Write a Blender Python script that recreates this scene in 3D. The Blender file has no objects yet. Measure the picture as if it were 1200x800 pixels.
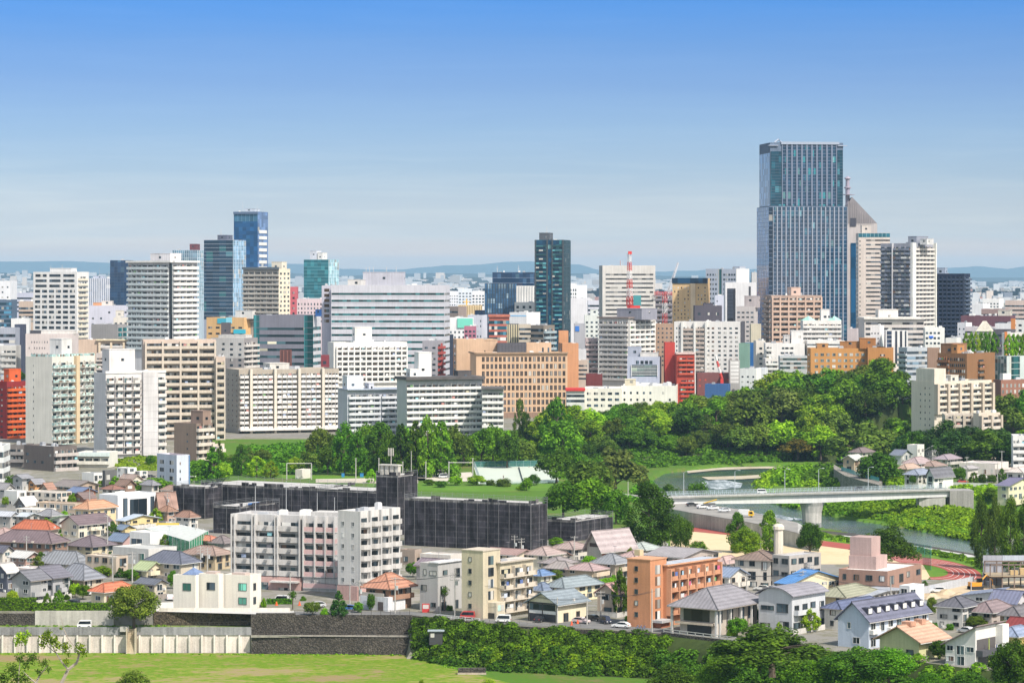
import bpy,math,random
import numpy as np
from mathutils import Vector,Matrix
R=math.radians
random.seed(7);RNG=np.random.default_rng(7)
SC=bpy.context.scene
C=SC.collection
EXPOSURE=0.76;HAZE=3.2e-5;HAZETOP=340
SKYRAMP=[(0,(1.171,0.859,0.815)),(0.032,(1.171,0.859,0.815)),(0.065,(0.721,0.718,0.876)),(0.119,(0.531,0.567,0.75)),(0.177,(0.373,0.45,0.66)),(0.25,(0.286,0.379,0.61)),(0.322,(0.213,0.308,0.562)),(0.394,(0.158,0.273,0.542)),(0.463,(0.097,0.247,0.558)),(0.5,(0.097,0.247,0.558)),(0.62,(1.22,1.04,0.8)),(1,(1.22,1.04,0.8))]
# ------------------------------------------------------------------ camera
F,HZ,ZC=3440.0,322.0,92.0  # focal length (px of a 1200 px wide frame), eye-level row, eye height
cam=bpy.data.cameras.new('camera');camo=bpy.data.objects.new('camera',cam);C.objects.link(camo)
camo.location=(0,0,ZC);camo.rotation_euler=(R(90),0,0)
cam.sensor_width=36;cam.lens=F/1200*36;cam.shift_y=-78/1200
cam.clip_start=1;cam.clip_end=90000
SC.camera=camo
# ------------------------------------------------------------------ light
SUN_EL,SUN_AZ=50.0,52.0  # sun to the right (+X), SUN_AZ degrees towards the camera
sl=bpy.data.lights.new('sun','SUN');so=bpy.data.objects.new('sun',sl);C.objects.link(so)
sl.energy=3.3;sl.angle=R(0.53);sl.color=(1.0,0.94,0.85)
sv=Vector((math.cos(R(SUN_EL))*math.cos(R(SUN_AZ)),-math.cos(R(SUN_EL))*math.sin(R(SUN_AZ)),math.sin(R(SUN_EL))))
so.rotation_euler=sv.to_track_quat('Z','Y').to_euler();so.location=sv*500
W=bpy.data.worlds.new('World');SC.world=W;W.use_nodes=True
nt=W.node_tree;nt.nodes.clear()
def N(nt,t,**k):
 n=nt.nodes.new(t)
 for a,v in k.items():setattr(n,a,v)
 return n
def ramp(n,stops):
 e=n.color_ramp.elements
 while len(e)>1:e.remove(e[-1])
 e[0].position=stops[0][0];e[0].color=tuple(stops[0][1])+(1,)
 for p,c in stops[1:]:
  q=e.new(p);q.color=tuple(c)+(1,)
 return n
def MA(nt,op,a,b=None,c=None):
 n=N(nt,'ShaderNodeMath',operation=op)
 for i,v in enumerate((a,b,c)):
  if v is None:continue
  if isinstance(v,(int,float)):n.inputs[i].default_value=v
  else:nt.links.new(v,n.inputs[i])
 return n.outputs[0]
def MIX(nt,fac,a,b,bt='MIX'):
 n=N(nt,'ShaderNodeMix',data_type='RGBA',blend_type=bt)
 for i,v in((0,fac),(6,a),(7,b)):
  if isinstance(v,(int,float)):n.inputs[i].default_value=v
  elif isinstance(v,(tuple,list)):n.inputs[i].default_value=tuple(v[:3])+(1,)
  else:nt.links.new(v,n.inputs[i])
 return n.outputs[2]
sky=N(nt,'ShaderNodeTexSky',sky_type='NISHITA',sun_disc=False)
sky.sun_elevation=R(SUN_EL);sky.sun_rotation=R(90+SUN_AZ);sky.altitude=100;sky.air_density=1.0;sky.dust_density=1.2;sky.ozone_density=1.5
tc=N(nt,'ShaderNodeTexCoord');sx=N(nt,'ShaderNodeSeparateXYZ');nt.links.new(tc.outputs['Generated'],sx.inputs[0])
# deep summer blue close above the horizon, thin streaky cirrus veil lower down
mp=N(nt,'ShaderNodeMapping');mp.inputs['Scale'].default_value=(7,7,90);nt.links.new(tc.outputs['Generated'],mp.inputs[0])
ns=N(nt,'ShaderNodeTexNoise');ns.inputs['Scale'].default_value=1.0;ns.inputs['Detail'].default_value=5;nt.links.new(mp.outputs[0],ns.inputs[0])
zz=MA(nt,'ADD',sx.outputs[2],MA(nt,'MULTIPLY',MA(nt,'SUBTRACT',ns.outputs[0],0.5),0.007))
tint=ramp(N(nt,'ShaderNodeValToRGB'),SKYRAMP)
nt.links.new(MA(nt,'MULTIPLY',zz,5.0),tint.inputs[0])
bg=N(nt,'ShaderNodeBackground');bg.inputs[1].default_value=0.15
mp2=N(nt,'ShaderNodeMapping');mp2.inputs['Scale'].default_value=(16,16,260);nt.links.new(tc.outputs['Generated'],mp2.inputs[0])
n2=N(nt,'ShaderNodeTexNoise');n2.inputs['Scale'].default_value=1.0;n2.inputs['Detail'].default_value=6;n2.inputs['Distortion'].default_value=.6;nt.links.new(mp2.outputs[0],n2.inputs[0])
vl=N(nt,'ShaderNodeMapRange');nt.links.new(n2.outputs[0],vl.inputs[0]);vl.inputs[1].default_value=.45;vl.inputs[2].default_value=.75;vl.inputs[3].default_value=0;vl.inputs[4].default_value=.20
veil=MIX(nt,MA(nt,'MULTIPLY',vl.outputs[0],MA(nt,'MAXIMUM',0.04,MA(nt,'SUBTRACT',.6,MA(nt,'MULTIPLY',sx.outputs[2],11.)))),tint.outputs[0],(1.6,1.45,1.35));nt.links.new(MIX(nt,1.0,sky.outputs[0],veil,'MULTIPLY'),bg.inputs[0])
ow=N(nt,'ShaderNodeOutputWorld');nt.links.new(bg.outputs[0],ow.inputs[0])
SC.view_settings.view_transform='Standard';SC.view_settings.look='None';SC.view_settings.gamma=1
SC.view_settings.use_curve_mapping=False;SC.view_settings.exposure=EXPOSURE
SC.render.engine='CYCLES'
SC.cycles.max_bounces=5;SC.cycles.diffuse_bounces=3;SC.cycles.glossy_bounces=2;SC.cycles.transmission_bounces=2;SC.cycles.volume_bounces=0
SC.cycles.caustics_reflective=False;SC.cycles.caustics_refractive=False;SC.cycles.use_denoising=True
# ------------------------------------------------------------------ helpers
def K(px):return(px-600)/F
def zat(py,Y):return ZC-(py-HZ)*Y/F
def Yat(py,z):return(ZC-z)*F/(py-HZ)
def at(px,py,z):
 Y=Yat(py,z);return Vector((K(px)*Y,Y,z))
class MB:
 def __init__(s):s.v=[];s.f=[];s.m=[]
 def poly(s,pts,m=0):
  i=len(s.v);s.v+=[tuple(p)for p in pts];s.f.append(tuple(range(i,i+len(pts))));s.m.append(m)
 def box(s,x0,x1,y0,y1,z0,z1,m=0):
  i=len(s.v)
  s.v+=[(x0,y0,z0),(x1,y0,z0),(x1,y1,z0),(x0,y1,z0),(x0,y0,z1),(x1,y0,z1),(x1,y1,z1),(x0,y1,z1)]
  for q in((0,3,2,1),(4,5,6,7),(0,1,5,4),(1,2,6,5),(2,3,7,6),(3,0,4,7)):
   s.f.append(tuple(i+a for a in q));s.m.append(m)
 def prism(s,pts,z0,z1,m=0):  # plan polygon (counter-clockwise) extruded
  n=len(pts);i=len(s.v)
  s.v+=[(p[0],p[1],z0)for p in pts]+[(p[0],p[1],z1)for p in pts]
  s.f.append(tuple(i+n+a for a in range(n)));s.m.append(m)
  s.f.append(tuple(i+n-1-a for a in range(n)));s.m.append(m)
  for a in range(n):
   b=(a+1)%n;s.f.append((i+a,i+b,i+n+b,i+n+a));s.m.append(m)
 def tube(s,pts,rad,n=6,m=0,cap=True):
  pts=[Vector(p)for p in pts]
  if not isinstance(rad,(list,tuple)):rad=[rad]*len(pts)
  i=len(s.v)
  for k,p in enumerate(pts):
   d=(pts[min(k+1,len(pts)-1)]-pts[max(k-1,0)]).normalized()
   a=d.orthogonal().normalized()if abs(d.z)<0.99 else Vector((1,0,0));a=(a-d*a.dot(d)).normalized();b=d.cross(a)
   for j in range(n):
    t=2*math.pi*j/n;s.v.append(tuple(p+(a*math.cos(t)+b*math.sin(t))*rad[k]))
  for k in range(len(pts)-1):
   for j in range(n):
    q=(j+1)%n;s.f.append((i+k*n+j,i+k*n+q,i+(k+1)*n+q,i+(k+1)*n+j));s.m.append(m)
  if cap:
   s.f.append(tuple(i+a for a in range(n))[::-1]);s.m.append(m)
   s.f.append(tuple(i+(len(pts)-1)*n+a for a in range(n)));s.m.append(m)
 def lathe(s,prof,n=12,m=0,c=(0,0)):
  i=len(s.v)
  for r,z in prof:
   for j in range(n):
    t=2*math.pi*j/n;s.v.append((c[0]+r*math.cos(t),c[1]+r*math.sin(t),z))
  for k in range(len(prof)-1):
   for j in range(n):
    q=(j+1)%n;s.f.append((i+k*n+j,i+k*n+q,i+(k+1)*n+q,i+(k+1)*n+j));s.m.append(m)
 def mesh(s,name,mats):
  me=bpy.data.meshes.new(name);me.from_pydata(s.v,[],s.f)
  for m in(mats if isinstance(mats,(list,tuple))else[mats]):me.materials.append(m)
  if any(s.m):me.polygons.foreach_set('material_index',s.m)
  me.update();return me
 def build(s,name,mats,parent=None,loc=(0,0,0),rot=0):
  return put(name,s.mesh(name,mats),parent,loc,rot)
def put(name,me,parent=None,loc=(0,0,0),rot=0,scale=None):
 o=bpy.data.objects.new(name,me);C.objects.link(o);o.location=loc
 if rot:o.rotation_euler=(0,0,rot)
 if scale:o.scale=scale
 if parent:o.parent=parent
 return o
def tag(o,label=None,cat=None,group=None,kind=None):
 if label:o['label']=label
 if cat:o['category']=cat
 if group:o['group']=group
 if kind:o['kind']=kind
 return o
def thing(name,label,cat,loc=(0,0,0),rot=0,group=None):
 o=bpy.data.objects.new(name,None);C.objects.link(o);o.location=loc;o.rotation_euler=(0,0,rot);o.empty_display_size=1
 return tag(o,label,cat,group,'thing')
ORD=['first','second','third','fourth','fifth','sixth','seventh','eighth','ninth','tenth','eleventh','twelfth','thirteenth','fourteenth',
 'fifteenth','sixteenth','seventeenth','eighteenth','nineteenth','twentieth','twenty-first','twenty-second','twenty-third','twenty-fourth','twenty-fifth','twenty-sixth']
# ------------------------------------------------------------------ materials
MC={}
def newmat(name):
 m=bpy.data.materials.new(name);m.use_nodes=True;nt=m.node_tree
 return m,nt,nt.nodes['Principled BSDF']
def noise(nt,scale,detail=3,vec=None,sc=None,rough=.55):
 n=N(nt,'ShaderNodeTexNoise');n.inputs['Scale'].default_value=scale;n.inputs['Detail'].default_value=detail;n.inputs['Roughness'].default_value=rough
 if vec is None:
  t=N(nt,'ShaderNodeTexCoord');vec=t.outputs['Object']
 if sc:
  mp=N(nt,'ShaderNodeMapping');mp.inputs['Scale'].default_value=sc;nt.links.new(vec,mp.inputs[0]);vec=mp.outputs[0]
 nt.links.new(vec,n.inputs[0]);return n.outputs[0]
def wall(col,stain=.28,rough=.9,spec=.12):
 """painted / tiled wall: broad patches, vertical rain streaks, fine grain"""
 k=('wall',tuple(round(c,3)for c in col),stain,rough)
 if k in MC:return MC[k]
 m,nt,b=newmat('wall');t=N(nt,'ShaderNodeTexCoord').outputs['Object']
 oi=N(nt,'ShaderNodeObjectInfo')
 a=noise(nt,.12,3,t);s=noise(nt,1.0,4,t,(1.1,1.1,.05),.65);g=noise(nt,2.5,2,t)
 f=MA(nt,'ADD',MA(nt,'MULTIPLY',a,.35),MA(nt,'ADD',MA(nt,'MULTIPLY',s,.45),MA(nt,'MULTIPLY',g,.2)))
 mr=N(nt,'ShaderNodeMapRange');nt.links.new(f,mr.inputs[0]);mr.inputs[1].default_value=.35;mr.inputs[2].default_value=.62
 mr.inputs[3].default_value=1-stain;mr.inputs[4].default_value=1.06
 v=MA(nt,'MULTIPLY',mr.outputs[0],MA(nt,'ADD',.96,MA(nt,'MULTIPLY',oi.outputs['Random'],.07)))
 vm=N(nt,'ShaderNodeCombineColor');[nt.links.new(v,vm.inputs[i])for i in range(3)]
 nt.links.new(MIX(nt,1.0,col,vm.outputs[0],'MULTIPLY'),b.inputs['Base Color'])
 b.inputs['Roughness'].default_value=rough;b.inputs['Specular IOR Level'].default_value=spec
 MC[k]=m;return m
def roofm(col,rib=0.0,rough=.7):
 """roof covering: patchy weathering, faint courses"""
 k=('roof',tuple(round(c,3)for c in col),rib,rough)
 if k in MC:return MC[k]
 m,nt,b=newmat('roof_covering');t=N(nt,'ShaderNodeTexCoord').outputs['Object']
 a=noise(nt,.35,4,t);g=noise(nt,3.0,3,t,None,.7)
 w=N(nt,'ShaderNodeTexWave');w.inputs['Scale'].default_value=.3;w.inputs['Distortion'].default_value=.6;nt.links.new(t,w.inputs[0])
 f=MA(nt,'ADD',MA(nt,'ADD',MA(nt,'MULTIPLY',a,.45),MA(nt,'MULTIPLY',g,.5)),MA(nt,'MULTIPLY',w.outputs['Fac'],rib))
 mr=N(nt,'ShaderNodeMapRange');nt.links.new(f,mr.inputs[0]);mr.inputs[1].default_value=.3;mr.inputs[2].default_value=.68+rib
 mr.inputs[3].default_value=.55;mr.inputs[4].default_value=1.3
 vm=N(nt,'ShaderNodeCombineColor');[nt.links.new(mr.outputs[0],vm.inputs[i])for i in range(3)]
 nt.links.new(MIX(nt,1.0,col,vm.outputs[0],'MULTIPLY'),b.inputs['Base Color'])
 b.inputs['Roughness'].default_value=rough;b.inputs['Specular IOR Level'].default_value=.18
 MC[k]=m;return m
def glassm(tone=(.03,.045,.06),curtain=.25,cell=1.7,cellz=60.,rough=.12,light=(.50,.49,.46),teal=None,metal=0.,spec=.3):
 """window glass: every pane its own darkness, some with curtains or blinds drawn"""
 k=('glass',tone,curtain,cell,cellz,rough,light,teal,metal)
 if k in MC:return MC[k]
 m,nt,b=newmat('window_glass');t=N(nt,'ShaderNodeTexCoord').outputs['Object'];oi=N(nt,'ShaderNodeObjectInfo')
 sn=N(nt,'ShaderNodeVectorMath',operation='SNAP');ad=N(nt,'ShaderNodeVectorMath',operation='ADD');ad.inputs[1].default_value=(.37,.41,.13)
 nt.links.new(t,ad.inputs[0]);nt.links.new(ad.outputs[0],sn.inputs[0]);sn.inputs[1].default_value=(cell,cell,cellz)
 wn=N(nt,'ShaderNodeTexWhiteNoise',noise_dimensions='4D');nt.links.new(sn.outputs[0],wn.inputs['Vector']);nt.links.new(MA(nt,'MULTIPLY',oi.outputs['Random'],91.7),wn.inputs['W'])
 q_=cellz<20;d=tuple(c*(.72 if q_ else .45)for c in tone);l=tuple(min(1,c*(1.35 if q_ else 2.3))for c in tone)  # the paler glass tone paints reflected sky into some panes
 st=[(0,d),(.4*(1-curtain),tone),(.8*(1-curtain),l)]
 if teal:st.append((.9*(1-curtain),teal))
 st+=[(1-curtain,tuple(c*.55 for c in light)),(1-curtain*.4,light)]if curtain<.2 else[(1-curtain,tuple(c*.55 for c in light)),(1-curtain*.7,(.16,.10,.07)),(1-curtain*.55,light),(1-curtain*.25,(.10,.15,.16)),(1-curtain*.12,(.66,.66,.64))]
 rp=ramp(N(nt,'ShaderNodeValToRGB'),st);rp.color_ramp.interpolation='CONSTANT';nt.links.new(wn.outputs['Value'],rp.inputs[0])
 nt.links.new(rp.outputs[0],b.inputs['Base Color']);b.inputs['Roughness'].default_value=rough;b.inputs['Specular IOR Level'].default_value=spec
 b.inputs['Metallic'].default_value=metal
 MC[k]=m;return m
def plain(col,rough=.5,metal=0.,name='paint',grain=.12):
 k=('plain',tuple(col),rough,metal,grain)
 if k in MC:return MC[k]
 m,nt,b=newmat(name);g=noise(nt,1.3,4)
 nt.links.new(MIX(nt,MA(nt,'MULTIPLY',g,1.0),tuple(c*(1-grain)for c in col),tuple(min(1,c*(1+grain))for c in col)),b.inputs['Base Color'])
 b.inputs['Roughness'].default_value=rough;b.inputs['Metallic'].default_value=metal
 MC[k]=m;return m
def leafm(a,b_,c=None,transl=.35,var=.6,sc=3.0):
 """foliage: clump-sized colour patches, a shade of its own for every plant"""
 k=('leaf',a,b_,c,transl,sc)
 if k in MC:return MC[k]
 m,nt,b=newmat('foliage');oi=N(nt,'ShaderNodeObjectInfo');geo=N(nt,'ShaderNodeNewGeometry')
 n1=noise(nt,sc,3);f=MA(nt,'ADD',MA(nt,'MULTIPLY',n1,1.3),MA(nt,'MULTIPLY',MA(nt,'SUBTRACT',geo.outputs['Random Per Island'],.5),.7))
 rp=ramp(N(nt,'ShaderNodeValToRGB'),[(.3,a),(.68,b_),(1.0,c or b_)]);nt.links.new(f,rp.inputs[0])
 hs=N(nt,'ShaderNodeHueSaturation');nt.links.new(rp.outputs[0],hs.inputs['Color'])
 nt.links.new(MA(nt,'ADD',1-var/2,MA(nt,'MULTIPLY',oi.outputs['Random'],var)),hs.inputs['Value'])
 nt.links.new(MA(nt,'ADD',.485,MA(nt,'MULTIPLY',MA(nt,'FRACT',MA(nt,'MULTIPLY',oi.outputs['Random'],7.3)),.03)),hs.inputs['Hue'])
 nt.links.new(hs.outputs[0],b.inputs['Base Color']);b.inputs['Roughness'].default_value=.6;b.inputs['Specular IOR Level'].default_value=.08
 tr=N(nt,'ShaderNodeBsdfTranslucent');nt.links.new(hs.outputs[0],tr.inputs[0])
 mx=N(nt,'ShaderNodeMixShader');mx.inputs[0].default_value=transl;nt.links.new(b.outputs[0],mx.inputs[1]);nt.links.new(tr.outputs[0],mx.inputs[2])
 nt.links.new(mx.outputs[0],nt.nodes['Material Output'].inputs[0])
 MC[k]=m;return m
def groundm(stops,sc=(.05,.4),name='ground',rough=.95,stretch=None,wts=(.55,.45)):
 m,nt,b=newmat(name);t=N(nt,'ShaderNodeTexCoord').outputs['Object']
 f=MA(nt,'ADD',MA(nt,'MULTIPLY',noise(nt,sc[0],5,t,stretch),wts[0]),MA(nt,'MULTIPLY',noise(nt,sc[1],5,t,stretch,.7),wts[1]))
 rp=ramp(N(nt,'ShaderNodeValToRGB'),stops);nt.links.new(f,rp.inputs[0])
 nt.links.new(rp.outputs[0],b.inputs['Base Color']);b.inputs['Roughness'].default_value=rough;b.inputs['Specular IOR Level'].default_value=.08
 return m
WHITE=(.68,.67,.65);CREAM=(.70,.65,.54);BEIGE=(.58,.51,.42);TAN=(.52,.40,.31);PINKT=(.56,.45,.38);BROWN=(.22,.155,.12)
GREY=(.42,.42,.43);LGREY=(.60,.60,.62);DGREY=(.09,.09,.105);LAV=(.50,.50,.57);OTAN=(.57,.39,.26);OBRICK=(.50,.25,.09);BBRICK=(.26,.135,.07)
RED=(.38,.065,.045);CONC=(.45,.44,.42);NAVY=(.018,.035,.075);BLUEG=(.40,.45,.53)
GD=glassm((.035,.045,.055),.42,1.1);GOFF=glassm((.035,.05,.065),.12);GHOUSE=glassm((.035,.05,.06),.3,1.2);GTEAL=glassm((.02,.10,.11),.05)
ROOFG=roofm((.42,.42,.43));ROOFW=roofm((.62,.62,.62));ROOFD=roofm((.16,.16,.17))
def netting(col,op):
 m,nt,b=newmat('sports_net');b.inputs['Base Color'].default_value=(*col,1);b.inputs['Roughness'].default_value=.8;tr=N(nt,'ShaderNodeBsdfTransparent');mx=N(nt,'ShaderNodeMixShader')
 n=noise(nt,.8,3);nt.links.new(MA(nt,'MULTIPLY_ADD',MA(nt,'SUBTRACT',n,.5),.5,op),mx.inputs[0]);nt.links.new(tr.outputs[0],mx.inputs[1]);nt.links.new(b.outputs[0],mx.inputs[2]);nt.links.new(mx.outputs[0],nt.nodes['Material Output'].inputs[0]);return m
# ------------------------------------------------------------------ buildings
ZG=9.0
ALLB=[]
def solve(xl,xc,xr,Y,th,d=None,w=None):
 X0=K(xc)*Y;c,s=math.cos(th),math.sin(th)
 if w is None:w=(X0-K(xl)*Y)/(c+K(xl)*s)if xl<xc else 14.
 if d is None:
  q=s-K(xr)*c
  d=(K(xr)*Y-X0)/q if(xr>xc and q>.02)else 14.
 return w,d
class B:
 """a box building: face L runs from its near corner to the left, face R from it to the right"""
 def __init__(s,label,xs,ytop,Y,th,col,name='office_building',cat='building',zg=ZG,roof=None,d=None,w=None,group=None,para=.9,yb=None,units=None,stain=.22,wm=None):
  if th is None:
   if d is not None:a=math.atan(K(xs[2]));th=math.degrees(a+math.asin(min(1,(K(xs[2])-K(xs[1]))*Y/d*math.cos(a))));
   else:a=math.atan(K(xs[0]));th=math.degrees(a+math.acos(min(1,(K(xs[1])-K(xs[0]))*Y/w*math.cos(a))))
  s.th=R(th);ALLB.append(s);s.Y=Y;s.xs=xs;s.zg=zg;s.cnt={};s.extra={}
  s.w,s.d=solve(*xs,Y,s.th,d,w)
  s.T=zat(ytop,Y)-zg;s.px=Y/F;s.yb=max(0.,zat(yb,Y)-zg)if yb else 0.
  s.root=thing(name,label,cat,(K(xs[1])*Y,Y,zg),-s.th,group)
  s.wm=wm or wall(col,stain);mb=MB();p=min(para,s.T*.2);q=min(.35,s.w*.1,s.d*.1);w_,d_,T=s.w,s.d,s.T
  mb.box(-w_,0,0,d_,-3,T-p)
  mb.box(-w_,0,0,q,T-p,T);mb.box(-w_,0,d_-q,d_,T-p,T);mb.box(-w_,-w_+q,q,d_-q,T-p,T);mb.box(-q,0,q,d_-q,T-p,T)
  mb.build('wall',s.wm,s.root)
  rb=MB();rb.box(-w_+q+.005,-q-.005,q+.005,d_-q-.005,T-p-.1,T-p+.06);rb.build('roof',roof or ROOFG,s.root)
  s.rz=T-p+.06
  if units is None:units=3
  s.units(units)
 def units(s,n):
  for i in range(n):
   a,b_,h=random.uniform(.8,min(3.,s.w*.2+.3)),random.uniform(.8,min(3,s.d*.2+.3)),random.uniform(.8,2.2)
   x=-random.uniform(.12,.88)*s.w;y=random.uniform(.15,.85)*s.d
   mb=MB();mb.box(-a/2,a/2,-b_/2,b_/2,0,h*.9);mb.box(-a*.4,a*.4,-b_*.4,b_*.4,h*.9,h)
   mb.build('rooftop_unit',plain(random.choice([(.6,.6,.6),(.42,.43,.45),(.7,.69,.66),(.3,.31,.33)]),.6),s.root,(x,y,s.rz))
 def W(s,f):return s.w if f=='L' else s.d
 def fb(s,mb,f,u0,u1,v0,v1,n0,n1,m=0):
  if f=='L':mb.box(-s.w+u0,-s.w+u1,-n1,-n0,v0,v1,m)
  else:mb.box(n0,n1,u0,u1,v0,v1,m)
 def rep(s,name,mb_or_me,mats,loc,kids=()):
  """a repeated part: past 100 of a kind the rest go into one part"""
  n=s.cnt.get(name,0);s.cnt[name]=n+1
  me=mb_or_me
  if n<100:return put(name,me,s.root,loc)
  s.extra.setdefault(name,[]).append((me,loc))
 def finish(s):
  for name,L in s.extra.items():
   mb=MB();mats=L[0][0].materials
   for me,loc in L:
    i=len(mb.v);mb.v+=[(v.co.x+loc[0],v.co.y+loc[1],v.co.z+loc[2])for v in me.vertices]
    for p in me.polygons:mb.f.append(tuple(i+a for a in p.vertices));mb.m.append(p.material_index)
   o=mb.build(name,list(mats),s.root);o['kind']='stuff'
  return s
 def floors(s,fh,top,nf):
  h=fh*s.px;t=s.T-top*s.px;out=[]
  i=0
  while True:
   v=t-(i+1)*h
   if v<-0.2 or v+h<s.yb-h*.5 or(nf and i>=nf):break
   out.append(v);i+=1
  return h,out
 def balc(s,f,fh,n,pc=None,u=(0,1),top=4,nf=None,pj=1.3,ph=.42,gap=.25,glass=None,pier=None,pw=.5,ppj=None,fins=True,wh=.72,rail=None,pg=0.):
  W=s.W(f);u0,u1=u[0]*W,u[1]*W;h,fl=s.floors(fh,top,nf);uw=(u1-u0)/n;pc=pc or s.wm;hp=ph*h
  if pj*2.2>h:pj=h/2.2
  mb=MB();s.fb(mb,f,u0+.02,u1-.02,-.12,.06,.0,pj)
  if pg:  # parapet broken per unit
   for j in range(n):s.fb(mb,f,u0+uw*(j+pg/2),u0+uw*(j+1-pg/2),.06,hp,pj-.1,pj,1 if rail else 0)
  else:s.fb(mb,f,u0+.02,u1-.02,.06,hp,pj-.1,pj,1 if rail else 0)
  for uu in(u0+.02,u1-.12):s.fb(mb,f,uu,uu+.1,.06,hp,0,pj-.1,1 if rail else 0)
  if fins:
   for j in range(1,n):s.fb(mb,f,u0+uw*j-.05,u0+uw*j+.05,.06,h-.13,.02,pj-.12)
  me=mb.mesh('balcony',[pc,rail]if rail else pc)
  gb=MB()
  for j in range(n):s.fb(gb,f,u0+uw*(j+gap/2),u0+uw*(j+1-gap/2),.1,h*wh,-.02,.05)
  gm=gb.mesh('window_band',glass or GD)
  for v in fl:
   s.rep('balcony',me,pc,(0,0,v));s.rep('window_band',gm,None,(0,0,v))
  if s.px<.56 and rail is None and fl and s.Y<1900:
   for q in range(min(34,int(len(fl)*n*.22))):
    c_=random.choice([(.62,.62,.62),(.3,.36,.5),(.45,.2,.18),(.12,.12,.14),(.5,.45,.3),(.15,.3,.12),(.7,.7,.68),(.25,.5,.55)]);k=('wash',f,c_)
    if k not in MC:m_=MB();(m_.box(-.7,.7,-.03,.03,0,.9)if f=='L' else m_.box(-.03,.03,-.7,.7,0,.9));MC[k]=m_.mesh('washing',plain(c_,.9))
    uu=u0+uw*(random.randrange(n)+random.uniform(.2,.8));v=random.choice(fl)+hp*random.uniform(.75,1.15);put('washing',MC[k],s.root,(-s.w+uu,-pj*.75,v)if f=='L' else(pj*.75,uu,v))
  if pier is not None and fl:
   pp=ppj or pj+.12;pb=MB();lo=max(0,fl[-1]-.2);hi=fl[0]+h
   pb2=[]
   for j in range(n+1):
    c=min(max(u0+uw*j,u0+pw/2),u1-pw/2);q=MB();s.fb(q,f,c-pw/2,c+pw/2,lo,hi,.0,pp);q.build('pier',pier,s.root)
  return s
 def win(s,f,fh,n,ww=.55,wh=.5,u=(0,1),top=4,nf=None,glass=None,frame=None,name='window',v0=.28,skip=0.):
  W=s.W(f);u0,u1=u[0]*W,u[1]*W;h,fl=s.floors(fh,top,nf);uw=(u1-u0)/n;a,b_=ww*uw,wh*h
  mb=MB()
  if f=='L':mb.box(-a/2,a/2,-.06,.02,0,b_)
  else:mb.box(-.02,.06,-a/2,a/2,0,b_)
  e=min(.09,a*.12)
  if frame:
   if f=='L':
    mb.box(-a/2-e,a/2+e,-.1,.02,-e,0,1);mb.box(-a/2-e,a/2+e,-.1,.02,b_,b_+e,1);mb.box(-e/2,e/2,-.09,.02,.001,b_-.001,1)
   else:
    mb.box(-.02,.1,-a/2-e,a/2+e,-e,0,1);mb.box(-.02,.1,-a/2-e,a/2+e,b_,b_+e,1);mb.box(-.02,.09,-e/2,e/2,.001,b_-.001,1)
  me=mb.mesh(name,[glass or GOFF,frame]if frame else(glass or GOFF))
  for v in fl:
   for j in range(n):
    if skip and random.random()<skip:continue
    c=u0+uw*(j+.5);s.rep(name,me,None,(-s.w+c,0,v+v0*h)if f=='L' else(0,c,v+v0*h))
  return s
 def band(s,f,fh,wh=.45,u=(0,1),top=4,nf=None,glass=None,v0=.3,sill=None):
  W=s.W(f);u0,u1=u[0]*W,u[1]*W;h,fl=s.floors(fh,top,nf)
  mb=MB();s.fb(mb,f,u0,u1,v0*h,(v0+wh)*h,-.02,.04)
  if sill:s.fb(mb,f,u0-.01,u1+.01,v0*h-.25,v0*h,0,.35,1)
  me=mb.mesh('window_band',[glass or GOFF,sill]if sill else(glass or GOFF))
  for v in fl:s.rep('window_band',me,None,(0,0,v))
  return s
 def curtain(s,f,glass,fins=0,fin=None,fw=.25,fd=.35,u=(0,1),v=None,lines=0,fn=None):
  """one glazed front with its mullions and floor lines"""
  W=s.W(f);u0,u1=u[0]*W+.01,u[1]*W-.01;a,b_=v or(max(s.yb-3,0),s.T-.3)
  mb=MB();s.fb(mb,f,u0,u1,a,b_,-.02,.06)
  for j in range(fins+1 if fins else 0):
   c=u0+(u1-u0)*j/fins;s.fb(mb,f,max(u0,c-fw/2),min(u1,c+fw/2),a,b_+.02,.05,.06+fd,1)
  for j in range(1,lines):
   z=a+(b_-a)*j/lines;s.fb(mb,f,u0+.003,u1-.003,z-.12,z+.12,.05,.12,1)
  mb.build('glass_front',[glass,fin or s.wm],s.root);return s
 def pent(s,px0,px1,pyt,col=None,dep=(.25,.7),wm=None,name='penthouse',base=None):
  f='L' if s.xs[1]-s.xs[0]>=s.xs[2]-s.xs[1]else 'R';c,sn=math.cos(s.th),math.sin(s.th);X0=K(s.xs[1])*s.Y
  t=lambda p:(X0-K(p)*s.Y)/(c+K(p)*sn)if f=='L' else(K(p)*s.Y-X0)/max(.05,sn-K(p)*c)
  z1=zat(pyt,s.Y)-s.zg;mb=MB();a,b_=sorted((t(px0),t(px1)))
  if f=='L':bx=(-b_,-a,dep[0]*s.d,dep[1]*s.d)
  else:bx=(-dep[1]*s.w,-dep[0]*s.w,a,b_)
  if z1-s.rz>3 and name=='penthouse':
   wb=MB();vx=bx[0]+(bx[1]-bx[0])*random.uniform(.3,.6);vz=s.rz+(z1-s.rz)*random.uniform(.3,.6);wb.box(vx,vx+min(1.6,(bx[1]-bx[0])*.3),bx[2]-.06,bx[2]+.1,vz,vz+1.3);wb.build('window',GOFF,s.root)
   vy=bx[2]+(bx[3]-bx[2])*random.uniform(.2,.6);wb=MB();wb.box(bx[1]-.1,bx[1]+.06,vy,vy+min(1.5,(bx[3]-bx[2])*.3),vz,vz+1.2);wb.build('window',GOFF,s.root)
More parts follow.
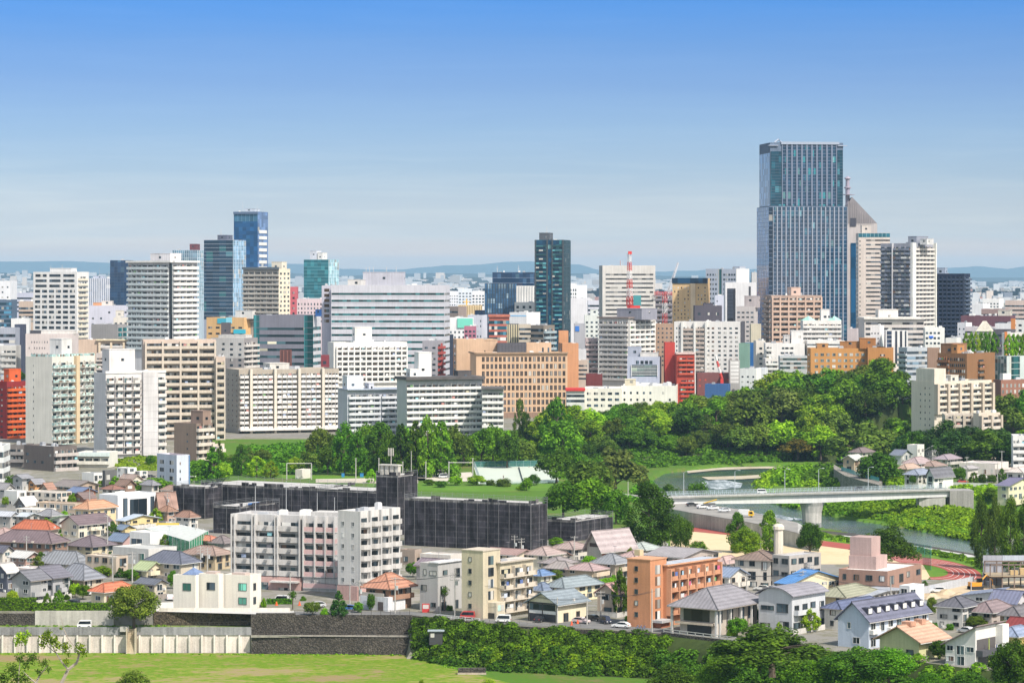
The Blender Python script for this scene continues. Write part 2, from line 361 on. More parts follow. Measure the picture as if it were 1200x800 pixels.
  mb.box(*bx,base if base is not None else s.rz-.05,z1);mb.box(bx[0]-.15,bx[1]+.15,bx[2]-.15,bx[3]+.15,z1,z1+.25);mb.build(name,wm or(wall(col)if col else s.wm),s.root);return s
 def mast(s,px,pyt,r=.15,col=(.5,.5,.52),name='antenna'):
  t=min(max((px-s.xs[0])/max(1,s.xs[2]-s.xs[0]),.03),.97);mb=MB();h=zat(pyt,s.Y)-s.zg-s.rz
  mb.tube([(0,0,0),(0,0,h)],[r,r*.5],5);mb.tube([(-r*4,0,h*.6),(r*4,0,h*.6)],r*.5,4);mb.build(name,plain(col),s.root,(-s.w*(1-t)if s.xs[1]-s.xs[0]>3 else-s.w/2,s.d*.4,s.rz));return s
 def canopy(s,f,v0,v1,n1,mat,u=(0,1),name='eave'):
  mb=MB();W=s.W(f);s.fb(mb,f,u[0]*W-.2,u[1]*W+.2,v0,v1,.005,n1);mb.build(name,mat,s.root);return s
APT=dict(name='apartment_building',cat='apartment building')
OFF=dict(name='office_building',cat='office building')
TOW=dict(name='office_tower',cat='tower')
# ------------------------------------------------------------------ the city, from the skyline to the river terrace
w=wall;A=APT
WB=wall((.70,.69,.66),.18);PAR=wall((.72,.71,.69),.18);CR=wall(CREAM);LG=wall(LGREY)
# --- skyline, far west end
b=B('white tower with dark square windows and an open stair bay beside a lavender slab',(39,90,104),318.5,1830,None,(.70,.69,.68),d=16,yb=405,**TOW)
b.win('L',6.1,3,.8,.5,u=(.02,.98),top=1.5,nf=3).win('L',6.1,6,.72,.52,u=(.02,.98),top=20,nf=9)
b.balc('R',6.1,1,top=4,pj=.8,u=(.1,.9),pc=CR).pent(55,80,314.5).mast(58,311).mast(75,310)
b=B('dark blue glass tower partly behind the white balcony tower',(129,150,156),305,2600,None,NAVY,d=30,yb=365,**TOW)
b.curtain('L',glassm((.02,.05,.11),.02,3,4.5,.1,(.1,.2,.3)),12,plain((.03,.05,.09)),.2,.1,lines=18).finish()
b=B('pale blue slab with thin vertical fins beside the dark blue tower',(102,130,130),326,3300,0,(.42,.45,.55),yb=362,d=25,**OFF)
b.curtain('L',glassm((.1,.14,.24),.1,5,4),13,w((.6,.62,.68)),1.2,.5).pent(108,120,323.5).mast(115,314).mast(126,318)
b=B('white balcony tower of wavy pale balconies with boxy white penthouse',(150,202,231),306,1700,33,(.56,.56,.58),yb=402,**A)
b.balc('L',6.3,4,w((.52,.58,.60)),top=3,u=(0,.44),pj=1.6).balc('L',6.3,3,w((.62,.66,.67)),u=(.44,.92),top=3,pj=1.5).balc('R',6.3,4,WB,top=3,pj=2.0,ph=.5)
b.curtain('L',GD,u=(.93,1)).pent(169,192,297,(.74,.71,.72)).canopy('L',b.T-.8,b.T+.3,2,WB).canopy('R',b.T-.8,b.T+.3,2,WB)
gl=glassm((.10,.19,.26),.06,4,4,.1,(.3,.45,.5))
b=B('pale glass tower with a maroon box on its roof',(202,231,240),293,2800,None,(.4,.48,.55),d=30,yb=360,**TOW)
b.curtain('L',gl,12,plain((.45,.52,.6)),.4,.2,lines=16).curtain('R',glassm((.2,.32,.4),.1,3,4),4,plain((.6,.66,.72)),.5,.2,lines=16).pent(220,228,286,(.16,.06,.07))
b=B('dark glass office tower with pale horizontal stripes and a roof mast',(239,273,288),281,2500,None,(.30,.33,.40),d=30,yb=370,**TOW)
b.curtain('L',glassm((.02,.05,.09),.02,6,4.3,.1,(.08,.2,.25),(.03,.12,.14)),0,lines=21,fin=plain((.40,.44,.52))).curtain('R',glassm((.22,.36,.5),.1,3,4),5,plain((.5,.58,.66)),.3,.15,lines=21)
b.pent(251,262,275.5,(.12,.13,.18)).mast(259,267,.3)
b=B('tall blue glass tower, tallest on this side, with white striped flank',(274,302,314),248,3000,None,(.05,.11,.24),d=32,yb=322,**TOW)
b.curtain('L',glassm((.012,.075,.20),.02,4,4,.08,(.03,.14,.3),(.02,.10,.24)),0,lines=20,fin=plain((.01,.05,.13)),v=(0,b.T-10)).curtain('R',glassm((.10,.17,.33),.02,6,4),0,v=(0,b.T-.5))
b.canopy('L',b.T-2.5,b.T-.2,1.2,plain((.08,.12,.2)))
b.curtain('L',glassm((.04,.12,.2),.05,4,6),6,plain((.1,.2,.32)),.4,.2,v=(b.T-10,b.T-2.6))
for i in range(11):
 mb=MB();z=b.T-22-i*6.2;b.fb(mb,'R',b.d*.12,b.d*.86,z,z+3.2,.02,.5);mb.build('white_spandrel',WB,b.root)
b.pent(284,296,244.5,(.45,.5,.58)).mast(282,236).mast(306,239)
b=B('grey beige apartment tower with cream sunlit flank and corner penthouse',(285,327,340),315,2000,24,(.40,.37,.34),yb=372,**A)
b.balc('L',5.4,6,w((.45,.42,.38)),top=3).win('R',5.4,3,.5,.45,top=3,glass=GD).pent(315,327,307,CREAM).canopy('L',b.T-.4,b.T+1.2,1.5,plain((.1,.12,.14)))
mb=MB();b.fb(mb,'R',-.05,b.d+.05,0,b.T+.1,-.3,.004);mb.build('sun_toned_flank',w((.74,.66,.52)),b.root)  # lighter cream facing puts the sun on this flank into its colour
b=B('small teal glass tower with white rooftop boxes',(356,385,397),304,3000,None,(.25,.42,.46),d=24,yb=345,**TOW)
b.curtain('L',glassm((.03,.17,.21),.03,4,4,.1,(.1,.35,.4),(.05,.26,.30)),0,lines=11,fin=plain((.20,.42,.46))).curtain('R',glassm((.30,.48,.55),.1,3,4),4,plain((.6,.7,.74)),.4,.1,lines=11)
b.pent(360,368,294,(.6,.62,.68)).pent(369,375,296,WHITE)
b=B('narrow rose red building behind the grey beige apartment tower',(340,348,349),336,2450,0,(.50,.12,.14),d=16,yb=368,units=0);b.win('L',6,1,.3,.4)
b=B('low pink department block below the small teal tower',(348,378,384),350,2350,None,(.62,.50,.52),d=22,yb=372);b.win('L',5,8,.4,.5)
# --- wide striped office
b=B('wide office block of pale stripes and dark ribbon windows with windowless upper box',(388,521,527),334,1720,None,(.56,.56,.61),d=24,yb=440,units=5,**OFF)
b.band('L',8.05,.30,top=6.5,nf=13,glass=glassm((.015,.07,.075),.03,2.4,60,.1,(.2,.3,.3)),v0=.36,u=(.004,.996))
b.band('R',8.05,.30,top=6.5,nf=13,v0=.36)
mb=MB()
for i in range(5):b.fb(mb,'L',0,b.w,b.T-8.05*b.px*(i+1)-3.4+.8,b.T-8.05*b.px*(i+1)-3.2+.8,0,.12)
mb.build('string_course',w((.4,.4,.44)),b.root)
b.pent(423,470,319,(.46,.46,.52),(.3,.75)).pent(406,426,328,(.6,.58,.56),(.2,.6));[b.mast(q,312.5,.25)for q in(428,432,437,453,465)]
b=B('lavender stair tower with brown windows joined to the wide striped office',(377,389,389),334.5,1735,0,(.48,.47,.54),d=14,yb=376,**OFF);b.win('L',6,1,.5,.6,top=3,glass=glassm((.12,.08,.05),.2))
b=B('white slatted low block with small blue sign at the far edge',(-6,12,20),329,2300,None,(.66,.67,.70),d=25,yb=352,units=1);b.win('L',6,3,.3,.3,skip=.4)
b=B('dark glass office with blue bands below the white slatted block',(-14,14,20),351,2000,None,(.10,.14,.2),d=20,yb=385,**OFF);b.band('L',5,.6,top=3,glass=glassm((.03,.10,.16),.1))
b=B('pale grey flat office beside the dark glass office',(12,40,46),343,2350,None,(.46,.48,.58),d=25,yb=362);b.band('L',5,.4)
b=B('tan low office with brown roof edge between pale offices',(22,39,42),353,2150,None,(.45,.36,.30),d=18,yb=372);b.band('L',5,.5,top=6)
b=B('lavender warehouse-like slab with long blank face',(104,152,156),358,2200,None,(.50,.50,.58),d=25,yb=384,units=4);b.win('L',7,5,.25,.3,skip=.4).pent(108,118,355,(.6,.3,.16)).pent(118,130,353,(.66,.6,.56))
b=B('cream stepped block with rooftop tanks in front of the lavender slab',(133,150,152),372,1950,None,(.62,.58,.52),d=12,yb=395,units=4);b.win('L',6,3,.5,.4).pent(135,144,364)
b=B('dark grey narrow office with blue window bays',(107,138,149),380,1880,None,(.30,.29,.29),d=14,yb=398);b.win('R',6,2,.8,.7,glass=GTEAL)
b=B('navy sliver building between the pale offices',(17,27,28),380,1800,0,(.07,.08,.12),d=12,yb=437,units=0)
b=B('grey office with blue glass band and terrace roof',(-12,18,19),384,1760,0,(.34,.36,.42),d=16,yb=410);b.band('L',7,.5,top=6)
b=B('concrete grey apartment block with small balconies',(-10,19,20),405,1650,0,(.50,.49,.47),d=16,yb=440,**A);b.balc('L',7,3,pj=1,u=(.4,1))
b=B('white parking block with flat roof near the concrete grey apartments',(13,34,36),373,2000,None,(.66,.66,.66),d=14,yb=392,units=4)
b=B('tall orange red apartment block with projecting balconies',(-16,8,31),447,1450,42,(.25,.03,.03),yb=525,roof=roofm((.6,.2,.1)),**A)
b.balc('R',6.2,4,w((.62,.12,.035)),top=5,pj=1.5,ph=.5).win('L',6.2,2,.2,.3,top=6).pent(0,6,433,(.62,.12,.04),(.2,.8))
b=B('cream apartment tower with glass terrace rail and stacked balconies',(30,61,111),418,1400,34,(.66,.64,.58),yb=535,units=4,**A)
b.win('L',8.4,1,.07,.3,u=(.15,.45),top=6).balc('R',8.4,3,w((.76,.73,.66)),u=(0,.50),top=5,rail=glassm((.35,.48,.46),.3,1,1)).balc('R',8.4,3,w((.76,.73,.66)),u=(.60,1),top=5,rail=glassm((.42,.52,.48),.5,1,1))
mb=MB();b.fb(mb,'R',b.d*.51,b.d*.59,0,b.T+.2,0,1.7);mb.build('ochre_shaft',w((.64,.50,.33)),b.root)
mb=MB();b.fb(mb,'L',b.w*.2,b.w,b.T,b.T+1.2,-.1,-.02);b.fb(mb,'R',0,b.d,b.T,b.T+1.2,-.1,-.02);mb.build('glass_railing',glassm((.35,.5,.48),.3,1,1),b.root)
b.pent(80,92,398,WHITE)
b=B('white apartment block of square balconies with big white stair penthouse',(110,124,194),437,1340,58,(.66,.63,.62),yb=556,units=3,**A)
b.balc('R',8.3,4,w((.68,.64,.61)),u=(0,.58),top=4,pg=.45,fins=True,gap=.2).balc('R',8.3,1,w((.68,.64,.61)),u=(.86,1),top=4,gap=.15)
mb=MB();b.fb(mb,'R',b.d*.60,b.d*.85,0,b.T+.3,0,1.6)
for i in range(15):b.fb(mb,'R',b.d*.60+.01,b.d*.85-.01,b.T-2-i*3.2,b.T-1.85-i*3.2,1.5,1.63,1)
mb.build('blank_panel',[w((.60,.58,.58)),w((.46,.44,.45))],b.root);b.pent(131,161,410,(.68,.65,.64),(.2,.8)).canopy('R',b.T-.3,b.T+.9,.3,WB,name='parapet')
b=B('pinkish tan apartment slab with deep gridded balconies and sloping shoulder',(166,168,253),398,1440,None,PINKT,w=14,yb=520,**A)
b.balc('R',8.65,4,w((.58,.50,.42)),u=(.02,1),top=2,pj=1.8,pier=w((.60,.52,.44)),pw=.9,gap=.12,ph=.38)
b=B('narrow sloped end bay of the pinkish tan apartment slab',(252.5,253,264),418,1443,None,PINKT,w=12,yb=520,**A);b.balc('R',8.65,1,w((.58,.50,.42)),top=4,pj=1.5,pier=w((.60,.52,.44)),pw=.6,gap=.2)
b=B('dusky purple brown block with slanted slate top',(170,198,199),419,1560,0,(.33,.26,.25),d=14,yb=450,**A);b.win('L',8,2,.35,.4,top=3)
x=b.w;T=b.T
mb=MB();mb.poly([(-x,0,T),(0,0,T),(0,4,T+8),(-x*.82,4,T+8)]);mb.poly([(-x,0,T),(-x*.82,4,T+8),(-x,12,T)]);mb.poly([(0,0,T),(0,12,T),(0,4,T+8)]);mb.poly([(-x*.82,4,T+8),(0,4,T+8),(0,12,T),(-x,12,T)])
for j in(.3,.7):mb.box(-x*j-2,-x*j+2,.2,3,T+1.5,T+5.5,1)
mb.build('slanted_roof',[roofm((.17,.17,.22)),GD],b.root)
b=B('pale pink flat block with two rows of small windows behind the cream tower',(30,84,92),391,1640,None,(.60,.53,.51),d=18,yb=425);b.win('L',7,8,.25,.35,u=(.05,.5),top=6,skip=.2).pent(33,46,388,DGREY).pent(46,84,388,(.7,.66,.62))
b=B('tan apartment hall with rows of wide grey balconies and cream frame',(90,168,169),398,1720,0,(.55,.42,.33),d=16,yb=440,units=4,**A);b.balc('L',6.4,3,w((.6,.57,.55)),u=(.33,.9),top=3,pier=w((.66,.54,.4)),pw=1.2,gap=.1).canopy('L',b.T-.5,b.T+.4,1.6,w((.72,.62,.44)),u=(.3,1))
b=B('grey stepped roof pavilion with railings between apartment towers',(112,131,133),414,1600,None,(.48,.43,.40),d=12,yb=440,units=3);b.balc('L',5,2,pj=1)
b=B('grey brown apartment block with white sunlit side balconies',(247,286,302),396,1740,None,(.30,.28,.28),d=18,yb=436,units=4,**A)
b.win('L',6.2,4,.35,.4,top=4).balc('R',6.2,2,w((.66,.62,.58)),top=4,pj=1.6);mb=MB();b.fb(mb,'L',0,b.w,b.T-12,b.T,-.02,.03);mb.build('upper_facing',w((.52,.51,.50)),b.root);b.pent(252,284,393,(.68,.66,.63))
b=B('charcoal storage cube on the grey rooftops',(259,269,270),378,1800,0,(.12,.11,.12),d=8,yb=394,units=0);b.win('L',9,1,.2,.25)
b=B('orange and cream shop block with bright cyan billboards',(242,286,297),372,2000,None,(.66,.42,.20),d=14,yb=395,units=5);b.win('L',7,5,.5,.3,top=8).pent(273,293,364,WHITE)
for x0,x1,y0,y1,c in((255,265,373,379,(.05,.38,.50)),(265.2,272,372,379,(.25,.62,.75)),(274,288,386,391,(.04,.45,.60))):
 u0,u1=(x0-242)/44*b.w,(x1-242)/44*b.w;mb=MB();b.fb(mb,'L',u0,u1,zat(y1,2000)-9,zat(y0,2000)-9,.05,.4);mb.build('billboard',plain(c,.4),b.root)
b=B('dark grey office with lit ribbon windows and teal glass corners',(297,367,376),369,1900,None,(.19,.19,.23),d=22,yb=436,units=2,**OFF)
b.band('L',8.2,.35,u=(.10,.85),top=12,glass=glassm((.03,.06,.07),.12,6,60,.1,(.75,.72,.55))).curtain('L',GTEAL,u=(0,.10),lines=10).curtain('L',GTEAL,u=(.85,1),lines=10).band('R',8.2,.45,top=12,glass=GTEAL)
b.pent(369,375,363,(.03,.10,.3),(.05,.3));mb=MB();b.fb(mb,'R',0,b.d,0,b.T+.3,-.3,.004);mb.build('pale_flank',w((.6,.6,.64)),b.root)
b=B('maroon chimney-like vent tower above the white balcony slab',(328,341,341),410,1600,0,(.16,.06,.05),d=6,yb=432,units=0,zg=12)
b.curtain('L',plain((.10,.04,.035)),3,plain((.22,.09,.07)),.5,.4)
b=B('low maroon roof hut with small arched window',(376,385,386),416,1620,0,(.22,.05,.06),d=7,yb=432,units=0);b.win('L',9,1,.4,.4)
b=B('beige narrow block beside the wide striped office',(378,389,389),374,1780,0,(.55,.44,.36),d=12,yb=412,units=1);b.win('L',6,2,.5,.4,skip=.3)
b=B('white arcaded apartment slab of small arched bays',(384,391,477),401,1660,None,(.74,.72,.68),w=14,yb=445,units=5,**A)
b.balc('R',6.1,12,WB,top=5,pj=1.4,pier=WB,pw=.7,gap=.25,ph=.36,u=(.03,1),fins=False,glass=glassm((.05,.045,.04),.25)).pent(418,438,384,(.78,.76,.72),(.3,.7))
b=B('long white balcony slab with beige piers above a glazed ground floor',(265,280,397),433,1500,None,(.42,.37,.31),w=26,yb=512,units=8,stain=.2,**A)
b.win('L',5.95,3,.2,.35,top=4,nf=11)
d_=b.d;pr=w((.66,.60,.51))
for a0,a1,n in((.0,.10,1),(.125,.34,2),(.368,.58,2),(.608,.82,2),(.848,1,2)):b.balc('R',5.95,n*2,w((.78,.75,.72)),u=(a0+.006,a1-.006),top=4,nf=11,pj=1.5,pg=.2,ph=.46,gap=.3)
for a in(.10,.34,.58,.82):mb=MB();b.fb(mb,'R',d_*a+.05,d_*(a+.026),2,b.T+.2,0,2.3);mb.build('pier',pr,b.root)
mb=MB();b.fb(mb,'R',-.2,d_,b.T-71.5*b.px,b.T-69*b.px,0,4,0);b.fb(mb,'R',-1,d_+20,b.T-86.5*b.px,b.T-79.5*b.px,0,9,0);mb.build('podium',w((.74,.71,.67)),b.root)
mb=MB();b.fb(mb,'R',.3,d_*.25,b.T-79*b.px,b.T-73*b.px,.1,1.2);b.fb(mb,'R',d_*.3,d_*.95,b.T-79*b.px,b.T-74*b.px,.1,1.2);mb.build('shop_window',glassm((.04,.07,.07),.3,3,60,.1,(.5,.42,.3)),b.root)
b.pent(321,344,427,(.6,.57,.52),(.3,.8))
b=B('brown stepped apartment house with slanted white balconies',(204,230,249),496,1300,38,(.24,.18,.145),yb=560,units=2,**A)
b.win('L',8.5,1,.12,.25,u=(.4,.8),top=8).balc('R',8.5,3,w((.66,.58,.50)),top=1,pj=1.5).pent(218,232,482,(.30,.21,.17),(.3,.8))
b=B('stepped wing with slanted end piers of the brown apartment house',(248,249.5,263),520,1302,50,(.62,.54,.46),yb=560,units=0,**A);b.balc('R',8.5,2,w((.70,.62,.53)),top=1,pj=1.2)
b=B('dark brown apartment row with grey balconies near the river houses',(28,63,90),523,1240,44,(.155,.13,.12),yb=568,units=6,**A);b.win('L',8.6,4,.3,.35,top=6,skip=.3).balc('R',8.6,4,w((.50,.45,.42)),top=3,pj=1.4,fins=True)
b=B('dark wing with dim balconies attached to the dark brown apartment row',(11,28,29),521,1265,10,(.18,.16,.15),d=12,yb=562,units=2,**A);b.balc('L',8.6,2,w((.28,.26,.25)),top=3,pj=1.2)
b=B('white low block with turquoise terrace railing and round balconies',(90,128,138),530,1265,None,(.70,.68,.62),d=14,yb=556,units=1,**A);b.balc('L',8.5,4,w((.76,.74,.66)),top=5,pj=1.6).canopy('L',b.T-1.6,b.T,1.7,w((.66,.76,.74)),name='terrace_rail')
b=B('glassy white striped block cut by the frame edge',(-24,4,12),522,1150,None,(.70,.71,.70),d=18,yb=580,units=3,**OFF);b.band('L',12.5,.5,top=5,glass=glassm((.05,.06,.07),.2,2)).band('R',12.5,.5,top=5)
b=B('small pale blue apartment house with salmon roof terrace',(184,207,222),533,1160,52,(.56,.60,.67),yb=578,roof=roofm((.62,.30,.25)),units=0,**A);b.win('L',9.2,2,.4,.5,top=5,glass=GD).win('R',9.2,1,.18,.35,u=(.05,.5),top=5,glass=GD)
mb=MB();b.fb(mb,'R',b.d*.93,b.d+.02,0,b.T-.3,0,.35);mb.build('blue_drainpipe_panel',plain((.10,.2,.38)),b.root)
# --- centre
b=B('bluish grey twin apartment slab with white stair tower in front of orange windows',(396,407,471),457,1450,None,(.50,.51,.56),w=14,yb=518,units=2,stain=.15,**A)
b.balc('R',6.35,5,w((.66,.67,.71)),u=(.02,.60),top=4,pj=1.8,ph=.44).balc('R',6.35,3,w((.66,.67,.71)),u=(.62,1),top=4,pj=1.6,ph=.44).pent(409,428,441,(.68,.69,.73),(.2,.7)).pent(435,441,450)
mb=MB();mb.box(-b.w-1,1.8,-.5,b.d+1,b.T,b.T+.5);mb.build('roof_edge',roofm((.36,.40,.48)),b.root)
b=B('long white apartment slab of wavy balconies under a dark flat roof',(465,476,565),445,1425,None,(.52,.51,.52),w=14,yb=516,units=2,stain=.15,**A)
b.balc('R',7.0,12,w((.78,.77,.74)),top=4.5,pj=2.2,ph=.42,gap=.2).pent(494,509,413.5,(.80,.79,.77),(.3,.75)).pent(484,494,433,(.76,.75,.73),(.3,.7)).pent(540,556,436,(.1,.09,.09),(.3,.7))
mb=MB();mb.box(-b.w-1,3,-1,b.d+.5,b.T,b.T+1.4);mb.build('roof_edge',roofm((.11,.10,.10)),b.root)
b=B('lower stepped end of the long white apartment slab',(564.5,565,590),456,1423,None,(.60,.59,.57),w=12,yb=516,units=0,**A);b.balc('R',7.0,4,w((.78,.77,.74)),top=2.5,pj=2.2,ph=.42,gap=.2)
mb=MB();mb.box(-b.w-1,3,-.2,b.d+.5,b.T,b.T+1.0);mb.build('roof_edge',roofm((.13,.12,.12)),b.root)
b=B('peach coloured public office with rows of square windows',(551,558,665),413.5,1640,None,OTAN,w=24,yb=490,units=4,stain=.12,**OFF)
b.win('R',8.4,20,.62,.66,u=(.055,.985),top=3.5,glass=glassm((.045,.045,.05),.12,1,60),nf=8,frame=w((.50,.32,.20)),v0=.2)
mb=MB();b.fb(mb,'R',-.3,b.d+.3,b.T-.6,b.T+.3,0,1.0);b.fb(mb,'L',-.3,b.w+.3,b.T-.6,b.T+.3,0,1.0);mb.build('cornice',w((.35,.24,.16)),b.root)
mb=MB();b.fb(mb,'R',0,b.d,0,6,-.02,.04);mb.build('ground_floor',w((.30,.20,.15)),b.root)
b=B('taller windowed end wing of the peach public office',(531,535,583),397.5,1672,None,(.56,.385,.26),w=22,yb=440,units=3,**OFF);b.win('L',9.5,1,.4,.45,top=4).win('R',11,1,.2,.35,u=(.62,.76),top=9,nf=1)
b.pent(568,582,399,(.5,.34,.22),(.0,.3))
b=B('dark louvred plant screen on the peach public office roof',(582,583,617),402,1665,None,(.10,.09,.10),w=12,yb=415,units=0);b.curtain('R',plain((.07,.065,.075)),20,plain((.13,.12,.13)),.3,.3,v=(b.T-6,b.T-.2))
b=B('peach rooftop stair hall next to the dark louvres',(616.5,617,646),401.5,1668,None,OTAN,w=12,yb=415,units=2);b.win('R',12,2,.3,.5,u=(.55,1),top=3,nf=1)
b=B('brick orange windowless wing with outside stair',(655,659,678),402,1690,None,(.55,.28,.15),w=12,yb=440,units=1);b.win('L',8,1,.3,.4)
b=B('brick orange narrow block with diagonal stair behind the peach office',(654,655,666),387.5,1760,None,(.55,.27,.14),w=10,yb=404,units=0)
b=B('small grey apartment block with red edged side stairs',(495,513,520),399,1690,None,(.33,.32,.35),d=14,yb=440,units=3,**A);b.win('L',6.5,2,.4,.35,top=5).balc('R',6.5,2,w((.45,.1,.09)),top=3,pj=1.2)
b=B('dark glass sliver building beside the peach office',(525,531,532),392,1760,0,(.05,.06,.09),d=10,yb=440,units=0)
b=B('brown box building with flat roof and flagpole',(526,537,547),359,2150,30,(.27,.22,.2),yb=378,units=1);b.band('L',8,.25,top=2)
b=B('gold ribbed low hall with yellow mast',(537,565,566),357.5,2250,0,(.55,.42,.24),d=14,yb=366,units=1);b.curtain('L',plain((.3,.2,.1)),14,plain((.7,.55,.32)),.8,.5).mast(547,350,.7,(.8,.45,.05))
b=B('white office carrying a large jade green billboard',(526,555,556),372,1980,0,(.70,.70,.71),d=12,yb=400,units=3)
mb=MB();u=b.w/29;b.fb(mb,'L',10*u,28*u,b.T-12*b.px,b.T-1*b.px,.05,.8);mb.build('billboard',plain((.16,.55,.43),.4),b.root);b.win('L',6,6,.4,.4,top=14)
b=B('bluish white office with dark blue roof box',(548,565,571),369,2050,None,(.58,.60,.68),d=14,yb=398,units=2);b.win('L',6,5,.3,.4,top=4,skip=.2).pent(555,564,364,NAVY)
b=B('magenta trimmed sign building in the shopping quarter',(544,558,559),382,1900,0,(.40,.16,.22),d=10,yb=398,units=2);b.win('L',5,3,.6,.5)
b=B('white paired apartment blocks far off below the hills',(526,537,537),341,3400,0,(.66,.67,.72),d=15,yb=354,**A);b.win('L',3.5,4,.5,.4)
b=B('white slim housing tower far off below the hills',(537,553,553),338,3400,0,(.62,.66,.72),d=15,yb=358,**A);b.win('L',3.5,4,.6,.4).pent(537,544,337,WHITE)
b=B('white broad housing block far off with gridded windows',(553,568,568),341,3500,0,(.70,.70,.72),d=15,yb=356,**A);b.win('L',3.6,4,.6,.5)
gb=glassm((.02,.05,.11),.03,3,4,.08,(.10,.2,.3),(.05,.11,.2))
b=B('dark blue glass office tower with stepped crown',(577,626,628),319,2420,None,(.05,.07,.12),d=28,yb=345,units=5,**TOW);b.curtain('L',gb,0,lines=5,fin=plain((.22,.27,.36))).mast(582,312,.25).mast(608,311,.25)
b=B('lower glazed front of the dark blue glass office tower',(568,606,627),332,2380,10,(.04,.05,.09),d=26,yb=375,units=0,**TOW);b.curtain('L',glassm((.05,.12,.22),.12,3,4,.08,(.3,.42,.52)),12,plain((.03,.05,.08)),.6,.3,lines=11)
b=B('white ribbed tower slab in front of the dark blue office',(605,627,627),335,2360,0,(.72,.71,.69),d=10,yb=352,units=0);b.curtain('L',w((.76,.75,.73)),7,w((.5,.5,.5)),.8,.6)
b=B('white blocky office with tall window slots',(603,625,632),354,2250,None,(.70,.69,.67),d=14,yb=376,units=3);b.win('L',6,3,.4,.5,top=3)
b=B('white shop block with a pale blue stripe',(597,617,633),366,2080,25,(.74,.74,.75),yb=382,units=3)
mb=MB();b.fb(mb,'L',.4,b.w-.3,b.T-4.5*b.px,b.T-3.4*b.px,0,.1);mb.build('stripe',plain((.2,.5,.8)),b.root)
b=B('red roofed restaurant building with glazed floors',(573,597,598),371,2020,0,(.42,.13,.09),d=14,yb=395,units=1);b.band('L',6.5,.6,top=4,glass=glassm((.03,.10,.14),.2,2));mb=MB();b.fb(mb,'L',-.5,b.w+.5,b.T-.2,b.T+1.5,-8,1);mb.build('roof_band',roofm((.45,.15,.1)),b.root)
b=B('yellow striped parking tower with black ribs',(594,608,608),379.5,1900,0,(.11,.10,.10),d=10,yb=402,units=0);b.curtain('L',plain((.09,.085,.09)),5,plain((.52,.46,.3)),.9,.3)
b=B('concrete car park with zigzag ramp',(608,622,623),380,1880,0,(.52,.46,.38),d=14,yb=404,units=1);b.band('L',5.5,.45,top=3)
b=B('dark windowed apartment block with glass balconies at its flank',(622,637,650),381,1860,32,(.22,.19,.16),yb=412,units=3,**A);b.band('L',6.5,.5,top=3).balc('R',6.5,2,w((.35,.42,.45)),top=3,pj=1.6)
gt=glassm((.010,.06,.125),.05,2.6,3.3,.08,(.16,.34,.36),(.03,.16,.19))
b=B('dark teal glass residential tower standing alone',(626.5,660,668),281,2200,None,(.03,.08,.11),d=26,yb=400,units=2,**TOW)
b.curtain('L',gt,0,lines=24,fin=plain((.015,.045,.06))).curtain('R',glassm((.02,.06,.08),.05,1.5,3.3),5,plain((.06,.10,.13)),.6,.5,lines=24).pent(631,643,273,(.11,.12,.14),(.1,.6)).mast(640,265,.3)
for a in(.01,.42,.60,.97):mb=MB();b.fb(mb,'L',b.w*a,b.w*a+1.1,0,b.T,.05,.8);mb.build('pilaster',plain((.05,.06,.07)),b.root)
for i in range(23):
 mb=MB();z=b.T-2-(i+1)*5.05*b.px*1.0;b.fb(mb,'L',b.w*.05,b.w*.41,z,z+1.1,.05,.9);b.fb(mb,'L',b.w*.63,b.w*.96,z,z+1.1,.05,.9);me=mb.build('balcony',glassm((.05,.16,.18),.1,3,60),b.root)
b=B('pale blank office cube behind the teal tower',(668,692,693),349,2450,0,(.66,.66,.69),d=20,yb=392,units=2)
b=B('white twin slab with pale blue windows far behind the teal tower',(668,688,689),334,2900,0,(.74,.75,.77),d=16,yb=350,units=2,**A);b.win('L',4.5,3,.5,.6,u=(0,.4)).pent(668,676,332)
b=B('lavender office with blue signs near the striped ministry',(689,702,702),352,2350,0,(.56,.57,.64),d=14,yb=372,units=2);b.band('L',5,.45)
b=B('wide pale ministry block of dark horizontal window bands',(702,706,768),311,2200,None,(.60,.58,.55),w=30,yb=378,units=2,**OFF)
b.band('R',5.15,.36,u=(.06,.96),top=8,glass=glassm((.05,.055,.06),.12,3));[b.mast(q,y,.22,c)for q,y,c in((706,303,(.5,)*3),(711,305,(.7,.1,.08)),(714.5,304.5,(.3,.35,.4)),(722,305,(.6,)*3),(755,303,(.5,)*3))]
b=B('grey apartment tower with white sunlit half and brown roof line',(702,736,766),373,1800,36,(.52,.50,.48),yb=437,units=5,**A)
b.balc('L',5.8,6,w((.56,.54,.52)),top=3,pj=1.6,ph=.46).balc('R',5.8,5,w((.78,.75,.70)),top=3,pj=1.4,ph=.46,pier=w((.78,.75,.70)),pw=.6);mb=MB();mb.box(-b.w-1,1,-1,b.d+1,b.T,b.T+.8);mb.build('roof_edge',roofm((.25,.2,.18)),b.root)  # sun and shade put into the balcony colours: greyer left, whiter right
b.pent(717,746,362,(.28,.28,.33),(.2,.8))
b=B('tan brown narrow apartment block between paler towers',(764,789,789),379,1840,0,(.38,.26,.19),d=14,yb=425,**A);b.win('L',5.2,5,.4,.35,top=3,nf=4).win('L',5.2,5,.4,.35,top=25,nf=5)
b=B('wide white apartment slab with tan bays and dark flank',(790,868,873),377,1740,None,(.66,.64,.62),d=16,yb=442,units=7,stain=.14,**A)
for u0,u1,p in((.02,.10,0),(.13,.29,1),(.31,.46,1),(.48,.62,0),(.64,.98,0)):
 if p:b.balc('L',5.25,2,w((.50,.42,.37)),u=(u0,u1),top=5,pj=1.2,ph=.46)
 else:b.win('L',5.25,4 if u1-u0>.2 else 2,.5,.4,u=(u0,u1),top=5,glass=GD)
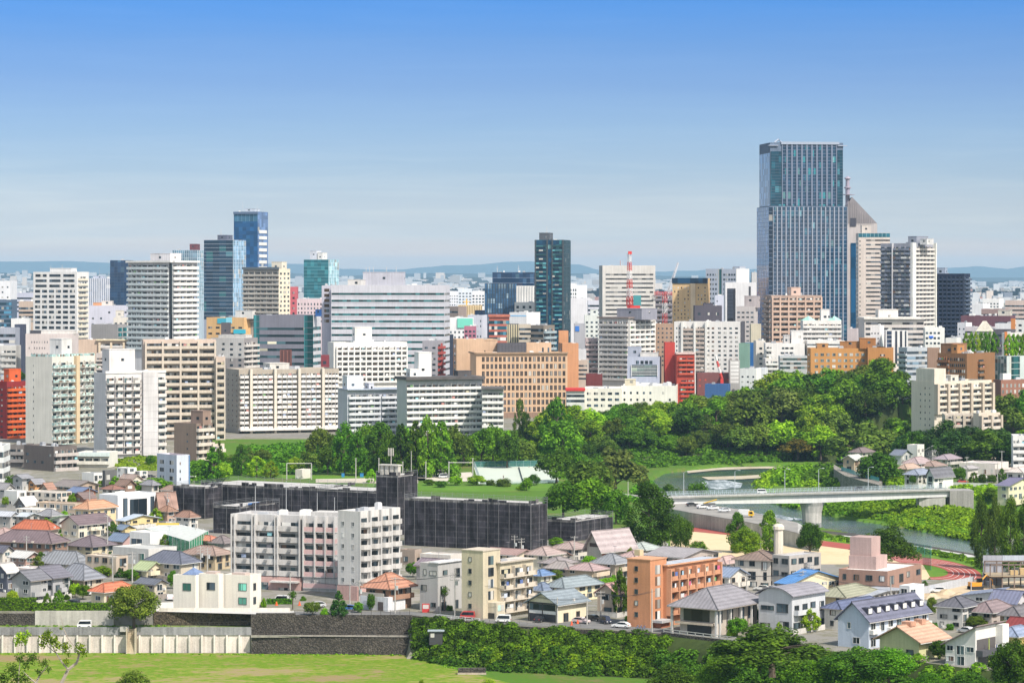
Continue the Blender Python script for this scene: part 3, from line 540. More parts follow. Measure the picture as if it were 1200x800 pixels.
for a in(.11,.30,.47):mb=MB();b.fb(mb,'L',b.w*a,b.w*a+1.2,0,b.T+.1,0,1.5);mb.build('pier',WB,b.root)
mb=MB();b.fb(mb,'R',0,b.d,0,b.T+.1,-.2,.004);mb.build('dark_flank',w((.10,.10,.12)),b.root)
b=B('dark slate office cube behind the wide white slab',(814,846,847),358,1950,0,(.095,.085,.105),d=14,yb=380,units=2,**OFF);b.win('L',10,3,.3,.3,skip=.4).pent(825,836,355.5)
b=B('golden tan hotel tower with dark blue glazed top floor',(788,829,832),326,2100,None,(.62,.43,.23),d=18,yb=378,units=0,**TOW)
b.win('L',4.4,10,.3,.45,top=9,glass=GD,u=(.02,.98),skip=.25);mb=MB();b.fb(mb,'L',-.3,b.w+.3,b.T-6*b.px,b.T+.2,0,.6);mb.build('glazed_crown',glassm((.01,.06,.13),.02,3),b.root)
mb=MB();b.fb(mb,'L',b.w*.52,b.w*.66,0,b.T-6.2*b.px,0,.8);mb.build('pilaster',w((.72,.56,.38)),b.root)
b=B('pale blue grey hospital block with punched windows',(827,863,878),315,2600,None,(.46,.49,.57),d=24,yb=358,units=4);b.win('L',5.6,4,.55,.4,u=(.02,.38),top=4).win('L',5.6,5,.7,.4,u=(.56,.98),top=4).curtain('L',GTEAL,u=(.41,.52));mb=MB();b.fb(mb,'R',0,b.d,0,b.T,-.2,.004);mb.build('white_flank',WB,b.root);b.pent(855,863,312.5)
b=B('bluish white slab beneath the hospital block',(838,858,860),346,2400,None,(.56,.58,.68),d=15,yb=366,units=2);b.win('L',5,4,.3,.3,skip=.4)
b=B('white blank office with tall black sign panel',(850,886,887),331,2250,0,(.68,.68,.70),d=16,yb=368,units=4);b.curtain('L',plain((.05,.05,.06)),u=(.76,.83),v=(b.T-12,b.T-3))
b=B('black tall billboard tower with blue face',(852,859,862),338,2150,20,(.035,.035,.045),yb=368,units=0);b.curtain('L',plain((.06,.07,.10)),0,lines=8)
b=B('slim white office far behind near the glass skyscraper',(881,887,887),319,2700,0,(.5,.5,.5),d=8,yb=335,units=1)
b=B('pink grey office with stacked upper box',(863,884,888),359,1980,None,(.52,.48,.47),d=14,yb=402,units=2);b.win('L',5.5,4,.6,.3,top=4).pent(871,887,347,(.45,.40,.40),(.3,.9))
b=B('khaki blank tower wall beside white houses',(880,892,893),379.5,1850,0,(.50,.46,.36),d=10,yb=402,units=0)
b=B('white narrow apartment pair with green signboard',(866,877,879),402,1700,None,(.20,.33,.27),d=8,yb=425,units=0)
b=B('royal blue sign building between white walls',(874,886,887),401.5,1720,0,(.03,.12,.32),d=8,yb=424,units=0)
b=B('red apartment block with rounded balconies',(791,793,814),415,1590,None,RED,w=9,yb=465,units=0,**A);b.balc('R',5.2,2,w((.52,.10,.06)),top=3,nf=4,pj=1.4,u=(.1,.98)).balc('R',5.2,2,w((.50,.08,.05)),top=29,pj=1.6,u=(.2,1));mb=MB();mb.box(-b.w,.5,-.3,b.d+.3,b.T,b.T+.8);mb.build('roof_edge',roofm((.62,.45,.42)),b.root)
b=B('plain red stair tower of the red apartment block',(779,791,791.5),401,1600,0,(.42,.06,.05),d=10,yb=448,units=0)
b=B('silver grey office with large dark glass front',(735,773,775),418,1600,None,(.40,.43,.52),d=14,yb=452,units=1,**OFF)
b.curtain('L',glassm((.02,.05,.055),.06,4,1.8,.1,(.2,.3,.2),(.03,.10,.09)),1,w((.6,.6,.6)),.6,.6,u=(.12,.94),v=(b.T-23*b.px,b.T-9.5*b.px),lines=8).win('L',5,4,.7,.8,u=(.25,.8),top=5,nf=1).pent(735,750,407,(.40,.43,.52),(.3,.8)).pent(750,771,413.5,(.62,.6,.58),(.1,.5))
b=B('mauve apartment block with ribbed balconies beside the grey tower',(686,701,702),396,1820,0,(.46,.38,.38),d=12,yb=436,units=1,**A);b.balc('L',5.6,2,w((.55,.43,.41)),top=3,pj=1.2)
b=B('white office with pale green flank near the striped ministry',(685,702,703),369,2020,0,(.62,.65,.62),d=12,yb=398,units=3);b.win('L',5.2,3,.45,.4,top=6).pent(692,701,363)
b=B('charcoal narrow building with blue parking sign',(673,686,687),379,1960,0,(.36,.36,.39),d=10,yb=408,units=1)
mb=MB();b.fb(mb,'L',b.w*.08,b.w*.45,b.T-9*b.px,b.T-3*b.px,0,.3);mb.build('blue_sign',plain((.04,.16,.5)),b.root)
b=B('pale grey low roof block beside the orange wing',(676,687,688),409,1800,0,(.60,.60,.62),d=12,yb=425,units=4)
b=B('beige low office tucked behind the orange wing',(675,688,690),422,1700,None,(.48,.42,.37),d=12,yb=440,units=1);b.band('L',5,.4)
b=B('dark brown brick cube with blue roof sheet',(687,706,706),438,1600,0,(.16,.045,.045),d=9,yb=450,units=1,roof=roofm((.10,.16,.3)))
b=B('white flat hospital wing with long window row',(684,728,730),455,1555,None,(.72,.69,.62),d=30,yb=470,units=6,roof=ROOFW);b.win('L',7,5,.6,.42,u=(.05,.98),top=2.5,glass=GOFF)
b=B('white flat hospital hall with cream core and roof machinery',(728,792,795),452,1565,None,(.74,.72,.66),d=34,yb=472,units=14,roof=ROOFW);b.win('L',8,8,.3,.35,u=(.0,.95),top=4,skip=.3).pent(732,744,445,(.70,.63,.48),(.05,.3))
b=B('low white annex with red canopy roof by the trees',(664,685,686),457,1550,0,(.62,.62,.6),d=16,yb=468,units=1);mb=MB();b.fb(mb,'L',-.5,b.w+.3,b.T-.4,b.T+1,-10,1);mb.build('red_canopy',roofm((.58,.05,.05)),b.root);b.band('L',6,.5)
# --- trust tower: the tall glass skyscraper
b=B('lower block of the huge glass skyscraper',(887,901,993),242,2000,None,(.20,.25,.33),w=40,yb=400,units=0,**TOW)
b.root['label']='huge blue glass skyscraper with vertical white fins and narrower upper block';b.root.name='glass_skyscraper'
gk=glassm((.018,.06,.115),.035,2.3,4.1,.09,(.14,.30,.36),(.035,.13,.19),0,.5)
b.curtain('R',gk,17,plain((.27,.30,.37),.5),.75,.5,lines=34,u=(.05,1)).curtain('L',glassm((.10,.20,.42),.05,3,4.1,.08,(.2,.33,.55)),0,lines=36,fin=plain((.12,.22,.42)))  # brighter blue of the narrow left face paints in reflected sky
b.curtain('R',glassm((.01,.03,.06),.02,3,4),u=(0,.05),lines=30)
z0,z1=b.T,zat(167,2000)-9;X=b.d;wl=b.w
mb=MB();mb.box(-wl*.92,-1.2,X*.02,X*.95,z0-.5,z1);mb.build('upper_block',wall((.13,.17,.24)),b.root)
def face_glass(nm,u0,u1,gm_,fins,fm,fw,fd,lines,n0,za,zb):
 mb=MB();mb.box(n0-.05,n0+.06,u0,u1,za,zb,0)
 for j in range(fins+1):c=u0+(u1-u0)*j/max(1,fins);mb.box(n0+.05,n0+.06+fd,max(u0,c-fw/2),min(u1,c+fw/2),za,zb+.02,1)
 for j in range(1,lines):z=za+(zb-za)*j/lines;mb.box(n0+.05,n0+.14,u0+.01,u1-.01,z-.15,z+.15,1)
 mb.build(nm,[gm_,fm],b.root)
gk2=glassm((.02,.06,.11),.04,2.0,4.1,.09,(.16,.38,.40),(.03,.22,.26))
face_glass('glass_front',X*.17,X*.87,gk2,11,plain((.15,.18,.26),.5),1.1,.5,18,-1.2+.0,z0+.5,z1-.2)
face_glass('glass_corner',X*.025,X*.165,glassm((.012,.055,.09),.03,2.5,4.1,.08,(.06,.2,.26),(.02,.11,.16)),0,plain((.05,.09,.13)),.2,.1,18,-1.15,z0+.5,z1-6)
face_glass('glass_corner',X*.875,X*.945,glassm((.012,.055,.09),.03,2.5,4.1,.08,(.06,.2,.26),(.02,.11,.16)),0,plain((.05,.09,.13)),.2,.1,18,-1.15,z0+.5,z1-5)
mb=MB();mb.box(-wl*.9,-2.2,X*.025,X*.0195,z0+.5,z1-7);mb.build('glass_flank',glassm((.16,.28,.50),.1,3,4.1,.08,(.3,.4,.6)),b.root)  # pale blue flank colour carries the reflected sky
mb=MB();mb.box(-wl*.7,-.3,X*.16,X*.9,z1-1.2,z1+.6);mb.build('crown',plain((.3,.35,.44)),b.root)
mb=MB();mb.box(-4,0,X*.0,X*.12,z1-2.2,z1-1.7);mb.box(-4,-.2,X*.88,X*1.0,z1-2.2,z1-1.7);mb.tube([(-2,X*.08,z1),(-2,X*.13,z1+2.2),(-2,X*.17,z1)],.8);mb.build('roof_wing',plain((.35,.4,.5)),b.root)
# --- pointed tower with chimney and its neighbours
b=B('pointed stone tower',(990,993,1028),262,2120,None,(.50,.46,.45),w=30,yb=300,units=0,**TOW)
b.root['label']='pointed grey tower with steep gabled top and a ringed chimney mast';b.root.name='gabled_tower'
T=b.T;d_=b.d;zt=zat(231,2120)-9;mb=MB();uA,uB=d_*.06,d_*.95
zl=zat(240,2120)-9
mb.poly([(0,0,T),(0,d_,T),(0,uA+d_*.1,zt),(0,0,zl)]);mb.poly([(-30,0,T),(-30,0,zl),(-30,uA+d_*.1,zt),(-30,d_,T)])
mb.poly([(0,uA+d_*.1,zt),(0,d_,T),(-30,d_,T),(-30,uA+d_*.1,zt)]);mb.poly([(0,0,zl),(0,uA+d_*.1,zt),(-30,uA+d_*.1,zt),(-30,0,zl)]);mb.poly([(0,0,T),(0,0,zl),(-30,0,zl),(-30,0,T)])
mb.build('gabled_top',w((.27,.25,.26)),b.root)
mb=MB();[b.fb(mb,'R',d_*(.02+.06*i),d_*(.03+.06*i),T-.5,T+(zt-T)*(1-.062*i)*.92-1,.01,.3)for i in range(15)];mb.build('roof_rib',w((.42,.39,.39)),b.root)
mb=MB();b.fb(mb,'R',d_*.09,d_*.29,T-2,T+4,.05,.4);mb.build('vent',plain((.05,.05,.07)),b.root)
mb=MB();b.fb(mb,'R',d_*.12,d_*.36,-2,T-14,.02,.6);mb.build('blue_glass_strip',glassm((.01,.07,.16),.02,6,8,.08,(.02,.1,.2)),b.root)
b.win('R',6,2,.3,.3,u=(.45,.7),top=4,nf=3,glass=GD)
mb=MB();x0=-8;mb.lathe([(1.6,zl-1),(1.6,zat(221,2120)-9),(2.6,zat(220,2120)-9),(2.6,zat(219,2120)-9),(1.5,zat(218.5,2120)-9),(1.4,zat(210,2120)-9),(2.4,zat(209,2120)-9),(2.2,zat(208,2120)-9),(.2,zat(206,2120)-9)],12,0,(-8,d_*.03));mb.lathe([(5.5,zat(228.2,2120)-9),(5.5,zat(227.6,2120)-9),(.1,zat(227.5,2120)-9)],14,0,(-8,d_*.03));mb.build('ringed_mast',plain((.30,.27,.33)),b.root)
b=B('teal topped cream office tower with dark ribbon windows',(1003,1006,1043),273,2050,None,(.60,.53,.48),w=28,yb=378,units=0,**TOW)
b.band('R',5.05,.35,u=(.24,1),top=6,glass=glassm((.04,.05,.06),.08,3)).curtain('R',glassm((.03,.16,.22),.05,4,9),8,plain((.25,.42,.46)),.3,.2,v=(b.T-5*b.px,b.T-.2)).win('L',5.05,1,.4,.4,top=7)
b.win('R',5.05,1,.3,.4,u=(0,.1),top=7).pent(1010,1021,264,(.66,.6,.55),(.05,.5))
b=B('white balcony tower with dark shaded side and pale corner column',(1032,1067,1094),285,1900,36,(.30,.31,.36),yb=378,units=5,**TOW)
b.balc('L',5.05,6,w((.26,.27,.33)),top=3,pj=1.7,ph=.46,rail=glassm((.16,.18,.23),.3,2,2),glass=GOFF).balc('R',5.05,5,w((.66,.62,.58)),top=3,pj=1.8,ph=.46,u=(.16,.97))  # shade of the left side is put into its darker balcony colours
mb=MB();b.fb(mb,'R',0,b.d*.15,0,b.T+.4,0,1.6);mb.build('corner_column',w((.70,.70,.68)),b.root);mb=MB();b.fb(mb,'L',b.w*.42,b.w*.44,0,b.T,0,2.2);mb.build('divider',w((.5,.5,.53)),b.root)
mb=MB();b.fb(mb,'R',b.d*.97,b.d*1.0,0,b.T+.4,0,2.4);mb.build('end_column',w((.76,.76,.70)),b.root);b.pent(1056,1066,277,(.28,.3,.36),(.3,.8)).pent(1070,1078,280,(.6,.6,.6),(.3,.6))
b=B('dark navy residential tower with netted balconies',(1095,1130,1137),320.5,1950,None,(.022,.03,.06),d=22,yb=388,units=3,**TOW)
b.balc('L',4.9,7,plain((.035,.05,.095),.4),top=3,pj=1.2,glass=glassm((.012,.02,.04),.04),pier=plain((.02,.028,.055)),pw=.8).balc('R',4.9,2,plain((.05,.07,.12),.4),top=3,pj=1.2,glass=glassm((.012,.02,.04),.04)).pent(1096,1106,314,(.28,.33,.42),(.2,.6))
b=B('broad beige office with ribbon windows and white penthouse',(1006,1013,1083),374,1660,None,(.58,.53,.51),w=24,yb=420,units=5,**OFF)
b.band('R',6.2,.42,u=(.02,.99),top=2,glass=glassm((.05,.055,.065),.15,2)).pent(1031,1054,363,(.68,.64,.6),(.2,.7));mb=MB();mb.box(-b.w,1.2,-.5,b.d+.5,b.T,b.T+1.1);mb.build('roof_edge',w((.70,.66,.62)),b.root)
b=B('mauve low building with curved end beside the beige office',(993,1004,1006),385,1800,None,(.50,.44,.45),d=12,yb=405,units=1)
b=B('bright white slim block in front of the beige office',(1020,1031,1036),382,1600,None,(.78,.77,.77),d=10,yb=408,units=1);b.win('L',6,3,.4,.25,top=5)
b=B('white office of alternating dark vertical bands',(1036,1038,1064),387,1590,None,(.72,.71,.70),w=12,yb=420,units=3,**OFF)
b.curtain('R',glassm((.03,.05,.09),.05,2,4),u=(.05,.27),lines=8).curtain('R',glassm((.05,.06,.08),.05,2,4),u=(.42,.52)).curtain('R',glassm((.05,.06,.08),.05,2,4),u=(.64,.74)).curtain('R',glassm((.05,.06,.08),.05,2,4),u=(.86,.93))
b=B('white round cornered annex at the end of the beige office',(1082,1084,1107),384,1640,None,(.76,.75,.73),w=14,yb=402,units=4);b.win('R',6,4,.6,.4,top=3,u=(0,.8));mb=MB();b.fb(mb,'R',b.d*.2,b.d*.42,b.T-12*b.px,b.T-9.5*b.px,0,.2);mb.build('blue_sign',plain((.02,.13,.6)),b.root)
b=B('white roofed shop hall near the tree avenue',(1108,1121,1126),396,1560,None,(.72,.70,.67),d=14,yb=415,units=4);b.band('L',6,.3,top=4)
b=B('blue grey office with rows of glass bands behind a poplar',(1053,1063,1087),407,1540,60,(.46,.49,.53),yb=438,units=3,**OFF);b.band('R',6.2,.5,top=3.5,glass=glassm((.09,.13,.17),.15,2)).balc('L',6.2,1,pj=1,top=3.5)
b=B('plain brown sliver block beside the blue grey office',(1086.5,1087,1101),407.5,1520,None,(.36,.24,.18),w=8,yb=440,units=0)
b=B('plum coloured long shopping block with grey roof plant',(1126,1184,1190),370,1800,None,(.15,.075,.095),d=22,yb=388,units=9);b.band('L',6.5,.2,u=(.7,.98)).pent(1168,1182,364,(.55,.52,.46))
b=B('white gabled little tower block by the plum block',(1122,1132,1139),378,1700,30,(.68,.68,.71),yb=402,units=1);b.win('L',6,2,.3,.3)
b=B('mauve office with long windows and white gable in front',(1131,1165,1167),383,1650,None,(.50,.46,.49),d=14,yb=398,units=3);b.band('L',6,.35,u=(0,.6),top=3)
b=B('cream temple-like roof house between offices',(1146,1160,1163),388,1600,None,(.68,.64,.55),d=10,yb=398,units=0)
mb=MB();x=b.w;mb.poly([(-x-1,-1,b.T),(1,-1,b.T),(-x/2+1,3,b.T+5.5),(-x/2-1,3,b.T+5.5)]);mb.poly([(1,-1,b.T),(1,8,b.T),(-x/2+1,3,b.T+5.5)]);mb.poly([(-x-1,8,b.T),(-x-1,-1,b.T),(-x/2-1,3,b.T+5.5)]);mb.poly([(1,8,b.T),(-x-1,8,b.T),(-x/2-1,3,b.T+5.5),(-x/2+1,3,b.T+5.5)]);mb.build('hip_roof',roofm((.55,.52,.44)),b.root)
b=B('white flat offices at the far edge with orange pillar',(1185,1206,1212),375,1650,None,(.72,.71,.70),d=12,yb=395,units=4);b.win('L',6,3,.5,.4,top=3);mb=MB();b.fb(mb,'L',0,b.w*.23,0,b.T+.8,0,.6);mb.build('orange_pillar',w((.62,.25,.09)),b.root)
b=B('orange edged white apartment block among street trees',(1174,1177,1200),390,1560,None,(.70,.66,.64),w=10,yb=415,units=2,**A);b.balc('R',6,3,w((.74,.72,.70)),u=(.2,1),top=2);mb=MB();b.fb(mb,'R',0,b.d*.13,0,b.T+.6,0,1.6);mb.build('orange_pillar',w((.62,.22,.07)),b.root)
b=B('dark grey office slab behind the tree avenue',(1160,1184,1190),386,1620,None,(.12,.11,.13),d=12,yb=410,units=1);b.band('L',6,.4)
b=B('pale rooftop block of the right shopping quarter',(1166,1186,1190),379,1720,None,(.66,.66,.68),d=12,yb=388,units=4)
b=B('pink beige low blocks near the horizon with many windows',(1178,1210,1215),352,2250,None,(.56,.46,.42),d=20,yb=375,units=3);b.band('L',5,.35)
b=B('brown low office near the horizon behind the plum block',(1150,1178,1182),362,2050,None,(.30,.22,.21),d=20,yb=372,units=3);b.band('L',5,.3)
b=B('bright white warehouse front near the navy tower',(1137,1152,1160),356,2400,None,(.74,.74,.76),d=20,yb=372,units=1)
b=B('white stepped hospital far behind the navy tower',(1152,1171,1176),350,2700,None,(.76,.75,.74),d=20,yb=362,units=3);b.win('L',3.5,5,.5,.4)
b=B('glass roofed hall with slanted glazed gable',(1166,1180,1210),417,1500,55,(.50,.55,.56),yb=440,units=1);b.curtain('R',GTEAL,u=(.1,.5),lines=4).curtain('L',glassm((.18,.26,.27),.2,2,2),4,plain((.6,.6,.6)),.2,.1)
b=B('low brick school wing with white roof by the wood',(1164,1173,1206),445,1420,62,(.30,.15,.11),yb=470,units=4,roof=ROOFW);b.win('R',7,7,.45,.6,top=4,nf=2,glass=glassm((.3,.3,.3),.5));mb=MB();mb.box(-b.w*.6,-1,2,b.d*.4,b.T,b.T+3);mb.build('penthouse',WB,b.root)
b=B('peach brown apartment tower of gridded balconies',(895,904,963),346,1750,None,(.40,.30,.25),w=20,yb=405,units=3,**A)
b.balc('R',6.0,6,w((.52,.37,.29)),top=2,pj=1.5,pier=w((.55,.40,.32)),pw=.9,gap=.15).balc('L',6.0,2,w((.46,.34,.28)),top=2,pj=1.2).pent(930,941,337,(.60,.43,.36),(.3,.8))
b=B('white hotel with two pale green pyramid roofs',(938,941,986),375.5,1690,None,(.70,.67,.64),w=16,yb=402,units=0,**A);b.balc('R',5.5,9,w((.74,.71,.68)),top=3,pj=1.3,ph=.5)
for a in(.16,.84):
 mb=MB();c=b.d*a;r=b.d*.14;mb.lathe([(r*1.42,b.T),(.1,b.T+2.6)],4,0,(-5,c));mb.build('pyramid_roof',roofm((.36,.62,.55)),b.root)
b.pent(963,973,363,(.74,.71,.68),(.3,.7));b.win('R',5.5,3,.5,.5,u=(.55,.8),top=-7,nf=1)
b=B('white long office with strip windows below the peach tower',(895,897,943),402,1640,None,(.70,.68,.66),w=16,yb=432,units=4);b.win('R',5.6,3,.85,.4,u=(.38,.72),top=3,nf=2,glass=GD).balc('R',6,2,WB,u=(.02,.16),top=3,pj=1.2,nf=3).pent(919,926,393,(.55,.53,.52)).pent(928,942,388,(.74,.72,.70),(.3,.9))
b=B('pale concrete apartment block stepping down beside blue signs',(883,886,897),399,1660,None,(.66,.62,.57),w=12,yb=438,units=3,**A);b.win('R',6,1,.3,.4,top=6)
b=B('white terrace row leading down to the ginkgo trees',(894,897,912),420,1600,None,(.64,.61,.58),w=12,yb=442,units=3,**A);b.balc('R',5.5,2,WB,top=2,pj=1.2)
b=B('glazed low hall on the ridge above the conifers',(912,914,946),417,1620,None,(.50,.53,.55),w=14,yb=428,units=3);b.band('R',5,.5,top=1.5,glass=glassm((.05,.09,.09),.35,2))
b=B('white flat terrace offices above the orange brick block',(943,946,990),399,1640,None,(.68,.67,.65),w=14,yb=410,units=6);b.band('R',5,.3,top=2)
b=B('grey framed parking tower of stacked white panels',(855,867,868),422,1590,0,(.40,.39,.38),d=8,yb=445,units=0);b.win('L',4.4,1,.8,.75,top=1.5,glass=w((.72,.71,.69)),name='panel')
b=B('plain white low office with three small windows',(867,886,892),432,1570,None,(.72,.72,.71),d=10,yb=452,units=3);b.win('L',6,3,.35,.3,top=6)
b=B('maroon long building with red patched wall',(817,856,857),437,1600,0,(.20,.09,.09),d=12,yb=462,units=2);b.win('L',7,6,.3,.3,skip=.4,top=4,glass=plain((.42,.07,.04)))
b=B('royal blue low warehouse beside the maroon building',(826,853,856),450,1570,None,(.06,.13,.30),d=10,yb=462,units=1)
b=B('small white house with blue shutters near the cliff trees',(886,896,900),431,1580,None,(.66,.68,.72),d=9,yb=445,units=1)
b=B('orange brick apartment hall with rows of pale windows',(946,950,1016),408,1590,None,OBRICK,w=16,yb=455,units=7,stain=.15,**A)
b.win('R',6.9,9,.55,.45,u=(.05,.98),top=4,glass=glassm((.12,.16,.17),.5,3,60),frame=w((.45,.42,.36))).pent(958,971,403,(.46,.24,.1),(.1,.5)).win('L',6.9,1,.3,.3)
b=B('plain orange brick end block with external stair slots',(1015.5,1017,1047),407,1582,None,(.48,.23,.085),w=18,yb=440,units=1,**A);b.balc('R',7,1,w((.42,.2,.08)),u=(.45,.7),top=6,nf=2,pj=1.2).pent(1008,1027,397,(.36,.16,.06),(.4,.9)).pent(985,1008,401,(.38,.18,.07),(.5,.9))
b=B('brown brick apartment hall with stair balconies on its blank end',(1099,1133,1166),414,1470,38,BBRICK,yb=452,units=10,stain=.15,**A)
b.balc('L',6.9,5,w((.24,.115,.06)),u=(0,.4),top=4,pj=1.2).win('L',6.9,8,.55,.5,u=(.42,.95),top=4,glass=GD).balc('R',7,1,w((.28,.14,.07)),u=(.38,.62),top=6,pj=1.3)
b.pent(1099,1113,403.5,(.30,.16,.09),(.1,.6)).pent(1113,1120,404.5,(.45,.22,.09),(.05,.3))
b=B('beige apartment block with ribbed balcony piers over the wood',(1068,1095,1162),447,1350,52,(.60,.54,.45),yb=500,units=5,stain=.15,**A)
b.win('L',7.2,3,.18,.3,top=4,u=(.3,.9),glass=GD).balc('R',7.0,5,w((.66,.60,.51)),top=3,nf=5,pj=1.5,pier=w((.55,.47,.38)),pw=1.4,ppj=2.2,gap=.2,ph=.36);mb=MB();mb.box(-b.w*.8,-.1,.1,b.d*.2,b.rz,zat(432,1350)-9);mb.build('penthouse',wall((.66,.60,.51)),b.root);b.pent(1121,1130,441,(.66,.61,.53))
b=B('lower stepped balcony wing in front of the beige apartment block',(1104,1107,1141),485,1330,None,(.55,.49,.42),w=10,yb=506,units=0,**A);b.balc('R',7,3,w((.60,.54,.46)),top=1,pj=1.4,pier=w((.52,.45,.37)),pw=1.2,ppj=1.8)
b=B('stepped end terrace below the beige apartment block',(1140.5,1147,1172),484,1322,50,(.58,.51,.42),yb=506,units=2,**A);b.balc('R',8,2,w((.58,.52,.45)),top=3,pj=1.4,pier=w((.5,.43,.35)),pw=1.2,ppj=1.8)
b=B('white apartment slab with open balconies cut by the frame edge beyond the bridge',(1185,1187,1215),510,1235,None,(.68,.67,.65),w=12,yb=545,units=2,**A);b.balc('R',8.2,4,w((.74,.73,.71)),top=4,pj=1.4)
for q in ALLB:q.finish()
# ------------------------------------------------------------------ ground, river, roads, far land
WZ=-.7  # water level
RIV=[(1420,690,15),(1200,651,10),(1138,642,10),(1080,631.5,10),(1000,617,10),(940,608,11),(868,593,12),(828,577,18),(822,566,20),(842,556,22),(905,550,22),(990,548,20),(1075,540,18),(1200,520,18)]
RP=np.array([[*at(x,y,WZ)[:2],h]for x,y,h in RIV])
def river_d(X,Y):
 """distance to the water's edge (negative in the river)"""
 best=np.full(np.shape(X),1e9)
 for a,b_ in zip(RP[:-1],RP[1:]):
  d=b_[:2]-a[:2];t=np.clip(((X-a[0])*d[0]+(Y-a[1])*d[1])/(d@d),0,1)
  r=np.hypot(X-a[0]-t*d[0],Y-a[1]-t*d[1])-(a[2]+t*(b_[2]-a[2]));best=np.minimum(best,r)
 return best
EDX=[-400,0,480,600,760,860,1000,1120,1200,1400];EDY=[716,716,716,695,683,664,645,623,610,580]
CLX=[400,560,640,700,780,860,1000,1070,1112,1500];CLY=[1330,1340,1372,1390,1425,1440,1440,1400,1345,1345];CLH=[2,3,3,4,5,9,18,16,12,12]  # foot of the river cliff and its height
def sm(a,b_,x):t=np.clip((x-a)/(b_-a),0,1);return t*t*(3-2*t)
def hgt(X,Y):
 X=np.asarray(X,float);Y=np.asarray(Y,float);px=600+F*X/np.maximum(Y,1)
 e=np.interp(px,EDX,EDY);base=np.full(X.shape,9.0)
 left=px<481
 base=np.where(left&(Y<e),0,base);base=np.where((px<300)&(Y>=e)&(Y<e+8),5.6,base)
 sl=np.clip(9-(e-Y)*.75,0,9);base=np.where(~left&(Y<e),sl,base)
 # sports ground and flood plain
 fld=sm(770,800,px)*sm(0,18,Y-np.interp(px,[770,1000,1060,1300],[845,845,800,800]))*(1-sm(1100,1110,Y))*(1-sm(1150,1190,px));base=base*(1-fld)+3.0*fld
 cl=np.interp(px,CLX,CLY);ch=np.interp(px,CLX,CLH)
 base=base+sm(0,85,Y-cl)*ch
 d=river_d(X,Y);near=(Y<cl+5)
 low=sm(18,70,d)*(base)+(1-sm(18,70,d))*0.6
 low=np.where((px>780)&(px<1180)&(Y<1120),np.minimum(base,sm(14,30,d)*3.0-(1-sm(14,30,d))*.1),low)
 g=np.where(near&(Y>930),np.minimum(base,low),base)
 g=np.where((Y>=cl+5)&(Y<cl+90),np.minimum(g,1+base*sm(-5,55,Y-cl)),g)
 return np.where(d<0,-4+0*d,np.where(d<5,np.minimum(g,-4+4.6*sm(0,5,d)),g))
def H(X,Y):return float(hgt(np.array([X]),np.array([Y]))[0])
def onY(px,py):
 """where the sight line through a ground pixel meets the ground"""
 lo=480.;Ys=np.arange(480,3000,1.5);z=hgt(K(px)*Ys,Ys);ray=ZC-(py-HZ)*Ys/F
 i=np.argmax(ray<=z)if np.any(ray<=z)else len(Ys)-1
 return float(Ys[i])
def gp(px,py):Y=onY(px,py);return Vector((K(px)*Y,Y,H(K(px)*Y,Y)))
ks=np.concatenate([np.linspace(-1.2,-.26,8),np.linspace(-.24,.24,241),np.linspace(.26,1.2,8)])
rows=[300,420,560,600]
verts=[];nrow=0
rel=[-60,-40,-25,-14,-12,-9,-6,-3,-.05,.05,3,7.9,8.1]
ab=list(np.arange(735,1700,6.0))+[1800,2000,2500,3500,5000,8000,12000,17000,24000,32000,42500]
px_=600+F*ks;e=np.interp(px_,EDX,EDY)
RW=[np.full(ks.shape,r)*(e/716)for r in rows]+[e+r for r in rel]+[np.maximum(a,e+9+.002*a)if a<780 else np.full(ks.shape,a)for a in ab]
V=np.concatenate([np.stack([ks*r,r,hgt(ks*r,r)],1)for r in RW]);n=len(ks)
fc=[(i*n+j,i*n+j+1,(i+1)*n+j+1,(i+1)*n+j)for i in range(len(RW)-1)for j in range(n-1)]
me=bpy.data.meshes.new('ground');me.from_pydata(V.tolist(),[],fc);me.update()
gm=groundm([(.30,(.17,.16,.15)),(.46,(.24,.23,.21)),(.52,(.17,.165,.12)),(.60,(.28,.26,.23)),(.8,(.34,.33,.31))],(.03,.25),'town_ground')
me.materials.append(gm);me.materials.append(groundm([(.36,(.16,.14,.06)),(.45,(.09,.15,.025)),(.55,(.07,.16,.018)),(.66,(.13,.19,.03))],(.04,.4),'rough_grassland'));me.materials.append(groundm([(.4,(.03,.045,.014)),(.6,(.06,.085,.025))],(.1,.6),'dark_undergrowth'))  # last material: dark green undergrowth ground on slope and cliff
cc=V[np.array(fc)].mean(1);cp=600+F*cc[:,0]/cc[:,1];cy=cc[:,1];ce=np.interp(cp,EDX,EDY);ccl=np.interp(cp,CLX,CLY)
gr=((cp>481)&(cy<ce-10))|((cp>640)&(cy>935)&(cy<1640)&~((cp>1050)&(cy>1170)&(cy<ccl)))|((cp>230)&(cp<=640)&(cy>np.where(cp>400,1010,1150))&(cy<1450))|((cp>785)&(cy>850)&(cy<1640)&(cp<1150))
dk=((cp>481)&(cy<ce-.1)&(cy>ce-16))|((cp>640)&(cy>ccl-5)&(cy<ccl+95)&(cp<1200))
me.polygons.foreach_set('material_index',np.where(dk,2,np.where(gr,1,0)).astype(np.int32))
tag(put('ground',me),kind='structure')
def sheet(name,poly,z,mat,kind='structure',h=None):
 mb=MB();mb.poly([(p.x,p.y,z if z is not None else p.z+.05)for p in poly]);return tag(mb.build(name,mat),kind=kind)
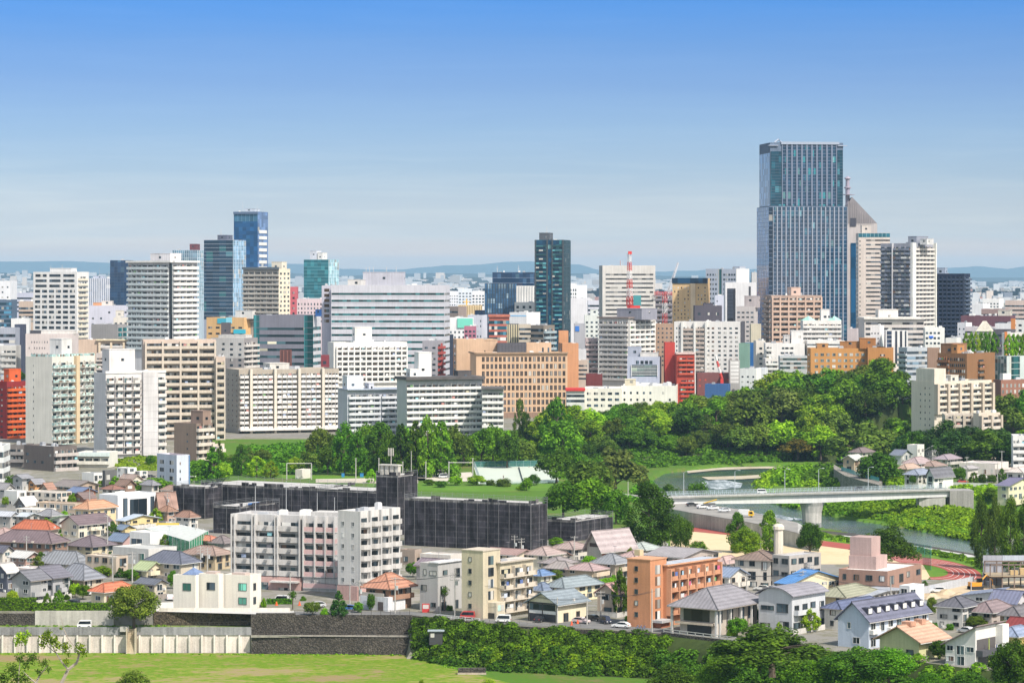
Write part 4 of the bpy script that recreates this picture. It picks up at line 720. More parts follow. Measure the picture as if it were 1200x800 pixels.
# meadow in front of the river wall: mown grass with dry patches
GRASS=groundm([(.42,(.25,.19,.10)),(.45,(.22,.21,.06)),(.475,(.15,.225,.02)),(.505,(.095,.185,.012)),(.53,(.15,.24,.018)),(.555,(.23,.24,.05)),(.59,(.27,.22,.11))],(.05,.8),'meadow_grass',.95,(.42,.8,1),(.6,.4))
mb=MB();xs=[-40,0,100,200,295,400,480,520,560,600,625,660,700]
fr=[(-120,716),(480,713.9),(520,690),(570,672),(620,655),(700,640)]
P=[Vector((K(p)*Y,Y-.06,0))for p,Y in fr]
mb.poly([(P[0].x-30,P[0].y,.02)]+[(0,0,0)]*0+[(p.x,p.y,.02)for p in P]+[(K(720)*300,300,.02),(-150,300,.02)][0:2])
tag(mb.build('meadow',GRASS),kind='structure')
# water
wm,nt,bs=newmat('river_water');t=N(nt,'ShaderNodeTexCoord').outputs['Object']
f1=noise(nt,.05,3,t);f2=noise(nt,.5,5,t,(1.6,.35,1),.7)
rp=ramp(N(nt,'ShaderNodeValToRGB'),[(.35,(.03,.06,.09)),(.5,(.045,.075,.10)),(.66,(.08,.085,.05))]);nt.links.new(f1,rp.inputs[0])
wp=N(nt,'ShaderNodeMapRange');nt.links.new(f2,wp.inputs[0]);wp.inputs[1].default_value=.58;wp.inputs[2].default_value=.74
nt.links.new(MIX(nt,MA(nt,'MULTIPLY',wp.outputs[0],.5),rp.outputs[0],(.55,.58,.6)),bs.inputs['Base Color']);bs.inputs['Roughness'].default_value=.1
bp=N(nt,'ShaderNodeBump');bp.inputs['Strength'].default_value=.5;bp.inputs['Distance'].default_value=.5;nt.links.new(f2,bp.inputs['Height']);nt.links.new(bp.outputs[0],bs.inputs['Normal'])
mb=MB();mb.poly([(20,950,WZ),(460,880,WZ),(520,1700,WZ),(20,1600,WZ)]);tag(mb.build('river',wm),kind='structure')
# white water over stones
fm=groundm([(.44,(.10,.13,.14)),(.52,(.38,.42,.44)),(.62,(.72,.74,.75))],(.15,.9),'white_water',.4,(1,.25,1))
for pl in([(822,564),(846,561.5),(870,566),(868,571),(840,573),(824,570)],[(884,601),(915,603),(930,607),(928,610),(900,607.5),(880,603)],[(930,606),(955,610),(956,612),(932,609)]):
 tag(sheet('rapids',[at(x,y,WZ)for x,y in pl],WZ+.02,fm),kind='structure')
GRAV=groundm([(.36,(.30,.25,.17)),(.5,(.45,.40,.30)),(.66,(.38,.36,.32))],(.1,.8),'gravel_bar')
sheet('gravel_bar',[at(x,y,-.5)for x,y in((805,551),(850,547.2),(900,546.2),(945,547),(945,549),(890,548.6),(840,550.5),(806,554))],-.5,GRAV)
sheet('gravel_bar',[at(x,y,-.4)for x,y in((822,558.5),(870,557),(905,555),(905,558.5),(870,561),(830,561.5))],-.45,GRAV)
# sports ground, track, paths
SAND=groundm([(.35,(.52,.40,.24)),(.5,(.60,.48,.31)),(.65,(.56,.46,.30))],(.04,.3),'sand')
TRK=groundm([(.38,(.28,.07,.06)),(.5,(.34,.09,.075)),(.64,(.30,.11,.09))],(.05,.4),'red_track')
LAWN=groundm([(.36,(.10,.16,.03)),(.5,(.09,.20,.022)),(.64,(.15,.22,.04))],(.06,.6),'lawn')
zf=3.0
sheet('sports_ground',[at(x,y,zf)for x,y in((760,622),(808,616),(950,631),(1075,650),(1090,676),(1060,700),(960,690),(860,690),(770,690))],3.05,SAND)
def strip(name,pts,z,mat):
 mb=MB();A=[at(x,y0,z)for x,y0,y1 in pts];Bb=[at(x,y1,z)for x,y0,y1 in pts]
 for i in range(len(pts)-1):mb.poly([Bb[i],Bb[i+1],A[i+1],A[i]])
 return tag(mb.build(name,mat),kind='structure')
strip('lawn_strip',[(770,610,620),(808,612,617.5),(870,616,624),(950,625,632),(1010,632,639),(1075,641,648),(1120,648,656)],3.04,LAWN)
strip('running_track',[(740,613.5,619.5),(808,617,622),(860,621.5,627),(930,629,635),(1000,637.5,644),(1065,646.5,653),(1080,648.5,656)],3.09,TRK)
# the bend of the track as a true ring of lanes
c0,c1=at(1085,654,zf),at(1075,684,zf)
ctr=(c0+c1)/2
def bend(name,r0,r1,z,mat,a0=-95,a1=110):
 mb=MB();q=[]
 for i in range(33):
  a=R(a0+(a1-a0)*i/32);q.append((ctr.x+math.cos(a)*r0*.38,ctr.y+math.sin(a)*r0,ctr.x+math.cos(a)*r1*.38,ctr.y+math.sin(a)*r1))
 for i in range(32):
  u,v=q[i],q[i+1];mb.poly([(u[2],u[3],z),(v[2],v[3],z),(v[0],v[1],z),(u[0],u[1],z)])
 return tag(mb.build(name,mat),kind='structure')
rr=(c0-c1).length/2
bend('lawn',0.1,rr+26,3.045,LAWN);bend('track_bend',rr*.5,rr+5,3.095,TRK)
for i in range(1,6):r_=rr*.5+(rr*.5+5)*i/6;bend('lane_line',r_-.2,r_+.2,3.1,plain((.7,.6,.58),.8))
# tennis courts behind the black scaffolding
CT=groundm([(.3,(.40,.46,.40)),(.5,(.47,.52,.45)),(.7,(.52,.55,.48))],(.03,.4),'tennis_court')
zt_=9.06;Q=[at(x,y,9)for x,y in((561,567),(655,564.5),(650,545),(555,546.5))]
sheet('tennis_court',[Vector((p.x,p.y,0))for p in Q],zt_,CT)
strip('court_lawn',[(430,561,572),(500,566,574),(560,568,576),(660,566,574)],9.04,LAWN)
sheet('car_park',[at(x,y,9)for x,y in((486,563),(560,564),(552,553),(488,556))],9.05,groundm([(.35,(.46,.42,.35)),(.6,(.54,.50,.43))],(.05,.4),'pale_paving'))
strip('school_yard',[(370,561,565),(430,560,566),(490,562,566)],9.055,groundm([(.4,(.45,.40,.33)),(.6,(.5,.46,.38))],(.05,.4),'yard'))
strip('lawn_strip',[(330,556,561),(430,558,561),(500,560,563.5)],9.05,LAWN)
ASPH=groundm([(.35,(.13,.13,.135)),(.5,(.17,.17,.17)),(.66,(.21,.205,.20))],(.08,.6),'asphalt')
PAVE=groundm([(.35,(.42,.41,.39)),(.6,(.52,.51,.49))],(.08,.6),'concrete_paving')
# river road with parking above its retaining wall, on the near bank
strip('riverside_road',[(690,574,583),(760,581,591),(808,588,600),(870,597,610),(900,604,616),(935,612,624)],8.0,groundm([(.35,(.20,.19,.18)),(.5,(.27,.26,.245)),(.66,(.34,.32,.29))],(.1,.7),'worn_concrete'))
strip('riverbank_path',[(935,621.5,624),(1000,628,630.5),(1060,637,640),(1130,648.5,651.5),(1200,661,665)],.35,PAVE)
sheet('terrace_road',[Vector((K(-60)*716,716.3,0)),Vector((K(297)*716,716.3,0)),Vector((K(297)*724,723.9,0)),Vector((K(-60)*724,723.9,0))],5.65,groundm([(.35,(.2,.24,.08)),(.5,(.12,.19,.04)),(.62,(.34,.32,.25))],(.2,.8),'verge'))
# street along the edge of the terrace
def edge_pt(px,off):Y=float(np.interp(px,EDX,EDY))+off;return Vector((K(px)*Y,Y,9))
E0=[edge_pt(p,1.2)for p in(345,420,480,540,600,680,760,800)];E1=[edge_pt(p,8.5)for p in(800,760,680,600,540,480,420,345)]
mb=MB()
for i in range(7):mb.poly([E0[i]+Vector((0,0,.05)),E0[i+1]+Vector((0,0,.05)),E1[6-i]+Vector((0,0,.05)),E1[7-i]+Vector((0,0,.05))])
tag(mb.build('terrace_street',ASPH),kind='structure')
sheet('forecourt',[Vector((p.x,p.y,0))for p in(edge_pt(180,9),edge_pt(345,9),edge_pt(345,2),edge_pt(305,2),edge_pt(180,8.3))],9.07,PAVE)
sheet('parking_lot',[Vector((p.x,p.y,0))for p in(edge_pt(655,8.4),edge_pt(655,24),edge_pt(700,24),edge_pt(745,18),edge_pt(745,8.4))],9.06,ASPH)
SOIL=groundm([(.36,(.36,.27,.17)),(.5,(.50,.40,.27)),(.62,(.42,.36,.28))],(.08,.6),'bare_soil')
sheet('building_site',[at(x,y,9)for x,y in((1082,700),(1205,705),(1210,680),(1140,683),(1085,690))],9.08,SOIL)
# far land: wooded ridges and hazy mountains
def ridge(name,Y,pts,dep,col,seed,rough):
 rg=np.random.default_rng(seed);xs=np.linspace(-150,1350,240);base=np.interp(xs,[p[0]for p in pts],[p[1]for p in pts])
 nz=sum(rg.normal()*0+np.interp(xs,np.linspace(-150,1350,k),rg.uniform(-1,1,k))/(k/20)**.8 for k in(14,30,60,120));base=base-nz*rough*np.clip((HZ+3-base)/8,0.1,1)
 mb=MB();n=len(xs)
 for j,(dy,fr)in enumerate(((-dep,0),(-dep*.6,.35),(-dep*.25,.75),(0,1),(dep*.6,.5),(dep,0))):
  y=Y+dy
  for x,b_ in zip(xs,base):z=8+max(0,zat(b_,Y)-8)*fr;mb.v.append((K(x)*Y,y+rg.uniform(-.1,.1)*dep*.3,z*(1+rg.uniform(-.06,.06))if 0<fr<1 else z))
 for j in range(5):
  for i in range(n-1):mb.f.append((j*n+i,j*n+i+1,(j+1)*n+i+1,(j+1)*n+i));mb.m.append(0)
 return tag(mb.build(name,col),kind='structure')
WOOD=groundm([(.35,(.010,.014,.016)),(.5,(.016,.022,.024)),(.68,(.03,.036,.036))],(.004,.02),'wooded_hill')
ridge('mountains',40000,[(-150,300),(0,306),(60,307),(110,308),(180,310),(330,309),(360,310),(400,316),(470,316),(520,312),(545,311),(590,307),(620,306),(660,310),(680,310),(700,316),(780,317),(900,315),(1060,316),(1130,313),(1145,312),(1180,316),(1200,313),(1350,310)],1500,WOOD,1,1.2)
ridge('hills',27000,[(-150,318),(0,320),(100,320),(340,320),(400,323),(450,321),(490,319),(520,318),(555,319),(575,321),(650,321),(680,320),(705,320),(760,323),(880,325),(1100,325),(1350,326)],1500,WOOD,2,1.3)
HP=[(-150,319),(0,320),(40,320),(110,322),(330,325),(420,326),(500,325),(560,324.5),(640,327),(720,326),(840,328),(1100,330),(1350,331)];ridge('hills',20000,HP,6500,WOOD,3,1.0)
# ------------------------------------------------------------------ houses and low apartment blocks
WMC={}
FW=plain((.62,.62,.61),.5);FD=plain((.10,.10,.10),.5);FB=plain((.20,.15,.11),.5)
def hwin(root,f,w_,d_,u,v,a,h,fr,glass=None,name='window'):
 a=round(a,1);h=round(h,1);k=(f,a,h,fr.name,name,(glass or GHOUSE).name)
 if k not in WMC:
  g=MB();m=MB();e=.09
  def bx(mb,u0,u1,v0,v1,n0,n1):
   if f=='L':mb.box(u0,u1,-n1,-n0,v0,v1)
   else:mb.box(n0,n1,u0,u1,v0,v1)
  bx(g,-a/2,a/2,0,h,-.03,.03)
  bx(m,-a/2-e,a/2+e,-e,0,-.02,.11);bx(m,-a/2-e,a/2+e,h,h+e,-.02,.09);bx(m,-a/2-e,-a/2,0,h,-.02,.09);bx(m,a/2,a/2+e,0,h,-.02,.09)
  if a>.9:bx(m,-.04,.04,.001,h-.001,-.02,.07)
  WMC[k]=(g.mesh(name,glass or GHOUSE),m.mesh('frame',fr))
 loc=(-w_+u,0,v)if f=='L' else(0,u,v)
 o=put(name,WMC[k][0],root,loc);put('frame',WMC[k][1],o);return o
ACM=None
def ac_unit(root,loc,f):
 global ACM
 if ACM is None:
  mb=MB();mb.box(-.4,.4,-.3,0,0,.6);mb.lathe([(.22,0)],4);mb.box(-.3,-.05,-.33,-.3,.1,.5,1);ACM=mb.mesh('air_conditioner',[plain((.66,.66,.64)),plain((.2,.2,.2))])
 put('air_conditioner',ACM,root,loc,R(90)if f=='R' else 0)
ALLH=[]
def house(label,xs,yr,ye,yb,th,kind,wc,rc,st=2,name='house',cat='house',zg=None,o=.7,ax='x',nL=None,nR=None,fr=None,d=None,w=None,balc=None,rib=.17,group=None,glass=None,wallm=None,Y=None,hw=None,skipL=False):
 zg=(9.0 if zg is None else zg);Y=Y or Yat(yb,zg);th=R(th)
 w_,d_=solve(*xs,Y,th,d,w);w_=min(w_,60);d_=min(d_,60)
 root=thing(name,label,cat,(K(xs[1])*Y,Y,zg),-th,group);px=Y/F
 zc=lambda y:zat(y,Y)-zg
 ze=zc(ye);wm_=wallm or wall(wc,.2);rm=roofm(rc,rib)
 mid=math.sin(th)*(-w_/2)*-1*0+(d_/2*math.cos(th)+w_/2*math.sin(th));zr=max(ze+.15,zat(yr,Y+mid)-zg)
 mb=MB()
 if kind=='flat':
  zr=ze;q=.25;mb.box(-w_,0,0,d_,-2,ze-.5);mb.box(-w_,0,0,q,ze-.5,ze);mb.box(-w_,0,d_-q,d_,ze-.5,ze);mb.box(-w_,-w_+q,q,d_-q,ze-.5,ze);mb.box(-q,0,q,d_-q,ze-.5,ze)
  mb.build('wall',wm_,root);rb=MB();rb.box(-w_+q,-q,q,d_-q,ze-.6,ze-.4);rb.build('roof',rm,root)
 else:
  hr=zr-ze;mb.box(-w_,0,0,d_,-2,ze)
  if kind=='gable':
   if ax=='x':mb.poly([(0,0,ze),(0,d_,ze),(0,d_/2,zr-.1)]);mb.poly([(-w_,0,ze),(-w_,d_/2,zr-.1),(-w_,d_,ze)])
   else:mb.poly([(-w_,0,ze),(0,0,ze),(-w_/2,0,zr-.1)]);mb.poly([(-w_,d_,ze),(-w_/2,d_,zr-.1),(0,d_,ze)])
  if kind=='shed':  # high along R face
   mb.poly([(0,0,ze),(0,d_,ze),(0,d_,zr),(0,0,zr)]);mb.poly([(-w_,0,ze),(0,0,ze),(0,0,zr)]);mb.poly([(-w_,d_,ze),(0,d_,zr),(0,d_,ze)])
  if kind=='barrel':
   n=10;P=[(-w_+w_*i/n,ze+hr*(1-(2*i/n-1)**2))for i in range(n+1)]
   mb.poly([(x,0,z)for x,z in P]);mb.poly([(x,d_,z)for x,z in P][::-1])
  mb.build('wall',wm_,root);rb=MB();t=.22
  def slab(pts):
   rb.poly([(p[0],p[1],p[2]+t)for p in pts]);rb.poly([(p[0],p[1],p[2])for p in pts][::-1])
   for i in range(len(pts)):
    a,b_=pts[i],pts[(i+1)%len(pts)];rb.poly([a,b_,(b_[0],b_[1],b_[2]+t),(a[0],a[1],a[2]+t)])
  x0,x1,y0,y1=-w_-o,o,-o,d_+o;rd=None
  if kind=='hip':
   zl=ze-.1;W2,D2=x1-x0,y1-y0
   if W2>=D2:r0,r1=(x0+D2*.46,(y0+y1)/2,zr),(x1-D2*.46,(y0+y1)/2,zr)
   else:r0,r1=((x0+x1)/2,y0+W2*.46,zr),((x0+x1)/2,y1-W2*.46,zr)
   A,Bc,Cc,Dd=(x0,y0,zl),(x1,y0,zl),(x1,y1,zl),(x0,y1,zl);rd=(r0,r1)
   fs=[[A,Bc,r1,r0],[Bc,Cc,r1],[Cc,Dd,r0,r1],[Dd,A,r0]]if W2>=D2 else[[A,Bc,r0],[Bc,Cc,r1,r0],[Cc,Dd,r1],[Dd,A,r0,r1]]
   for f_ in fs:rb.poly([(p[0],p[1],p[2]+.02)for p in f_])
   rb.box(x0,x1,y0,y1,zl-.18,zl+.018)
   cb=MB()
   for a,b_ in[(r0,r1)]+([(A,r0),(Bc,r1),(Cc,r1),(Dd,r0)]if W2>=D2 else[(A,r0),(Bc,r0),(Cc,r1),(Dd,r1)]):cb.tube([(a[0],a[1],a[2]+.06),(b_[0],b_[1],b_[2]+.06)],.17,5)
   cb.build('ridge_cap',roofm(tuple(c*.72 for c in rc)),root)
  elif kind=='gable':
   if ax=='x':m=d_/2;s_=hr/m;slab([(x0,y0,ze-s_*o),(x1,y0,ze-s_*o),(x1,m,zr),(x0,m,zr)]);slab([(x0,m,zr+.002),(x1,m,zr+.002),(x1,y1,ze-s_*o),(x0,y1,ze-s_*o)]);rd=((x0,m,zr+t),(x1,m,zr+t))
   else:m=-w_/2;s_=hr/(w_/2);slab([(x0,y1,ze-s_*o),(x0,y0,ze-s_*o),(m,y0,zr),(m,y1,zr)]);slab([(m,y1,zr+.002),(m,y0,zr+.002),(x1,y0,ze-s_*o),(x1,y1,ze-s_*o)]);rd=((m,y0,zr+t),(m,y1,zr+t))
   cb=MB();cb.tube(rd,.18,5);cb.build('ridge_cap',roofm(tuple(c*.72 for c in rc)),root)
  elif kind=='shed':s_=hr/w_;slab([(x0,y0,ze-s_*o),(x1,y0,zr+s_*o),(x1,y1,zr+s_*o),(x0,y1,ze-s_*o)])
  elif kind=='barrel':
   n=10
   for i in range(n):
    g=lambda q:(x0+(x1-x0)*q/n,ze+hr*(1-(2*q/n-1)**2)+.02);a,b_=g(i),g(i+1);slab([(a[0],y1,a[1]),(a[0],y0,a[1]),(b_[0],y0,b_[1]),(b_[0],y1,b_[1])])
  rb.build('roof',rm,root)
  if kind in('hip','gable'):
   gb=MB();gz=ze-.22 if kind=='hip' else ze-(hr/(d_/2 if ax=='x' else w_/2))*o-.02
   E_=[((x0,y0),(x1,y0)),((x1,y0),(x1,y1))]if kind=='hip' else[((x0,y0),(x1,y0))]if ax=='x' else[((x1,y0),(x1,y1)),((x0,y0),(x0,y1))]
   for a,b_ in E_:gb.tube([(*a,gz),(*b_,gz)],.10,4)
   gb.build('gutter',plain(random.choice([(.55,.53,.5),(.3,.26,.22),(.62,.62,.6),(.16,.15,.15)]),.6),root)
  if random.random()<.45:
   ab=MB();ab.tube([(0,0,0),(0,0,2.4)],.045,4);[ab.tube([(-.55,y_,2.3-.0*y_),(.55,y_,2.3)],.03,3)for y_ in(-.4,0,.4)];ab.tube([(0,-.6,2.3),(0,.6,2.3)],.03,3);ab.build('antenna',plain((.35,.35,.36),.5,.5),root,(-w_*random.uniform(.3,.7),d_*.5,zr-.3),random.uniform(0,3))
 fh=ze/st;rg=random.Random(label);fr=fr or rg.choice([FW,FW,FD,FB])
 for f,W_,n in(('L',w_,nL),('R',d_,nR)):
  if n is None:n=int(W_/2.8)
  if W_<2.2 or n==0:continue
  uw=W_/n
  for s_ in range(st):
   for j in range(n):
    if rg.random()<.12:continue
    door=(f=='R' or rg.random()<.3)and rg.random()<.4
    a=min(uw*.7,rg.choice([2.0,1.7,1.4,.8]if f=='L' else[1.8,2.6,2.0,1.3]));h=min(fh*.78,2.0)if door else min(fh*.45,rg.choice([1.3,1.3,1.0]))
    v=s_*fh+(.12 if door else min(1.0,fh*.36));hwin(root,f,w_,d_,uw*(j+.5)+rg.uniform(-.2,.2)*(uw-a)*.8,v,a,h,fr,glass)
  if rg.random()<.55:
   u=rg.uniform(.15,.85)*W_;ac_unit(root,(-w_+u,-.05,0.1)if f=='L' else(.05,u,0.1+(fh if rg.random()<.4 else 0)),f)
 if balc is None and st>=2 and kind!='flat' and d_>5 and rg.random()<.42 and nR!=0:balc=[('R',rg.choice([.04,.3]),rg.choice([.62,.95]),1)]
 if balc:
  for f,u0,u1,s_ in balc:
   W_=w_ if f=='L' else d_;mb=MB();v=s_*fh
   def fb(a,b_,c,e,n0,n1,m=0):(mb.box(-w_+a*W_,-w_+b_*W_,-n1,-n0,c,e,m)if f=='L' else mb.box(n0,n1,a*W_,b_*W_,c,e,m))
   fb(u0,u1,v-.12,v+.03,0,1.3);fb(u0,u1,v+.03,v+1.05,1.2,1.3);fb(u0,u0+.1/W_,v+.03,v+1.05,0,1.2);fb(u1-.1/W_,u1,v+.03,v+1.05,0,1.2);mb.build('balcony',wall(tuple(min(.78,c*1.1)for c in wc)),root)
 r=type('H',(),{})();r.root,r.w,r.d,r.ze,r.zr,r.th,r.Y,r.fh,r.px,r.zg=root,w_,d_,ze,zr,th,Y,fh,px,zg;ALLH.append(r);return r
def part(h,name,mat,*boxes):
 mb=MB()
 for b_ in boxes:mb.box(*b_[:6],*(b_[6:]or()))
 return mb.build(name,mat,h.root)
SLATE=(.12,.12,.15);PURP=(.17,.13,.14);BRN=(.22,.15,.12);REDT=(.40,.13,.075);ORT=(.50,.25,.13);BLUER=(.17,.22,.31);GRN=(.36,.44,.33);PINKR=(.48,.29,.28);GR=(.26,.26,.28);SILV=(.46,.48,.52);CW=(.66,.60,.47);YW=(.66,.55,.28);WW=(.74,.73,.70);GW=(.46,.46,.47);BW=(.34,.24,.19)
# --- west quarter
house('grey fronted narrow house with orange side wall below the dark apartment row',(15,26,37),556,560,576,40,'gable',(.40,.40,.40),GR,ax='y')
house('small orange walled house with grey roof next to its grey fronted twin',(33,41,52),561,566,576,40,'gable',(.56,.30,.14),GR,ax='y')
house('long low house with dull brown grey tiled roof below dark apartments',(61,88,116),563,570,580,35,'gable',(.40,.31,.24),(.23,.20,.19))
house('white cubic house with sloping dark solar roof',(96,110,120),549,554,573,40,'flat',WW,SLATE,nR=2,nL=0)
house('charcoal cube house with two tall slit windows',(120,123,137),550,551,574,50,'flat',(.13,.13,.13),GR,nR=2,st=2,glass=GOFF)
house('white walled house with red brown hipped roof beside the charcoal cube',(120,132,144),568,573,584,40,'hip',WW,(.26,.14,.11))
house('brown house under a dark brown roof beside the rounded tree',(136,147,158),562,568,582,40,'gable',(.25,.17,.13),BRN)
house('rambling white villa with arched upper hall',(137,150,160),545,548,562,40,'flat',WW,WW)
house('low white terrace house with parked cars in front',(158,164,173),549,552,562,40,'flat',(.66,.65,.62),GR)
h=house('brick red house carrying blue solar panels',(78,93,112),571,577,590,38,'gable',(.36,.17,.12),(.15,.19,.30))
house('small brick gabled porch house below the solar panel roof',(86,98,111),577,583,593,38,'gable',(.44,.22,.15),(.2,.15,.14),ax='y')
house('white flat roofed box house at the frame edge',(5,20,31),575,575,594,40,'flat',WW,WW,nL=1)
house('cream flat roofed house with stepped terraces',(29,66,84),574,577,592,32,'flat',(.66,.60,.52),(.55,.50,.46))
h=house('white roofed house with black gable edge and chimneys',(18,30,44),582,591,606,40,'gable',(.18,.17,.17),(.70,.70,.68),ax='y')
house('cream house with bright orange tiled hipped roof',(88,104,136),586,596,618,35,'hip',(.68,.54,.33),(.48,.27,.17))
house('beige long house with pinkish flat roof and dark garages',(42,88,101),589,590,609,30,'flat',(.52,.42,.32),(.58,.48,.42))
h=house('white modernist hall with tall gridded windows',(116,138,186),580,580,609,42,'flat',(.74,.74,.76),(.66,.65,.63),nL=0,nR=0)
for u,a,hh in((.18,1.8,6.5),(.5,7.5,6.0),(.84,1.6,6.5)):hwin(h.root,'R',h.w,h.d,h.d*u,.6,a,hh,FD,GOFF)
house('brown roofed tall house beside the black scaffold netting',(183,187,206),577,590,612,55,'gable',(.46,.33,.24),(.34,.22,.18),ax='y')
house('yellow house with pale blue metal roof',(138,146,186),603,610,620,40,'gable',YW,(.42,.48,.56))
house('mustard shed with blue skylights beside the yellow house',(135,143,157),615,620,628,40,'gable',(.62,.50,.26),(.17,.22,.3))
house('house with glowing red tile hipped roof',(16,58,68),609,620,630,20,'hip',(.58,.52,.47),REDT,st=1)
house('cream house with plum brown gables facing the lane',(72,92,131),603,614,630,40,'gable',(.66,.60,.48),PURP,ax='y')
house('flat shed with pale green metal roof',(58,70,82),604,610,618,30,'shed',(.5,.5,.48),(.42,.55,.42))
h=house('long brown apartment row under a plum tiled roof with pale ridges',(-8,60,79),621,636,656,24,'hip',(.27,.175,.13),PURP,name='row_house')
for a in(.30,.62):part(h,'fire_wall',wall((.66,.58,.50)),(-h.w*a-.3,-h.w*a+.3,-.9,h.d*.48,h.ze-.1,h.ze+.3));
house('cream house with plum coloured hipped roof',(80,108,134),627,640,654,34,'hip',(.66,.58,.40),(.165,.135,.15))
house('rose pink house with blue metal gable roof',(128,144,158),625,633,643,40,'gable',(.56,.38,.36),BLUER)
h=house('white cube villa with wide glazed loggia and rooftop plants',(152,176,195),624,624,647,38,'flat',(.76,.75,.73),(.66,.65,.62),nL=0,nR=0,st=1)
hwin(h.root,'L',h.w,h.d,h.w*.35,1.2,4.6,2.6,FW,GOFF)
h=house('low concrete base house below the white cube villa with green glass',(132,174,207),643,643,662,38,'flat',(.56,.55,.53),(.5,.5,.48),nL=0,nR=0,st=1);hwin(h.root,'L',h.w,h.d,h.w*.8,.6,2.4,2.6,FW,glassm((.12,.34,.28),.1))
house('beige house with dark slate hipped roof and white patches',(169,212,233),645,660,680,32,'hip',(.60,.53,.42),(.13,.14,.18))
house('tan house with broad pinkish brown hipped roof behind the utility poles',(213,252,272),639,650,668,30,'hip',(.52,.42,.28),(.31,.225,.19))
house('small tan house with bright salmon red roof',(226,247,258),627,633,645,34,'hip',(.50,.37,.25),(.52,.22,.15),st=1)
house('dark roofed house wedged between salmon roof and white apartments',(247,262,274),627,636,646,30,'hip',(.4,.36,.34),(.20,.17,.17),st=1)
house('large house with ribbed grey hipped roof',(45,92,108),645,661,672,26,'hip',(.56,.50,.40),(.22,.23,.25),rib=.5)
house('second ribbed grey hipped roof house with wooden gate',(64,98,121),660,679,696,34,'hip',(.52,.44,.34),(.21,.22,.25),rib=.5)
house('grey plastered house with dark gable over a concrete podium',(14,36,56),668,679,708,36,'gable',(.36,.36,.36),(.17,.17,.19),ax='y',st=3)
house('grey house with bent slate roof and tall side wall',(33,62,82),663,676,702,36,'gable',(.40,.40,.41),(.165,.16,.19),ax='y',st=3)
house('cream bungalow with red tiled hipped roof in a trimmed garden',(107,122,157),682,693,708,38,'hip',(.64,.58,.42),(.50,.17,.10),st=1)
house('cream house with pale moss green roof',(157,172,191),658,667,680,38,'gable',(.64,.57,.42),(.36,.42,.24),ax='x')
house('cream house with slate roof and black carport',(160,181,195),678,684,701,40,'gable',(.56,.50,.40),(.14,.15,.18))
house('slate walled house with pale roof at the frame edge',(-6,8,20),660,669,694,40,'gable',(.11,.12,.15),(.55,.52,.50),ax='y')
house('pinkish brick house with pale ribbed roof',(12,30,47),646,653,668,36,'gable',(.46,.30,.25),(.55,.54,.52))
house('white walled annex below the pale ribbed roof',(15,36,55),663,666,680,36,'flat',(.6,.52,.5),(.66,.64,.62))
house('beige long house with white flat roof above the garden trees',(100,136,150),649,652,676,34,'flat',(.50,.42,.34),(.70,.66,.6))
house('low house with weathered silver metal roof at the frame edge',(-10,12,21),599,604,618,30,'gable',(.4,.38,.36),SILV)
house('low workshop with pale blue grey metal roof',(19,30,46),601,605,618,30,'gable',(.46,.44,.42),(.50,.54,.58))
house('white flat block behind the red tile roof',(18,47,66),596,597,612,34,'flat',(.70,.66,.60),(.72,.70,.66))
house('faded pink roofed house cut by the frame edge',(-12,6,21),618,626,638,30,'hip',(.55,.48,.44),(.40,.29,.27))
house('small house with navy blue roof beside the practice cage',(190,199,206),624,631,642,40,'gable',(.5,.48,.46),(.07,.09,.18),st=1)
house('tiny house with slate roof and cream wall by the lower frame edge',(-12,3,15),639,646,662,35,'gable',(.6,.56,.5),SLATE)
house('white house with grey gable behind the lower concrete podium',(44,56,66),646,652,664,36,'hip',(.6,.58,.55),GR)
house('little rust brown roofed house by the white modernist hall',(186,196,206),592,599,614,40,'hip',(.50,.34,.26),(.30,.18,.13))
house('cream terrace houses under the yellow green bank',(140,154,166),556,562,574,38,'gable',(.62,.56,.46),(.32,.25,.22))
house('grey roofed house squeezed before the pale blue apartment house',(166,178,186),562,568,582,40,'hip',(.56,.53,.48),(.24,.24,.26))
house('low white house with brown roof at the foot of the brown stepped house',(190,202,212),568,574,587,40,'hip',(.66,.62,.56),(.30,.21,.17))
house('small grey house under the dark apartment wing at the frame edge',(-8,6,16),566,572,584,38,'gable',(.48,.46,.44),(.28,.27,.28))
house('narrow tan house with rusty roof between orange twin houses and the dark row',(48,56,64),566,572,584,40,'gable',(.50,.40,.30),(.34,.20,.15),ax='y')
house('cream house with grey hipped roof behind the red tile hipped roof',(44,60,72),596,604,616,36,'hip',(.64,.58,.48),(.25,.25,.27))
house('white walled house with chestnut roof in the lane beside the practice cage',(206,222,232),598,606,620,38,'hip',(.68,.65,.60),(.28,.17,.13))
